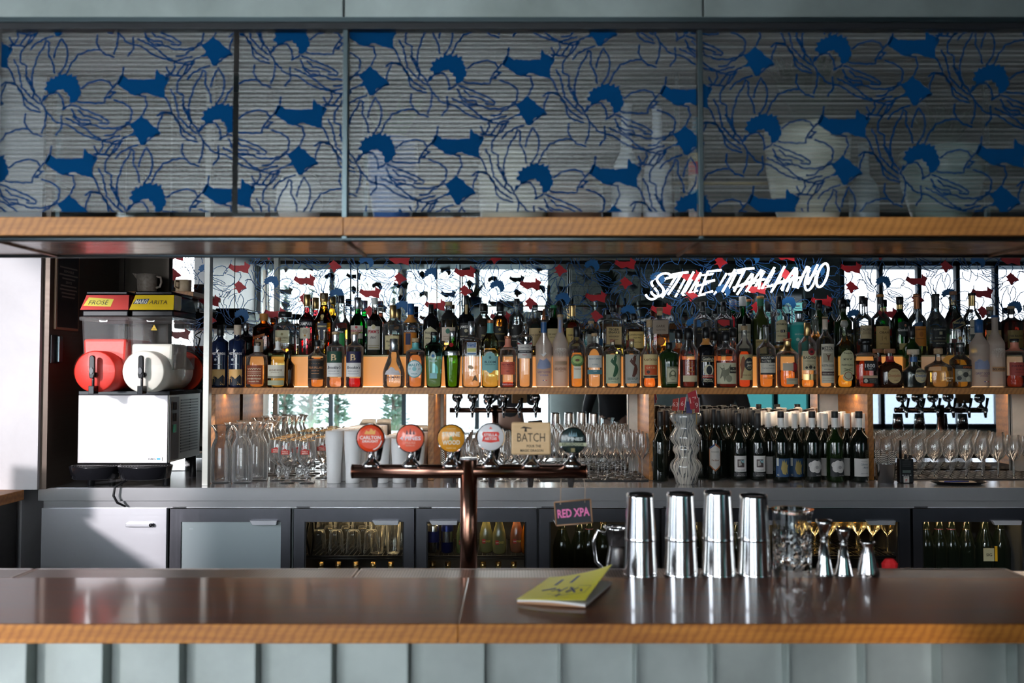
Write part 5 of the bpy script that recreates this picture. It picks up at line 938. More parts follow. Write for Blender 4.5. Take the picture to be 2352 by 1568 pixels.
# ================================================================ things inside the fridges
def shelf_things():
    zr = ZZ(1277, 4.05) + .004
    tg = thing('tumbler_glass', 'ribbed tumbler upside down on the wire rack of the second glass fridge', 'glass', group='tumblers in the fridge')
    MB().lathe([(.036 + (.0015 if i % 2 else 0) - i * .0008, i * .012) for i in range(9)] + [(.024, .108), (0, .108)], 18, cap0=False).build('glass_body', thin_glass((.97, .94, .88), .8, gl=1.0, lit_edge=.45, lit_base=.03), tg)
    first = [True]
    def p(x, y, z, sc=1):
        o = tg if first[0] else copytree(tg); first[0] = False; o.location = (x, y, z); return o
    x0 = XX(735, 4.1)
    for r in range(3):
        for c in range(4): p(x0 + c * .082 + .03 * (r % 2), 4.1 + r * .11, zr)
        for c in range(3): p(x0 + .02 + c * .082, 4.13 + r * .11, zr + .112) if r < 2 else None
    th = thing('highball_glass', 'tall clear highball on the wire rack of the second glass fridge', 'glass', group='highballs in the fridge')
    MB().lathe([(.028, 0), (.03, .004), (.036, .15)], 18, cap1=False).build('glass_body', thin_glass((.97, .95, .9), .8, gl=1.0, lit_edge=.45, lit_base=.03), th)
    for k, (px, y) in enumerate(((868, 4.1), (905, 4.1), (884, 4.19), (922, 4.2), (900, 4.28))):
        o = th if k == 0 else copytree(th); o.location = (XX(px, y), y, zr)
    # cans and soda
    for k, px in enumerate((996, 1028)):
        t = thing('drink_can', ['silver and blue can at the left in the tap column fridge', 'blue and silver can second along in the tap column fridge'][k], 'can', (XX(px, 4.12), 4.12, zr))
        MB().lathe([(.024, 0), (.029, .006), (.029, .125), (.024, .135), (.0, .135)], 20).build('can_body', [M_silver, mat((.02, .03, .15), .3, .6)][k], t)
        MB().lathe([(.0293, .05), (.0293, .10)], 20, cap0=False, cap1=False).build('colour_band', [mat((.05, .06, .25), .3, .5), M_silver][k], t)
    fl_ = (('6a7448', 1064, 'bottle of pale yuzu drink nearest the copper column on its left', 'YUZU'), ('8a8458', 1117, 'pale ginger drink bottle just right of the copper column', 'GINGER'), ('8a8458', 1147, 'pale ginger drink bottle with its red tag facing out', 'GINGER'), ('a4664c', 1187, 'pink grapefruit drink bottle in the tap column fridge', 'PINK'), ('b0601c', 1212, 'orange drink bottle at the right edge of the tap column fridge', 'ORANGE'))
    for k, (c, px, lb, s_) in enumerate(fl_):
        Y = 4.10 if k % 2 == 0 else 4.13
        t = thing('soft_drink_bottle', lb, 'bottle', (XX(px, Y), Y, zr), group='soft drinks in the fridge')
        MB().lathe([(.026, 0), (.032, .008), (.034, .04), (.031, .09), (.02, .13), (.012, .16), (.012, .185)], 20).build('glass_body', mat(C(c), .15, tr=.3, coat=.4, name='soda'), t)
        R = .035; f = lambda uu, zz: (R * sin(uu / R), -R * cos(uu / R), zz)
        b = MB().add([f(-.018 + i * .004, .045) for i in range(5)] + [f(-.018 + i * .004, .065) for i in range(5)], [(i, i + 1, 6 + i, 5 + i) for i in range(4)]).build('red_tag', ink('c02c28'), t)
        R = .0356; lettering('CAPI', .006, .013, lambda u_, v, R=R: (R * sin((u_ - .010) / R), -R * cos((u_ - .010) / R), .055 + v), 'lettering', ink('e8e0d8'), b)
        lettering(s_, .010, .024, lambda u_, v, R=R: (R * sin((u_ + .010) / R), -R * cos((u_ + .010) / R), .056 + v), 'lettering', ink('d8b850'), t)
    # wine and sparkling bottles
    def foil(px, Y, z, lb, fc, hh, grp, rot=0):
        t = thing('sparkling_bottle', lb, 'bottle', (XX(px, Y), Y, z), group=grp)
        MB().lathe([(.038, 0), (.044, .01), (.044, hh * .5), (.036, hh * .62), (.019, hh * .78), (.015, hh)], 20).build('glass_body', Mwb, t)
        MB().lathe([(.0205, hh * .74), (.0165, hh * .86), (.017, hh * .98), (.015, hh + .012), (0, hh + .014)], 20, cap0=False).build('foil', fc, t)
        return t
    pink = mat((.55, .18, .22), .3, .8, name='pink_foil')
    zb = .52
    for k, (px, fc, d) in enumerate(((1290, M_gold, 'gold'), (1330, M_silver, 'silver'), (1352, pink, 'pink'), (1384, M_gold, 'second gold'))):
        foil(px, 4.15, zb, d + ' foil bottle in the fridge behind the chalk sign', fc, .3 - .015 * (k % 2), 'bottles behind the chalk sign')
    for k, px in enumerate((1545, 1592, 1640, 1690, 1740)): foil(px, 4.15, zb, 'dark bottle in the fridge hidden behind the shakers', M_silver, .28, 'bottles behind the shakers')
    for k, (px, fc, d) in enumerate(((2120, M_gold, 'gold foil bottle at the left of the last fridge'), (2150, pink, 'pink foil bottle, left one in the last fridge'), (2178, pink, 'pink foil bottle, right one in the last fridge'), (2212, M_gold, 'gold foil bottle right of the pink pair in the last fridge'), (2254, Mwb, 'dark bottle with a pale label in the last fridge'), (2290, M_silver, 'silver foil bottle near the right edge of the last fridge'))):
        t = foil(px, 4.16, zb - .01, d, fc, .31, 'bottles in the last fridge')
        if k == 4:
            b = MB().box(-.03, .02, -.0462, -.044, .10, .16).build('paper_label', ink('b8b090'), t); lettering('SIG', .014, None, flat(-.004, -.0468, .13), 'lettering', ink('2c2a24'), b)
            MB().box(.024, .034, -.048, -.044, .10, .17).build('price_tag', ink('e0a820'), t)
    # stemware with warm light
    ts = thing('fridge_goblet', 'stemmed glass glowing in the fridge behind the jiggers', 'glass', group='stemware in the fridge')
    MB().lathe([(.032, 0), (.005, .005), (.0035, .08), (.03, .11), (.036, .15), (.03, .19)], 16, cap1=False).build('glass_body', thin_glass((.98, .86, .6), .6, gl=1.2, lit_edge=.3, lit_base=.02), ts)
    k = 0
    for r in range(3):
        for c in range(8):
            o = ts if k == 0 else copytree(ts); k += 1; o.location = (XX(1830, 4.15) + c * .068 + .03 * (r % 2), 4.12 + r * .1, zr)
    tb = thing('low_drink_bottle', 'gold capped bottle below the rack in the second glass fridge', 'bottle', group='bottles under the fridge racks')
    MB().lathe([(.03, 0), (.03, .16), (.013, .2), (.012, .24)], 16).build('glass_body', mat((.2, .12, .03), .15, coat=.5), tb); MB().lathe([(.014, .235), (.014, .255), (0, .255)], 14, cap0=False).build('cap', M_gold, tb)
    tb.location = (XX(740, 4.15), 4.15, .345)
    for px in (780, 820, 860, 900): copytree(tb, (XX(px, 4.15), 4.15, .345))
    for px, in ((995,), (1030,), (1065,), (1110,), (1145,), (1180,), (1212,)): copytree(tb, (XX(px, 4.15), 4.15, .345), 'gold capped bottle below the rack in the tap column fridge')
shelf_things()
# fridge hoses
tag(MB().tube([(XX(712, 4.04), 4.04, ZZ(1200, 4.04)), (XX(706, 4.04), 4.04, ZZ(1230, 4.04)), (XX(714, 4.04), 4.045, ZZ(1275, 4.04))], .005, 8).tube([(XX(722, 4.04), 4.04, ZZ(1200, 4.04)), (XX(723, 4.04), 4.04, ZZ(1240, 4.04)), (XX(718, 4.04), 4.045, ZZ(1275, 4.04))], .005, 8).build('fridge_hose', M_blk), 'pair of black hoses inside the tumbler fridge by its left edge', 'hose')
tag(MB().box(XX(1204, 4.03), XX(1211, 4.03), 4.02, 4.035, .5, ZZ(1198, 4.03)).build('fridge_strap', M_blk), 'black strap hanging inside the tap column fridge', 'strap')
# ================================================================ twin slush machine
def X4(px, Y=3.99): return XX(px, Y)
t = thing('slush_machine', 'twin bowl frozen drink machine with red and white slush at the left end', 'drink machine', (0, 0, 0))
bx0, bx1, bz0, bz1 = X4(182), X4(390), ZZ(1063, 3.99), ZZ(907, 3.99)
bd = MB().box(bx0 + .004, bx1 - .002, 3.995, 4.39, bz0, bz1).build('steel_body', metal('machine_side', (.30, .29, .27), .35, amp=.06), t, .002)
MB().box(bx0, bx1 - .006, 3.987, 3.995, bz0, bz1).build('front_panel', metal('machine_front', (.44, .42, .43), .38, m=.25, scale=(2, 2, 60), amp=.04, cvar=.04), t, .002)
MB().box(bx0, bx1 + .003, 3.985, 4.395, bz1, bz1 + .02).build('top_rim', M_blkgloss, t, .003)
MB().box(bx1 - .002, bx1 + .003, 4.0, 4.10, bz0 + .01, bz1 - .01).build('switch_panel', M_blk, bd)
for i in range(3): MB().box(bx1 + .003, bx1 + .008, 4.03, 4.06, bz1 - .07 - i * .052, bz1 - .033 - i * .052).build('switch', mat((.02, .25, .14), .3) if i == 2 else M_blkgloss, bd, .002)
for i in range(19): 
    for k in range(2): MB().box(bx1 - .001, bx1 + .002, 4.13 + k * .115, 4.235 + k * .115, bz0 + .035 + i * .0135, bz0 + .041 + i * .0135).build('vent_slot', M_black, bd)
lg = MB().box(X4(341), X4(376), 3.984, 3.987, ZZ(1058, 3.98), ZZ(1050, 3.98)).build('badge_plate', mat((.72, .7, .7), .3), t)
lettering('GBG', .009, .034, flat(X4(353), 3.9835, ZZ(1054, 3.98)), 'lettering', ink('2c2c34'), lg); MB().box(X4(364), X4(372), 3.983, 3.984, ZZ(1056, 3.98), ZZ(1052, 3.98)).build('blue_mark', ink('3a9cc8'), lg)
for px, Y in ((213, 4.03), (386, 4.03), (446, 4.35), (262, 4.35)):
    MB().lathe([(.015, 0), (.017, .004), (.014, bz0 - ZC)], 14, c=(XX(px, Y), Y, ZC)).build('foot', M_blk, t)
for k, (pa, pb_) in enumerate(((158, 272), (270, 392))):
    cx, Yc = (XX(pa, 3.9) + XX(pb_, 3.9)) / 2, 3.93; zt = ZZ(1070, 3.9); rx = (XX(pb_, 3.9) - XX(pa, 3.9)) / 2
    d = MB().lathe([(rx * .86, -.058), (rx * .9, -.055), (rx, -.004), (rx, 0), (rx * .95, 0), (rx * .93, -.01), (0, -.01)], 32, c=(cx, Yc, zt), dep=.8).build('drip_tray', M_blkgloss, t)
    mb = MB()
    for q in range(9): mb.tube([(cx + rx * (.1 + q * .1) * cos(a), Yc + .8 * rx * (.1 + q * .1) * sin(a), zt - .004) for a in [2 * pi * i / 28 for i in range(28)]], .0022, 5, True)
    for q in range(6): a = pi * q / 6; mb.tube([(cx + rx * .92 * cos(a), Yc + .8 * rx * .92 * sin(a), zt - .004), (cx - rx * .92 * cos(a), Yc - .8 * rx * .92 * sin(a), zt - .004)], .0022, 5)
    mb.build('drip_grille', M_blk, d)
tank_g = thin_glass((.985, .985, .98), .85, gl=.22, lit_edge=.4, lit_base=.012); barrel_g = thin_glass((.985, .985, .98), .9, gl=.15)
def slush(c, name):
    M, nt, b = principled(name); L = nt.links; n = N(nt, 'TexNoise', Scale=420, Detail=2); tt = nt.nodes.new('ShaderNodeTexCoord'); L.new(tt.outputs['Object'], n.inputs[0])
    cr_ = nt.nodes.new('ShaderNodeValToRGB'); cr_.color_ramp.elements[0].position = .66; cr_.color_ramp.elements[0].color = (*c, 1); cr_.color_ramp.elements[1].position = .76; cr_.color_ramp.elements[1].color = (*[min(1, q + .12) for q in c], 1)
    L.new(n.outputs[0], cr_.inputs[0]); L.new(cr_.outputs[0], b.inputs['Base Color']); b.inputs['Roughness'].default_value = .45; b.inputs['Subsurface Weight'].default_value = .15; b.inputs['Subsurface Radius'].default_value = (.02, .01, .01); return M
for k, (pa, pb_, lvl, col, nm) in enumerate(((184, 293, 778, (.62, .022, .010), 'red'), (297, 397, 789, (.74, .69, .61), 'white'))):
    x0, x1 = XX(pa, 3.95), XX(pb_, 3.95); cx = (XX((224, 335)[k], 3.86)); zr = ZZ(727, 3.95); zc = ZZ(853, 3.86); R = .094; zl = ZZ(lvl, 3.95); Yb = 4.24
    cm = (x0 + x1) / 2
    def outline(zt_, s_=1.0): return [(cm - .094 * s_, zc), (cm + .094 * s_, zc), (cm + (.094 + (x1 - cm - .094) * (zt_ - zc) / (zr - zc)) * s_, zt_), (cm - (.094 + (x1 - cm - .094) * (zt_ - zc) / (zr - zc)) * s_, zt_)]
    tk = MB().prism(outline(zr), 3.95, Yb).build('bowl', tank_g, t, .012)
    MB().box(x0 - .006, x1 + .006, 3.944, Yb + .006, zr - .018, zr).build('bowl_rim', tank_g, tk, .004)
    MB().prism([(cm - .018, zr - .016), (cm - .01, zr - .020), (cm + .01, zr - .020), (cm + .018, zr - .016), (cm + .016, zr - .024), (cm - .016, zr - .024)], 3.938, 3.944).build('bowl_clip', M_chrome, tk)
    ms = slush(col, nm + '_slush')
    sl = MB().prism(outline(zl, .975), 3.954, Yb - (.006 if k == 0 else .10)).build('slush', ms, t, .012); sl['label'] = nm + ' frozen slush filling the bowl'
    yb2 = 4.30 if k == 0 else 4.22
    MB().tube([(cm, 3.865, zc), (cm, 3.868, zc), (cm, yb2, zc)], [R * .93, R * .985, R * .985], 40).build('auger_barrel_slush', ms, sl)
    MB().tube([(cm, 3.858, zc), (cm, 3.86, zc), (cm, 4.34, zc)], [R * .96, R, R], 40).build('barrel', barrel_g, t)
    MB().tube([(cm, 4.325, zc), (cm, 4.345, zc)], R * 1.06, 40).build('seal_ring', mat((.45, .03, .01), .4), t)
    MB().tube([(cm, 4.345, zc), (cm, 4.385, zc)], R * 1.1, 32).build('rear_housing', M_blk, t)
    # lid
    z1, z2, z3 = ZZ(712, 3.95), ZZ(676, 3.95), ZZ(668, 3.95)
    MB().box(x0 + .004, x1 - .002, 3.952, Yb, zr, z1).build('lid_base', M_blkgloss, t, .006)
    a0, a1 = x0 - .002, x1 + .002
    lid = MB().add([(a0, 3.945, z1), (a1, 3.945, z1), (a1, Yb, z1), (a0, Yb, z1), (a0 + .020, 3.965, z2), (a1 - .006, 3.965, z2), (a1 - .01, Yb - .02, z2), (a0 + .02, Yb - .02, z2)], [(0, 3, 2, 1), (4, 5, 6, 7), (0, 1, 5, 4), (1, 2, 6, 5), (2, 3, 7, 6), (3, 0, 4, 7)]).build('lid', M_blkgloss, t, .01)
    MB().box(a0 + .016, a1 - .012, 3.962, Yb - .02, z2, z3).build('lid_top', M_blkgloss, t, .006)
    # coloured sign band on the front and side of the lid
    def face(u_, v, off=.0015): # u 0..1 across, v 0..1 up
        xa_, xb2 = a0 + .020 * v, a1 - .006 * v
        return (xa_ + (xb2 - xa_) * u_, 3.945 + .020 * v - off, z1 + (z2 - z1) * v)
    def side(u_, v, off=.0015):
        return (a1 - .006 * v + off - .002 * u_, 3.945 + .020 * v + (Yb - .02 - 3.945) * u_, z1 + (z2 - z1) * v)
    c_ = ('c8443c', 'dfb81c')[k]
    mb = MB().add([face(0, .02), face(1, .02), face(1, .98), face(0, .98)], [(0, 1, 2, 3)]); 
    mb.add([side(0, .02), side(.28, .02), side(.32, .2), side(.32, .98), side(0, .98)], [(0, 1, 2, 3, 4)])
    bn = mb.build('sign_band', mat(C(c_), .25, coat=.3), t); bn['label'] = ('red and yellow sign reading FROSE', 'yellow sign reading MARGARITA')[k]
    H_ = z2 - z1; Wd = a1 - a0
    fm = lambda u0, off: (lambda uu, vv: face(u0 + uu / Wd, .5 + vv / H_, off))
    if k == 0:
        MB().add([face(.03, .28, .0022), face(.62, .22, .0022), face(.66, .72, .0022), face(.08, .82, .0022)], [(0, 1, 2, 3)]).build('yellow_plate', ink('cfc040'), bn)
        lettering('FROSÉ', .020, .094, fm(.34, .003), 'lettering', ink('33301c'), bn, shear=.12, bold=0)
    else:
        MB().add([face(.02, .40, .0022), face(.36, .40, .0022), face(.39, .74, .0022), face(.07, .70, .0022)], [(0, 1, 2, 3)]).build('navy_block', ink('1c3050'), bn)
        lettering('MARG', .019, .06, fm(.21, .003), 'lettering', ink('e0d8c8'), bn, shear=.15, up=.004)
        lettering('ARITA', .019, .088, fm(.63, .003), 'lettering', ink('4a3c10'), bn, shear=.1, bold=0, up=.001)
        w_ = MB().prism([(cm - .014 + .012, zr - .062), (cm + .014 + .012, zr - .062), (cm + .012, zr - .036)], 3.9465, 3.949).build('warning_triangle', ink('d8b020'), t)
        lettering('oo', .006, .014, flat(cm + .012, 3.946, zr - .055), 'warning_symbol', ink('2a2410'), w_)
    # tap
    cx = XX((212, 324)[k], 3.83); zt = ZZ(845, 3.83)
    cap_ = [( .011 * cos(a), .045 + .011 * sin(a)) for a in [pi * i / 8 for i in range(9)]] + [(-.012, -.03), (-.008, -.045), (.008, -.045), (.012, -.03)]
    tp = MB().prism([(cx + p, zt + q) for p, q in cap_][::-1], 3.822, 3.838).build('dispensing_lever', M_blkgloss, t, .003)
    MB().prism([(cx + .0085 * cos(2 * pi * i / 20), zt - .012 + .015 * sin(2 * pi * i / 20)) for i in range(20)], 3.818, 3.824).build('lever_button', mat((.05, .05, .055), .25), tp)
    MB().cyl((cx, 3.84, zt - .03), (cx, 3.862, zt - .03), .012, 14).build('valve', M_blkgloss, tp)
    MB().box(cx - .012, cx + .012, 3.82, 3.865, ZZ(905, 3.83), ZZ(886, 3.83)).cyl((cx, 3.84, ZZ(888, 3.83)), (cx, 3.84, zt - .04), .006, 10).build('nozzle', M_blkgloss, tp, .004)
tag(MB().tube([(X4(296, 3.95), 3.98, ZC + .04), (X4(268, 3.93), 3.93, ZZ(1118, 3.93)), (X4(264, 3.925), 3.93, ZZ(1138, 3.93)), (X4(274, 3.93), 3.93, ZZ(1154, 3.93)), (X4(294, 3.96), 3.955, ZZ(1163, 3.95))], .0055, 10).build('power_cable', M_blk), 'black cable looping down over the counter edge below the slush machine', 'cable')
tag(MB().tube([(XX(462, 4.35), 4.35, ZZ(760, 4.35)), (XX(450, 4.35), 4.33, ZZ(770, 4.35)), (XX(459, 4.35), 4.35, ZZ(778, 4.35)), (XX(456, 4.35), 4.35, ZZ(790, 4.35)), (XX(447, 4.35), 4.36, ZZ(812, 4.35))], .004, 8).build('coiled_cord', M_blk), 'thin black cord hanging right behind the white slush bowl', 'cord')

# ================================================================ neon sign
YN = 4.54
Z3 = lambda p: (1400 + p[0] / 4.612, 580 + p[1] / 4.612)
NE = [('S', [(640, 262), (645, 235), (610, 218), (560, 222), (515, 250), (498, 285), (520, 325), (560, 365), (578, 405), (560, 445), (520, 465), (480, 460), (450, 435), (440, 410)]),
 ('T', [(640, 240), (740, 218), (835, 207)]), ('T', [(765, 225), (700, 330), (620, 445)]), ('I', [(892, 203), (765, 440)]), ('L', [(968, 212), (845, 425), (935, 402)]),
 ('E', [(1185, 185), (1040, 200), (955, 440), (1095, 408)]), ('E', [(1000, 315), (1115, 292)]), ('I', [(1330, 178), (1195, 415)]),
 ('T', [(1350, 190), (1440, 172), (1532, 165)]), ('T', [(1430, 185), (1318, 412)]), ('A', [(1445, 412), (1545, 270), (1628, 155), (1598, 280), (1580, 385)]), ('A', [(1400, 340), (1500, 305), (1640, 282)]),
 ('L', [(1748, 155), (1612, 382), (1722, 350)]), ('I', [(1855, 145), (1738, 372)]), ('A', [(1818, 388), (1905, 250), (1990, 132), (1965, 260), (1945, 370)]), ('A', [(1790, 318), (1900, 285), (2030, 262)]),
 ('N', [(1990, 378), (2050, 240), (2108, 115), (2100, 250), (2085, 365), (2150, 240), (2205, 128)])]
t = thing('neon_sign', 'white neon lettering in slanted capitals above the bottles', 'sign', (0, 0, 0))
nm_ = mat((.93, .95, 1), .4, e=4, name='neon_white')
def smooth(pts, it=2):
    for _ in range(it):
        q = [pts[0]]
        for a, b in zip(pts, pts[1:]): q += [(a[0] * .75 + b[0] * .25, a[1] * .75 + b[1] * .25), (a[0] * .25 + b[0] * .75, a[1] * .25 + b[1] * .75)]
        pts = q + [pts[-1]]
    return pts
for nme, pts in NE:
    pp = [Z3(p) for p in (smooth(pts, 3) if nme == 'S' else (smooth(pts, 1) if len(pts) > 3 and nme != 'E' else pts))]
    MB().tube([(P(a, b, YN)[0], YN, P(a, b, YN)[1]) for a, b in pp], .0060, 10).build('neon_tube', nm_, t)
cx, cy_ = 1852 + 170 / 4.612, 580 + 240 / 4.612
ov = [(cx + 11.5 * cos(a) - .0 - 13 * sin(a) * -.55, cy_ - 27 * sin(a)) for a in [2 * pi * i / 36 for i in range(36)]]
MB().tube([(P(a, b, YN)[0], YN, P(a, b, YN)[1]) for a, b in ov], .0060, 10, True).build('neon_tube', nm_, t)
for px, py in ((1512, 600), (1640, 615), (1760, 610), (1880, 600)):
    x, z = P(px, py + 30, YN); MB().cyl((x, YN + .01, z), (x, YM - .004, z), .004, 8).build('standoff', thin_glass(), t)
tag(MB().tube([(P(a, b, YN + .04)[0], YN + .04, P(a, b, YN + .04)[1]) for a, b in smooth([(1498, 668), (1503, 655), (1530, 653), (1560, 662), (1590, 690), (1618, 716), (1640, 742)])], .0028, 8).build('neon_cable', M_blk), 'black cable running down from the neon sign behind the bottles', 'cable')

# ================================================================ front bar
M_zinc_lit = metal('lit_bar_zinc', (.36, .39, .375), .42, m=.6, scale=(3, 3, 8), amp=.1, cvar=.2, big=3)  # same zinc with a lighter base colour, standing in for light off the ground
t = thing('bar_counter', 'wide dark topped timber bar with an orange figured front edge', 'bar counter', (0, 0, 0))
ze = ZZ(1478, 1.88)
XL, XR = -2.05, 2.6
for a, b in ((XL, XX(1055, 1.9)), (XX(1055, 1.9), XR)):
    MB().box(a + .0003, b - .0003, 1.883, 2.30, ZB - .02, ZB).build('top_board', M_top, t, .0015)
    MB().box(a + .0003, b - .0003, 1.88, 1.93, ze, ZB - .0008).build('front_edge', M_edge, t, .002)
MB().box(XL, XR, 1.93, 2.42, ze + .005, ZB - .021).build('under_board', M_dark, t)
MB().box(XL + .05, XR - .05, 1.962, 2.40, .06, ze + .004).build('bar_carcass', M_dark, t)
MB().box(XL, XR, 2.30, 2.425, ZB - .03, ZB - .012).build('tray_ledge', M_steel, t)
for i in range(-9, 12):
    cxp = 1176 + (i * 173.2) + 109 - 0; xa = (XX(cxp - 173.2, 1.905)) ; xb = XX(cxp, 1.905)
    if xb < XL + .1 or xa > XR - .1: continue
    MB().box(xa + .002, xb - .002, 1.944, 1.95, .06, ze - .001).build('zinc_panel', M_zinc_lit, t, .001)
    MB().box(xb - .0025, xb + .0015, 1.903, 1.946, .06, ze - .001).build('zinc_fin', M_zinc, t, .0006)
# drip trays
def perf():
    M, nt, b = principled('perforated_steel'); L = nt.links; mp = mapped(nt, (125, 125, 125)); fr = nt.nodes.new('ShaderNodeVectorMath'); fr.operation = 'FRACTION'; L.new(mp.outputs[0], fr.inputs[0])
    sb = nt.nodes.new('ShaderNodeVectorMath'); sb.operation = 'SUBTRACT'; sb.inputs[1].default_value = (.5, .5, 0); L.new(fr.outputs[0], sb.inputs[0])
    ml = nt.nodes.new('ShaderNodeVectorMath'); ml.operation = 'MULTIPLY'; ml.inputs[1].default_value = (1, 1, 0); L.new(sb.outputs[0], ml.inputs[0])
    le = nt.nodes.new('ShaderNodeVectorMath'); le.operation = 'LENGTH'; L.new(ml.outputs[0], le.inputs[0])
    lt = nt.nodes.new('ShaderNodeMath'); lt.operation = 'LESS_THAN'; lt.inputs[1].default_value = .33; L.new(le.outputs['Value'], lt.inputs[0])
    mm = nt.nodes.new('ShaderNodeMixRGB'); mm.inputs[1].default_value = (.27, .21, .18, 1); mm.inputs[2].default_value = (.02, .015, .013, 1); L.new(lt.outputs[0], mm.inputs[0]); L.new(mm.outputs[0], b.inputs['Base Color'])
    iv = nt.nodes.new('ShaderNodeMath'); iv.operation = 'SUBTRACT'; iv.inputs[0].default_value = .9; L.new(lt.outputs[0], iv.inputs[1]); L.new(iv.outputs[0], b.inputs['Metallic']); b.inputs['Roughness'].default_value = .38; return M
Mperf = perf()
def dtray(a, b, label):
    t = thing('drip_tray', label, 'drip tray', ((a + b) / 2, 2.36, ZB - .012)); w_ = (b - a) / 2
    MB().box(-w_ + .004, w_ - .004, -.052, .052, .004, .008).build('perforated_plate', Mperf, t)
    MB().box(-w_, w_, -.058, -.053, 0, .0095).box(-w_, w_, .053, .058, 0, .0095).box(-w_, -w_ + .005, -.053, .053, 0, .0095).box(w_ - .005, w_, -.053, .053, 0, .0095).build('tray_frame', metal('tray_steel', (.42, .36, .33), .3), t, .001)
dtray(-1.95, XX(60, 2.36), 'short perforated drip tray at the far left of the bar back edge')
dtray(XX(66, 2.36), XX(818, 2.36), 'long perforated drip tray left of the copper tap column')
dtray(XX(823, 2.36), 1.36, 'long perforated drip tray carrying the shakers and jiggers')
# bench behind the bar
t = thing('under_bar_bench', 'steel work bench hidden behind the bar, carrying the tap column', 'bench', (0, 0, 0))
MB().box(XL, XR, 2.44, 2.92, .76, .80).build('bench_top', M_steel, t); MB().box(XL + .05, XR - .05, 2.47, 2.9, .08, .76).build('bench_body', M_dark, t)

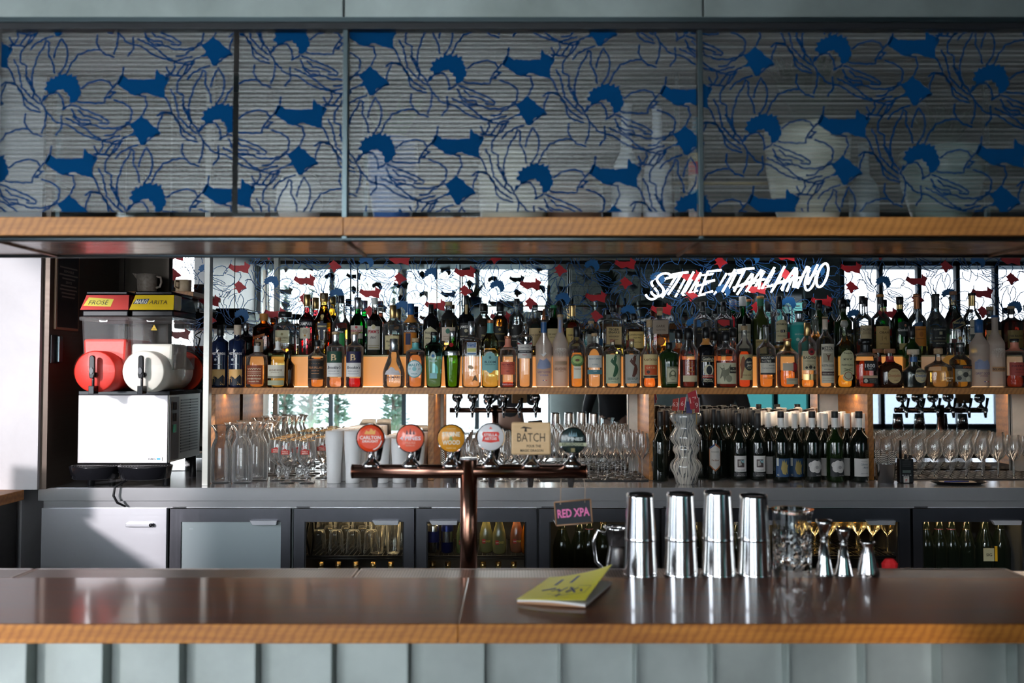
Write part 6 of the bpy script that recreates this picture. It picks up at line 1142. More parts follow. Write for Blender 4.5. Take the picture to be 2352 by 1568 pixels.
# ================================================================ tap tower
YT = 2.60; uT = YT / 2000
def tower(ox, oy, label, group=None, real=True):
    t = thing('beer_tower', label, 'beer tower', (ox, oy, .80), group=group)
    zb_ = ZZ(1082, YT) - .80
    xc = XX(1077, YT); x0, x1 = XX(812, YT), XX(1345, YT)
    MB().tube([(xc, 0, 0), (xc, 0, zb_ + .036)], .0255, 32).build('column', M_copper, t)
    MB().tube([(xc, 0, zb_ + .036), (xc, 0, zb_ + .040)], .026, 32).build('column_cap', M_steel, t)
    MB().tube([(xc, 0, 0), (xc, 0, .012)], .06, 32).build('base_flange', M_copper, t)
    MB().tube([(x0, 0, zb_), (x1, 0, zb_)], .0205, 32).build('crossbar', M_copper, t)
    for s_, x in ((-1, x0), (1, x1)): MB().tube([(x, 0, zb_), (x + s_ * .003, 0, zb_)], .0212, 32).build('end_cap', M_copper, t)
    for k, (px, py) in enumerate(((850, 1007), (942, 1007), (1036, 1007), (1127, 1004), (1220, 1007), (1316, 1012))):
        x, zz = P(px, py, YT - .03); zz -= .80; R = .0425 if k < 5 else .040
        tp = MB().lathe([(.030, zb_ + .012), (.028, zb_ + .022), (.016, zb_ + .032), (.010, zb_ + .045), (.009, zz - .03)], 20, c=(x, 0, 0)).build('tap', M_chrome, t)
        tp['label'] = ['tap with an orange red round badge', 'tap with a salmon round badge', 'tap with an amber round badge', 'tap with a white round badge', 'tap with a square plywood badge', 'tap with a dark green round badge'][k]
        MB().tube([(x, .018, zb_), (x, .055, zb_)], [.017, .015], 16).tube([(x, .055, zb_ + .012), (x, .060, zb_ - .01), (x, .066, zb_ - .055)], [.013, .013, .008], 12).build('faucet', M_chrome, tp)
        MB().tube([(x, .05, zb_ + .01), (x + .012, .055, zb_ + .03), (x + .020, .06, zb_ + .095)], [.006, .008, .011], 12).build('tap_handle', M_blkgloss, tp)
        MB().tube([(x, .0, zz - .035), (x, -.012, zz - .02)], .009, 10).build('badge_stem', M_chrome, tp)
        if k != 4:
            MB().tube([(x, -.012, zz), (x, -.022, zz)], [R, R], 40).build('badge_rim', M_chrome, tp)
            c_ = ('d0401c', 'e8644a', 'd08a24', 'd8d4d4', '', '1c2a28')[k]
            y_ = -.0265
            MB().tube([(x, -.022, zz), (x, -.0245, zz), (x, -.026, zz)], [R * .93, R * .93, R * .88], 40).build('badge_face', mat(C(c_), .2, coat=.5), tp)
            F = lambda dz, rot=0: flat(x, y_, zz + dz, rot)
            L_ = lambda s_, h, w_, dz, c2, rot=0, **kw: lettering(s_, h, w_, F(dz, rot), 'lettering', ink(c2), tp, **kw)
            if k == 0:
                MB().prism([(x + .030 * cos(2 * pi * i / 24), zz + .030 * sin(2 * pi * i / 24)) for i in range(24)][::-1], y_ + .0003, y_ + .0005).build('badge_disc', ink('d84828'), tp)
                L_('CARLTON', .010, .062, .003, 'ece4dc'); L_('DRAUGHT', .007, .046, -.008, 'ece4dc')
                MB().prism([(x - .018, zz + .013), (x - .012, zz + .024), (x - .004, zz + .020), (x + .002, zz + .030), (x + .010, zz + .022), (x + .016, zz + .026), (x + .014, zz + .012)], y_ - .0004, y_).build('gold_figure', ink('e0a050'), tp)
                MB().tube([(x + .034 * cos(a), y_, zz + .034 * sin(a)) for a in [-1.3 + i * .14 for i in range(9)]], .0018, 5).build('swoosh', ink('ece4dc'), tp)
            if k in (1, 5):
                for q in range(3 if k == 1 else 4): xx = x - .010 + q * (.010 if k == 1 else .0066); hh = (.014, .019, .014, .014)[q]; MB().prism([(xx - .0035, zz + .012), (xx + .0035, zz + .012), (xx, zz + .012 + hh)], y_ - .0004, y_).build('pine_mark', ink('5a3038' if k == 1 else '6a8a94'), tp)
            if k == 1: L_('4 PINES', .011, .062, .001, 'e4d8dc'); L_('PALE ALE', .006, .030, -.012, 'e89a84'); L_('BREWING CO', .004, .026, -.021, 'e89a84')
            if k == 2: L_('STONE', .013, .052, .013, 'e4dcc4'); L_('WOOD', .013, .052, -.011, 'e4dcc4'); L_('&', .012, .012, .001, '5a9a4a'); L_('PACIFIC ALE', .0035, .028, -.028, 'e8c888'); L_('FERMENTED', .0035, .028, .029, 'e8c888')
            if k == 3:
                MB().prism([(x - .026, zz - .012), (x - .022, zz + .002), (x - .026, zz + .010), (x - .022, zz + .016), (x + .022, zz + .016), (x + .026, zz + .010), (x + .022, zz + .002), (x + .026, zz - .012), (x, zz - .016)], y_ - .0004, y_).build('red_badge', ink('d83428'), tp)
                lettering('STELLA', .008, .040, flat(x, y_ - .001, zz + .007), 'lettering', ink('ece4e0'), tp); lettering('ARTOIS', .008, .036, flat(x, y_ - .001, zz - .004), 'lettering', ink('ece4e0'), tp)
                MB().prism([(x - .005, zz + .024), (x + .005, zz + .024), (x, zz + .032)], y_ - .0004, y_).build('star_mark', ink('e86a5c'), tp)
            if k == 5:
                L_('4 PINES', .0095, .058, .005, 'd0d4d0'); MB().prism([(x - .040, zz - .006), (x + .040, zz - .006), (x + .040, zz - .016), (x, zz - .0145), (x - .040, zz - .016)], y_ - .0006, y_).build('ribbon', ink('b4b494'), tp)
                lettering('KELLERDOOR', .0075, .064, flat(x, y_ - .0014, zz - .0105), 'lettering', ink('3c4638'), tp); MB().box(x - .006, x + .006, y_ - .0004, y_, zz - .033, zz - .022).build('mark', ink('8a7a50'), tp)
        else:
            W_ = .058; H_ = .048
            MB().box(x - W_, x + W_, -.026, -.016, zz - H_, zz + H_).build('plywood_badge', wood('plywood', (.72, .48, .26), (.62, .38, .18), rough=.5, figure=False, grain=(5, 5, 40)), tp, .006)
            lettering('BATCH', .026, .082, flat(x, -.0268, zz + .004), 'lettering', ink('3a2a1c'), tp, bold=.0)
            MB().prism([(x - .020, zz + .02), (x - .012, zz + .02), (x - .014, zz + .034), (x - .018, zz + .034)], -.0275, -.0268).build('bird_mark', ink('3a2a1c'), tp)
            MB().prism([(x - .032, zz + .030), (x - .022, zz + .036), (x + .002, zz + .031), (x + .002, zz + .029), (x - .022, zz + .030)], -.0275, -.0268).build('bird_mark', ink('3a2a1c'), tp)
            lettering('POUR THE', .0075, .042, flat(x + .008, -.0268, zz - .022), 'lettering', ink('3a2a1c'), tp); lettering('MAGIC DRAGON', .0075, .068, flat(x + .002, -.0268, zz - .035), 'lettering', ink('3a2a1c'), tp)
    return t
tw = tower(0, YT, 'copper T shaped beer tower with six round and square badges', None)
copytree(tw, (3.40 - .0, YT + .0, .80), 'second beer tower beyond the right edge, seen only in the mirror')
# hanging chalk sign
zs_, xs_ = ZZ(1176, 2.57), XX(1316, 2.57)
t = thing('hanging_sign', 'small framed blackboard reading RED XPA hung on string from the crossbar', 'sign', (xs_, 2.57, zs_), 0)
rt = .085; c_, s2 = cos(rt), sin(rt); q = lambda a, b: (a * c_ - b * s2, a * s2 + b * c_)
w_, h_ = .053, .034
MB().prism([q(-w_, -h_), q(w_, -h_), q(w_, h_), q(-w_, h_)], -.003, .003).build('blackboard', mat((.02, .022, .028), .6), t)
mb = MB()
for a, b in (((-w_, -h_), (w_, -h_)), ((w_, -h_), (w_, h_)), ((w_, h_), (-w_, h_)), ((-w_, h_), (-w_, -h_))): mb.tube([(q(*a)[0], -.003, q(*a)[1]), (q(*b)[0], -.003, q(*b)[1])], .0025, 6)
mb.build('wooden_frame', mat((.32, .17, .09), .5), t)
lettering('RED XPA', .024, .094, flat(0, -.0045, 0, rt), 'chalk_lettering', mat(C('f07ab0'), .6, e=.0), t, bold=.03)
for sx in (-1, 1): MB().tube([(q(sx * .036, h_ - .008)[0], -.004, q(sx * .036, h_ - .008)[1]), (sx * .036, .01, ZZ(1120, 2.58) - zs_), (sx * .034, .03, ZZ(1082, 2.6) - zs_ - .0215)], .0016, 6).build('string', mat((.36, .26, .2), .8), t)
# steel jug on the bench
Y = 2.68; t = thing('steel_jug', 'steel milk jug with handle behind the bar, left of the first shaker', 'jug', (XX(1418, Y), Y, .80))
MB().lathe([(.035, 0), (.038, .005), (.038, .12), (.03, .16), (.032, .212), (.046, .225), (.043, .225), (.028, .16), (0, .12)], 26).build('jug_body', M_tin, t)
MB().tube([(-.028, 0, .20), (-.062, 0, .215), (-.075, 0, .18), (-.068, 0, .12), (-.04, 0, .09)], .006, 8).build('handle', M_tin, t)
# ================================================================ shakers, mixing glass, jiggers
zt0 = ZB - .004; Ys = 2.352
def shaker(px, ytop, label, sc=1.0):
    u = Ys / 2000; H = ZZ(ytop, Ys) - zt0; x = XX(px, Ys)
    t = thing('cocktail_shaker', label, 'shaker', (x, Ys, zt0), group='upturned shaker tins'); zj = .096 * sc
    MB().lathe([(.0455, 0), (.0468, .001), (.0468, .0025), (.0460, .004), (.0459, .006), (.0458, .008), (.0434, zj * .5), (.0412, zj), (.0410, zj + .004)], 36, cap0=False, cap1=True).build('lower_tin', M_tin, t)
    MB().lathe([(.0420, zj - .004), (.0428, zj - .001), (.0428, zj + .001), (.0419, zj + .003), (.0418, zj + .004), (.0417, zj + .007), (.0392, (zj + H) / 2), (.0366, H - .014), (.0364, H - .010), (.0363, H - .008), (.0352, H), (.034, H - .0005), (.0305, H - .005), (0, H - .006)], 36, cap0=False).build('upper_tin', M_tin, t)
for px, yt, l in ((1469, 1133, 'upturned steel shaker pair nearest the notebook'), (1561, 1131, 'upturned steel shaker pair, second from the notebook'), (1646, 1127, 'tallest upturned steel shaker pair, third from the notebook'), (1728, 1135, 'upturned steel shaker pair beside the cut glass')):
    shaker(px, yt, l)
u = Ys / 2000; x = XX(1815, Ys); H = ZZ(1168, Ys) - zt0
t = thing('mixing_glass', 'cut crystal mixing glass with a pouring lip between shakers and jiggers', 'mixing glass', (x, Ys, zt0))
Mcg = mat((.97, .98, .98), .02, tr=1, ior=1.48, name='crystal')
R = .0505
bmv = MB(); seg = 48; rows = []
for j in range(0, 21):
    z = j * H / 20
    ring = []
    for i in range(seg):
        a = 2 * pi * i / seg; d = 0
        if .1 < j / 20 < .62: d = -.0028 * (abs(sin((i * 6 / seg * pi + j * .55))) ** .5 * abs(sin((i * 6 / seg * pi * 1 - j * .55))) ** .5 < .45)
        rr = R * (1 + (.06 if j == 20 else 0)) + d + (.006 * max(0, cos(a - 0)) ** 12 if j >= 19 else 0)
        ring.append((rr * cos(a), rr * sin(a), z))
    rows.append(ring)
for j in range(20, 3, -1): rows.append([((R - .0045) * cos(2 * pi * i / seg), (R - .0045) * sin(2 * pi * i / seg), j * H / 20) for i in range(seg)])
vs = [p for r_ in rows for p in r_]; n_ = len(rows)
fs = [(j * seg + i, j * seg + (i + 1) % seg, (j + 1) * seg + (i + 1) % seg, (j + 1) * seg + i) for j in range(n_ - 1) for i in range(seg)] + [tuple(range(seg))[::-1], tuple((n_ - 1) * seg + i for i in range(seg))]
bmv.add(vs, fs, False); bmv.build('glass_body', Mcg, t)
def jig(px, yt, w0, w1, zj, label, beads=False):
    H = ZZ(yt, Ys) - zt0; t = thing('jigger', label, 'jigger', (XX(px, Ys), Ys - .01, zt0), group='bar jiggers'); a, b = w0 * u / 2, w1 * u / 2
    if not beads:
        MB().lathe([(a, 0), (a * 1.04, .001), (a * 1.04, .003), (a * .98, .005), (a * .965, .007), (a * .94, .010), (a * .65, H * zj * .5), (a * .36, H * zj)], 28, cap0=False).build('lower_cup', M_tin, t)
        MB().lathe([(a * .40, H * zj - .003), (a * .42, H * zj), (a * .38, H * zj + .003)], 28).build('collar', M_tin, t)
        MB().lathe([(a * .34, H * zj + .002), (b * .85, H * .93), (b, H), (b * .9, H - .001), (a * .3, H * zj + .01), (0, H * zj + .01)], 28).build('upper_cup', M_tin, t)
    else:
        pr = [(a, 0)] 
        for i in range(16): z = H * .05 + H * .62 * i / 15; pr.append((a * (1.0 - .42 * (i / 15) ** 1.3) + (.0012 if i % 2 else -.0006), z))
        pr += [(a * .42, H * .82), (b * .9, H * .95), (b, H), (b * .85, H - .002), (0, H * .85)]
        MB().lathe(pr, 28, cap0=False).build('bell_cup', M_tin, t)
jig(1885, 1192, 40, 36, .62, 'tallest steel jigger, next to the mixing glass')
jig(1929, 1210, 40, 34, .66, 'middle steel jigger of the three')
jig(1984, 1241, 48, 34, .6, 'short ribbed bell shaped jigger', True)
t = thing('red_cloth', 'small crumpled red cloth behind the bar right of the jiggers', 'cloth', (XX(2040, 2.47), 2.48, .80))
MB().lathe([(.03, 0), (.04, .03), (.032, .07), (.024, .1), (.02, .13), (.023, .158), (.012, .170), (.0, .168)], 9, dep=.6, sm=False).build('cloth_fold', mat((.55, .01, .015), .7), t)
# ================================================================ notebook
t = thing('notebook', 'dog eared booklet with a yellow scribbled cover lying on the bar', 'booklet', (.012, 2.045, ZB))
c00 = Vector((0, 0)); ex = Vector((.155, -.045)); ey = Vector((.085, .215))
def pg(a, b, lift): 
    p = ex * a + ey * b; return (p.x, p.y, lift(a, b))
def sheet(f0, f1, nx=10, ny=10):
    mb = MB(); vs = [pg(i / nx, j / ny, f1) for j in range(ny + 1) for i in range(nx + 1)] + [pg(i / nx, j / ny, f0) for j in range(ny + 1) for i in range(nx + 1)]
    m_ = (nx + 1) * (ny + 1); fs = []
    for j in range(ny):
        for i in range(nx):
            a = j * (nx + 1) + i; fs += [(a, a + 1, a + nx + 2, a + nx + 1), (m_ + a, m_ + a + nx + 1, m_ + a + nx + 2, m_ + a + 1)]
    for i in range(nx): a = i; fs.append((a, m_ + a, m_ + a + 1, a + 1)); a = ny * (nx + 1) + i; fs.append((a, a + 1, m_ + a + 1, m_ + a))
    for j in range(ny): a = j * (nx + 1); fs.append((a, a + nx + 1, m_ + a + nx + 1, m_ + a)); a = j * (nx + 1) + nx; fs.append((a, m_ + a, m_ + a + nx + 1, a + nx + 1))
    return mb.add(vs, fs)
kl = lambda a, b: .004 + .004 * sin(pi * a); base0 = lambda a, b: .0005 + .002 * a
lf = lambda a, b: .010 + .003 * sin(pi * a) + .030 * (a ** 2.2) * (.35 + b * .75) + .01 * b * a
sheet(base0, kl).build('kraft_pages', mat((.42, .22, .12), .7), t)
sheet(kl, lambda a, b: kl(a, b) + .004 + .001 * a).build('white_pages', mat((.72, .68, .66), .7), t)
sheet(lambda a, b: lf(a, b) - .0012, lf).build('yellow_cover', mat((.72, .62, .05), .5), t).data.materials.append(M_white)
mb = MB()
r = random.Random(4)
for (a0, b0, a1, b1, w_) in [(.2, .34, .38, .42, .05), (.3, .55, .31, .8, .05), (.52, .6, .53, .88, .05), (.36, .3, .46, .38, .03), (.48, .25, .56, .42, .03), (.42, .35, .52, .30, .03), (.6, .25, .66, .4, .025), (.6, .42, .75, .22, .03), (.62, .22, .74, .38, .025), (.8, .32, .84, .24, .03), (.45, .12, .9, .2, .008), (.9, .2, .92, .4, .008), (.92, .4, .7, .45, .008), (.35, .2, .6, .14, .008), (.52, .1, .54, .2, .03)]:
    for i in range(6):
        t0_, t1_ = i / 6, (i + 1) / 6; dx, dy = a1 - a0, b1 - b0; l = math.hypot(dx, dy); nx_, ny_ = -dy / l * w_ / 2, dx / l * w_ / 2
        q4 = [(a0 + dx * tt + s_ * nx_, b0 + dy * tt + s_ * ny_) for tt, s_ in ((t0_, -1), (t1_, -1), (t1_, 1), (t0_, 1))]
        mb.add([pg(a, b, lambda a, b: lf(a, b) + .0006) for a, b in q4], [(0, 1, 2, 3)])
mb.build('blue_scribble', ink('1c1c5c'), t)['kind'] = 'stuff'
# ================================================================ hanging glazed cabinet
YC = 2.10
t = thing('hanging_cabinet', 'long hanging cabinet with reeded flower printed glass over the bar', 'cabinet', (0, 0, 0))
zs0, zs1 = ZZ(540, YC), ZZ(498, YC); CL, CR = -2.02, 2.3
px_ = [-1.27, -.409, .462, 1.33]
for a, b in zip([CL] + px_, px_ + [CR]): MB().box(a + .0007, b - .0007, YC, YC + .335, zs0, zs1).build('shelf_board', M_shelfwood, t, .0015)
zr_ = ZZ(549, 2.12)
MB().tube([(CL, 2.12, zr_), (CR, 2.12, zr_)], .0065, 12).build('front_rail', M_frame, t)
MB().tube([(CL, 2.42, zr_), (CR, 2.42, zr_)], .007, 12).build('rear_rail', M_frame, t)
MB().box(CL, CR, 2.118, 2.128, zr_ + .004, zs0 + .001).box(CL, CR, 2.408, 2.428, zr_ + .004, zs0 + .001).build('rail_web', M_black, t)
MB().box(CL, CR, 2.13, 2.41, zs0 - .007, zs0 - .0005).build('soffit_board', M_under, t)
zt_ = ZZ(75, 2.13); zh = ZZ(50, 2.13)
for x in [CL] + px_ + [CR]:
    MB().tube([(x, 2.12, zr_), (x, 2.42, zr_)], .006, 8).build('cross_member', mat((.22, .13, .09), .35, .6), t)
    MB().box(x - .006, x + .006, 2.112, 2.124, zr_, zt_ + .01).build('post', M_frame, t, .001); MB().box(x - .006, x + .006, 2.418, 2.43, zr_, zt_ + .01).build('post', M_frame, t, .001)
MB().box(CL, CR, 2.105, 2.45, zt_, zh).build('header', M_black, t, .002); MB().box(CL, CR, 2.1, 2.106, zh - .012, zh).build('header_lip', M_frame, t)
xp = [CL - .0, -1.262, -.413, .470, 1.34, CR]
for a, b in zip(xp, xp[1:]): MB().box(a + .002, b - .002, 2.11, 2.45, zh + .003, 2.995).build('zinc_fascia', M_zinc, t, .002)
def reeded():
    M = bpy.data.materials.new('reeded_printed_glass'); M.use_nodes = True; nt = M.node_tree; nt.nodes.clear(); L = nt.links
    o = nt.nodes.new('ShaderNodeOutputMaterial')
    mp = mapped(nt, (1, 1, 1)); w_ = N(nt, 'TexWave', Scale=29); w_.bands_direction = 'Z'; L.new(mp.outputs[0], w_.inputs[0])
    m2 = mapped(nt, (.8, .8, 90)); n = N(nt, 'TexNoise', Scale=1, Detail=2); L.new(m2.outputs[0], n.inputs[0])
    ad = nt.nodes.new('ShaderNodeMath'); ad.operation = 'MULTIPLY'; L.new(w_.outputs[0], ad.inputs[0]); 
    bp = N(nt, 'Bump', Strength=.12, Distance=.004); L.new(w_.outputs[0], bp.inputs['Height'])
    d = nt.nodes.new('ShaderNodeBsdfDiffuse'); tl = nt.nodes.new('ShaderNodeBsdfTranslucent'); tr = nt.nodes.new('ShaderNodeBsdfTransparent'); gl = nt.nodes.new('ShaderNodeBsdfGlossy')
    cr_ = nt.nodes.new('ShaderNodeValToRGB'); cr_.color_ramp.elements[0].position = .35; cr_.color_ramp.elements[0].color = (.16, .15, .14, 1); cr_.color_ramp.elements[1].position = .62; cr_.color_ramp.elements[1].color = (.62, .62, .60, 1)
    L.new(n.outputs[0], cr_.inputs[0]); L.new(cr_.outputs[0], d.inputs[0]); tl.inputs[0].default_value = (.75, .78, .78, 1); tr.inputs[0].default_value = (.80, .82, .82, 1)
    gl.inputs['Roughness'].default_value = .32; gl.inputs['Color'].default_value = (.8, .8, .8, 1); L.new(bp.outputs[0], gl.inputs['Normal'])
    a1 = nt.nodes.new('ShaderNodeMixShader'); a1.inputs[0].default_value = .45; L.new(d.outputs[0], a1.inputs[1]); L.new(tl.outputs[0], a1.inputs[2])
    a2 = nt.nodes.new('ShaderNodeMixShader'); L.new(tr.outputs[0], a2.inputs[1]); L.new(a1.outputs[0], a2.inputs[2])
    mr = N(nt, 'MapRange'); mr.inputs[3].default_value = .03; mr.inputs[4].default_value = .26; L.new(w_.outputs[0], mr.inputs[0]); L.new(mr.outputs[0], a2.inputs[0])
    a3 = nt.nodes.new('ShaderNodeMixShader'); a3.inputs[0].default_value = .05; L.new(a2.outputs[0], a3.inputs[1]); L.new(gl.outputs[0], a3.inputs[2]); L.new(a3.outputs[0], o.inputs[0]); return M
Mre = reeded(); c_bl2 = mat((.002, .036, .11), .6, spec=.0, name='translucent_blue_film'); c_ln2 = mat((.003, .028, .09), .6, spec=.0, name='line_film')
zp0, zp1 = ZZ(487, 2.13), zt_
xs = [CL + .01, -1.27, XX(535, 2.13), -.409, .462, 1.33, CR - .01]
uP = (1 / 3.5633) * 2.13 / 2000
for a, b in zip(xs, xs[1:]):
    off = .0 if a != xs[2] else .002
    g_ = MB().box(a + .007, b - .007, 2.128 + off, 2.132 + off, zp0, zp1).build('reeded_pane', Mre, t)
    floral(P(520 / 3.5633, 60 + 500 / 3.5633, 2.13), uP, (a + .007, b - .007, zp0, zp1), 2.128 + off, g_, (c_ln2, c_bl2, c_bl2, c_bl2), lw=14)
    MB().box(a + .007, b - .007, 2.416, 2.420, zp0, zp1).build('rear_pane', thin_glass((.80, .83, .83), .6, gl=1.0), t)
MB().tube([(-.40, 2.375, ZZ(421, 2.375)), (CR - .02, 2.375, ZZ(421, 2.375))], .0055, 8).build('brass_rail', mat((.35, .25, .1), .35, .8), t)
# things standing in the cabinet
YI = 2.24; uI = YI / 2000
def pot(px, wpx, ytop, label, c, pr, name='plant_pot', cat='pot', m=None, ysh=YI):
    x = XX(px, ysh); H = ZZ(ytop, ysh) - zs1; R = wpx * ysh / 2000 / 2
    t = thing(name, label, cat, (x, ysh, zs1), group='things in the hanging cabinet')
    MB().lathe([(R * a, H * b) for a, b in pr] + [(R * (pr[-1][0] - .08), H), (R * (pr[-1][0] - .1), H * .85), (0, H * .85)], 32).build('pot_body' if cat == 'pot' else 'body', m or mat(c, .35, coat=.2), t); return t, R, H
def foliage(t, R, H, h, n, col, sp=.5, w_=.012, seed=1, straight=False):
    r = random.Random(seed); mb = MB()
    for i in range(n):
        a = r.uniform(0, 2 * pi); l = h * r.uniform(.45, 1); s_ = sp * r.uniform(.1, 1) * (R if straight else l)
        q = [(cos(a) * s_ * k_ ** 1.5, sin(a) * s_ * .5 * k_ ** 1.5, H * .85 + l * k_) for k_ in (0, .35, .7, 1)]
        vs = []
        for k_, p in enumerate(q): ww = w_ * (.5, 1, .8, .05)[k_]; vs += [(p[0] - ww, p[1] - ww * .3, p[2]), (p[0] + ww, p[1] + ww * .3, p[2])]
        mb.add(vs, [(0, 1, 3, 2), (2, 3, 5, 4), (4, 5, 7, 6)])
    o = mb.build('foliage', mat(col, .5, name='foliage'), t); o['kind'] = 'stuff'
round_ = [(.5, 0), (.8, .12), (1, .45), (.95, .75), (.7, 1)]
pot(684, 105, 405, 'round white pot at the left, next to the cabinet post', (.75, .72, .68), round_)
tt, R, H = pot(900, 115, 325, 'blue vase with a long dark leaf left in the cabinet', (.03, .12, .35), [(.6, 0), (.75, .1), (.95, .5), (1, .8), (.95, 1)], 'flower_vase', 'vase'); foliage(tt, R, H, .16, 14, (.02, .05, .02), .9, .010, 2)
pot(1180, 160, 355, 'wide cream pot in the middle of the cabinet', (.55, .52, .42), [(.8, 0), (.95, .1), (1, .5), (.98, .9), (.92, 1)])
t2, R, H = pot(1320, 130, 430, 'low brown wooden box beside the cream pot', (.16, .09, .06), [(.9, 0), (1, .05), (1, .95), (.95, 1)], 'wooden_tub', 'tub')
bw = [(.85, 0), (1, .05), (1, .38), (.85, .5), (.38, .62), (.32, .9), (.36, 1)]
pot(1441, 68, 240, 'taller white stoneware bottle in the cabinet', (.66, .66, .68), bw, 'white_bottle', 'bottle'); pot(1512, 66, 246, 'white stoneware bottle right of its taller twin', (.6, .6, .64), bw, 'white_bottle', 'bottle')
def bands():
    M, nt, b = principled('banded_label'); L = nt.links; mp = mapped(nt, (1, 1, 1)); sx = nt.nodes.new('ShaderNodeSeparateXYZ'); L.new(mp.outputs[0], sx.inputs[0])
    mr = N(nt, 'MapRange'); mr.inputs[1].default_value = 0; mr.inputs[2].default_value = .22; L.new(sx.outputs[2], mr.inputs[0]); cr_ = nt.nodes.new('ShaderNodeValToRGB'); e = cr_.color_ramp.elements; cr_.color_ramp.interpolation = 'CONSTANT'
    e[0].color = (.6, .5, .45, 1); e[1].position = .25; e[1].color = (.05, .3, .45, 1)
    for p, c in ((.42, (.6, .5, .4)), (.6, (.55, .05, .03)), (.75, (.6, .5, .3)), (.85, (.02, .12, .18))): q = e.new(p); q.color = (*c, 1)
    L.new(mr.outputs[0], cr_.inputs[0]); L.new(cr_.outputs[0], b.inputs['Base Color']); return M
pot(1602, 34, 270, 'slim bottle with red white and blue bands by the cabinet post', (.5, .1, .1), [(.9, 0), (1, .05), (1, .75), (.5, .88), (.4, 1)], 'banded_bottle', 'bottle', bands())
t3, R, H = pot(1860, 190, 300, 'big cream plant pot with a dark leafy plant', (.66, .62, .50), [(.62, 0), (.68, .05), (.85, .3), (.97, .6), (1, .9), (1.0, 1)]); foliage(t3, R, H, .25, 90, (.015, .03, .018), .55, .012, 3)
pot(1860, 230, 488, 'cream saucer under the big plant pot', (.62, .58, .46), [(.8, 0), (1, 1)], 'saucer', 'saucer') if False else None
pot(1990, 66, 330, 'grey bottle right of the big plant pot', (.26, .30, .32), bw, 'grey_bottle', 'bottle')
t4, R, H = pot(2170, 185, 350, 'grey green bowl shaped pot near the right end of the cabinet', (.20, .27, .25), [(.5, 0), (.7, .15), (.95, .6), (1, .9), (.97, 1)]); foliage(t4, R, H, .16, 40, (.02, .04, .02), .8, .010, 6)
pot(300, 70, 330, 'grey stoneware jar at the far left of the cabinet', (.4, .4, .38), [(.8, 0), (1, .2), (1, .8), (.6, 1)], 'storage_jar', 'jar') if False else None
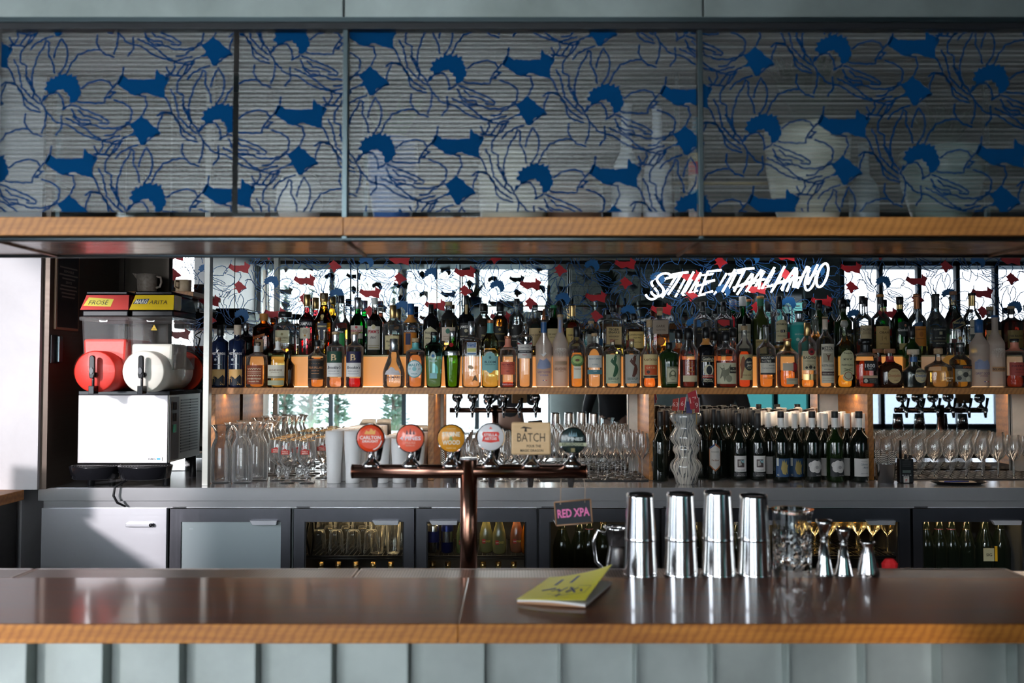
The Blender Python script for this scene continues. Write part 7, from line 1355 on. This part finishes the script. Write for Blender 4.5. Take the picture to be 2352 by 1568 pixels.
# ================================================================ people and stools seen only in the mirror
def person(x, y, fz, shirt, pants, hair, label, arms='down', sc=1.0):
    """skinned figure facing +y (towards the bar), standing"""
    t = thing('person', label, 'person', (x, y, 0), fz)
    def skin(name, V_, E_, R_, m, root=0, sub=1):
        me = bpy.data.meshes.new(name); me.from_pydata(V_, E_, []); me.materials.append(m); o = link(name, me, t)
        sm = o.modifiers.new('skin', 'SKIN'); sm.use_smooth_shade = True
        me_ = o.data
        if not me_.skin_vertices: me_.attributes
        layer = me_.skin_vertices[0] if len(me_.skin_vertices) else None
        if layer is None:
            bm = bmesh.new(); bm.from_mesh(me_); bm.verts.layers.skin.verify(); bm.to_mesh(me_); bm.free(); layer = me_.skin_vertices[0]
        for i, r in enumerate(R_): layer.data[i].radius = r if isinstance(r, tuple) else (r, r)
        layer.data[root].use_root = True
        s2 = o.modifiers.new('sub', 'SUBSURF'); s2.levels = sub; s2.render_levels = sub + 1; return o
    sk = mat((.52, .30, .22), .5, name='skin')
    V_ = [(0, 0, .95), (0, 0, 1.15), (0, .01, 1.38), (0, 0, 1.47), (0, .01, 1.56), (0, .015, 1.64), (0, .01, 1.72)]; E_ = [(0, 1), (1, 2), (2, 3), (3, 4), (4, 5), (5, 6)]; R_ = [(.14, .10), (.13, .095), (.14, .09), (.05, .05), (.065, .08), (.075, .09), (.06, .07)]
    hands = []
    for s_ in (-1, 1):
        b_ = len(V_)
        V_ += [(s_ * .09, 0, .88), (s_ * .1, .01, .5), (s_ * .1, 0, .09), (s_ * .11, .12, .03)]; E_ += [(0, b_), (b_, b_ + 1), (b_ + 1, b_ + 2), (b_ + 2, b_ + 3)]; R_ += [.09, .06, .04, .035]
        c_ = len(V_); el = (s_ * .27, .02, 1.10) if arms == 'down' else (s_ * .26, .06, 1.14); ha = (s_ * .28, .10, .86) if arms == 'down' else (s_ * .10, .24, 1.30)
        V_ += [(s_ * .18, 0, 1.40), el, ha]; E_ += [(2, c_), (c_, c_ + 1), (c_ + 1, c_ + 2)]; R_ += [.06, .042, .028]; hands.append((s_, Vector(ha), (Vector(ha) - Vector(el)).normalized()))
    for s_, h, d in hands:
        sd_ = d.cross(Vector((0, 1, .3))).normalized(); pa = h + d * .05; k0 = len(V_); V_.append(tuple(pa)); E_.append((k0 - 1 if False else (V_.index(tuple(h)) if tuple(h) in V_ else k0 - 1), k0)); R_.append((.030, .016))
        for q, (o_, l) in enumerate(((-.026, .065), (-.009, .075), (.009, .07), (.026, .055))):
            f0 = pa + sd_ * o_ + d * .03; f1 = f0 + d * l * .55; f2 = f1 + (d + Vector((0, .6, -.2))).normalized() * l * .45; i0 = len(V_); V_ += [tuple(f0), tuple(f1), tuple(f2)]; E_ += [(k0, i0), (i0, i0 + 1), (i0 + 1, i0 + 2)]; R_ += [.009, .008, .006]
        th_ = pa - sd_ * .035 * s_; i0 = len(V_); V_ += [tuple(th_), tuple(th_ + d * .035 - sd_ * .01 * s_)]; E_ += [(k0, i0), (i0, i0 + 1)]; R_ += [.010, .008]
    skin('body', V_, E_, R_, sk)
    V_ = [(0, 0, .93), (0, 0, 1.15), (0, .01, 1.38), (0, 0, 1.45)]; E_ = [(0, 1), (1, 2), (2, 3)]; R_ = [(.165, .125), (.155, .12), (.165, .115), (.065, .065)]
    for s_ in (-1, 1):
        c_ = len(V_); el = (s_ * .27, .02, 1.10) if arms == 'down' else (s_ * .26, .06, 1.14); ha = (s_ * .278, .085, .92) if arms == 'down' else (s_ * .13, .20, 1.26)
        V_ += [(s_ * .18, 0, 1.40), el, ha]; E_ += [(2, c_), (c_, c_ + 1), (c_ + 1, c_ + 2)]; R_ += [.075, .055, .042]
    skin('shirt', V_, E_, R_, mat(shirt, .8))
    V_ = [(0, 0, .96)]; E_ = []; R_ = [(.15, .12)]
    for s_ in (-1, 1): c_ = len(V_); V_ += [(s_ * .09, 0, .86), (s_ * .1, .01, .5), (s_ * .1, 0, .11)]; E_ += [(0, c_), (c_, c_ + 1), (c_ + 1, c_ + 2)]; R_ += [.105, .075, .06]
    skin('trousers', V_, E_, R_, mat(pants, .8))
    for s_ in (-1, 1):
        MB().lathe([(.001, -.012), (.010, -.008), (.012, 0), (.010, .008), (.001, .012)], 10, c=(s_ * .032, .092, 1.625)).build('eye', mat((.05, .03, .02), .2), t)
        MB().lathe([(.004, -.03), (.012, -.01), (.014, .012), (.005, .03)], 10, c=(s_ * .083, .015, 1.62)).build('ear', sk, t)
    MB().add([(-.012, .095, 1.585), (.012, .095, 1.585), (0, .12, 1.59), (0, .098, 1.635)], [(0, 1, 2), (0, 2, 3), (1, 3, 2)]).build('nose', sk, t)
    MB().box(-.022, .022, .085, .097, 1.55, 1.557).build('mouth', mat((.4, .12, .1), .5), t)
    mb = MB(); pr = []
    for i in range(9): a = pi / 2 * i / 8; pr.append((.093 * cos(a) + .001, .06 + .085 * sin(a)))
    mb.lathe([(.085, -.02)] + pr, 20, c=(0, -.01, 1.60), dep=1.12); mb.build('hair', mat(hair, .7), t)
    return t
person(-.02, -.42, 0, (.03, .03, .035), (.02, .02, .025), (.05, .03, .02), 'person in dark clothes standing straight in front of the mirror, hands raised', 'up')
person(1.02, .45, .0, (.015, .015, .018), (.30, .28, .26), (.08, .04, .02), 'person in a black jacket at the bar, seen in the mirror above the wine glasses')
person(1.88, 1.25, .0, (.24, .24, .26), (.02, .03, .06), (.04, .025, .015), 'person in a grey shirt seen in the mirror above the wine bottles')
# outdoor tables and inside furniture seen in the low mirrors
def table(x, y, z, lx, ly, c, label):
    t = thing('cafe_table', label, 'table', (x, y, 0)); MB().box(-lx, lx, -ly, ly, z - .03, z).build('table_top', mat(c, .4), t, .004); MB().cyl((0, 0, .02), (0, 0, z - .03), .03, 12).build('pedestal', M_black, t); MB().cyl((0, 0, 0), (0, 0, .02), .2, 20).build('base', M_black, t)
table(-1.5, -1.6, .74, .4, .3, (.65, .63, .6), 'white topped cafe table inside the window, reflected behind the frosted glasses')
table(-.35, -1.9, .74, .4, .3, (.62, .6, .58), 'second white topped cafe table reflected behind the taps')
t = thing('till_screen', 'dark point of sale screen on the return counter seen in the mirror', 'screen', (-2.45, 3.1, ZC), -.4)
MB().box(-.14, .14, -.01, .01, .12, .33).build('screen_panel', M_blkgloss, t, .004); MB().box(-.03, .03, 0, .03, 0, .2).box(-.09, .09, -.05, .09, 0, .012).build('stand', M_blk, t)
# extra tins beside the second tower (mirror only)
for k, x in enumerate((2.95, 3.12, 3.3, 3.46)):
    t = thing('cocktail_shaker', 'steel shaker by the second beer tower, seen in the mirror', 'shaker', (x + .1, 2.36, .955), group='shakers by the second tower')
    MB().lathe([(.046, 0), (.041, .10)], 24).build('lower_tin', M_tin, t); MB().lathe([(.0425, .10), (.034, .21), (0, .21)], 24).build('upper_tin', M_tin, t)
t = thing('side_bar', 'second stretch of bar beyond the right end, seen in the mirror', 'bar counter', (0, 0, 0)); MB().box(2.62, 4.2, 2.2, 2.45, .88, .955).build('top_board', M_top, t); MB().box(2.65, 4.15, 2.24, 2.42, 0, .88).build('bar_carcass', M_dark, t); MB().box(2.65, 4.15, 2.46, 2.9, 0, .80).build('bench_body', M_dark, t)
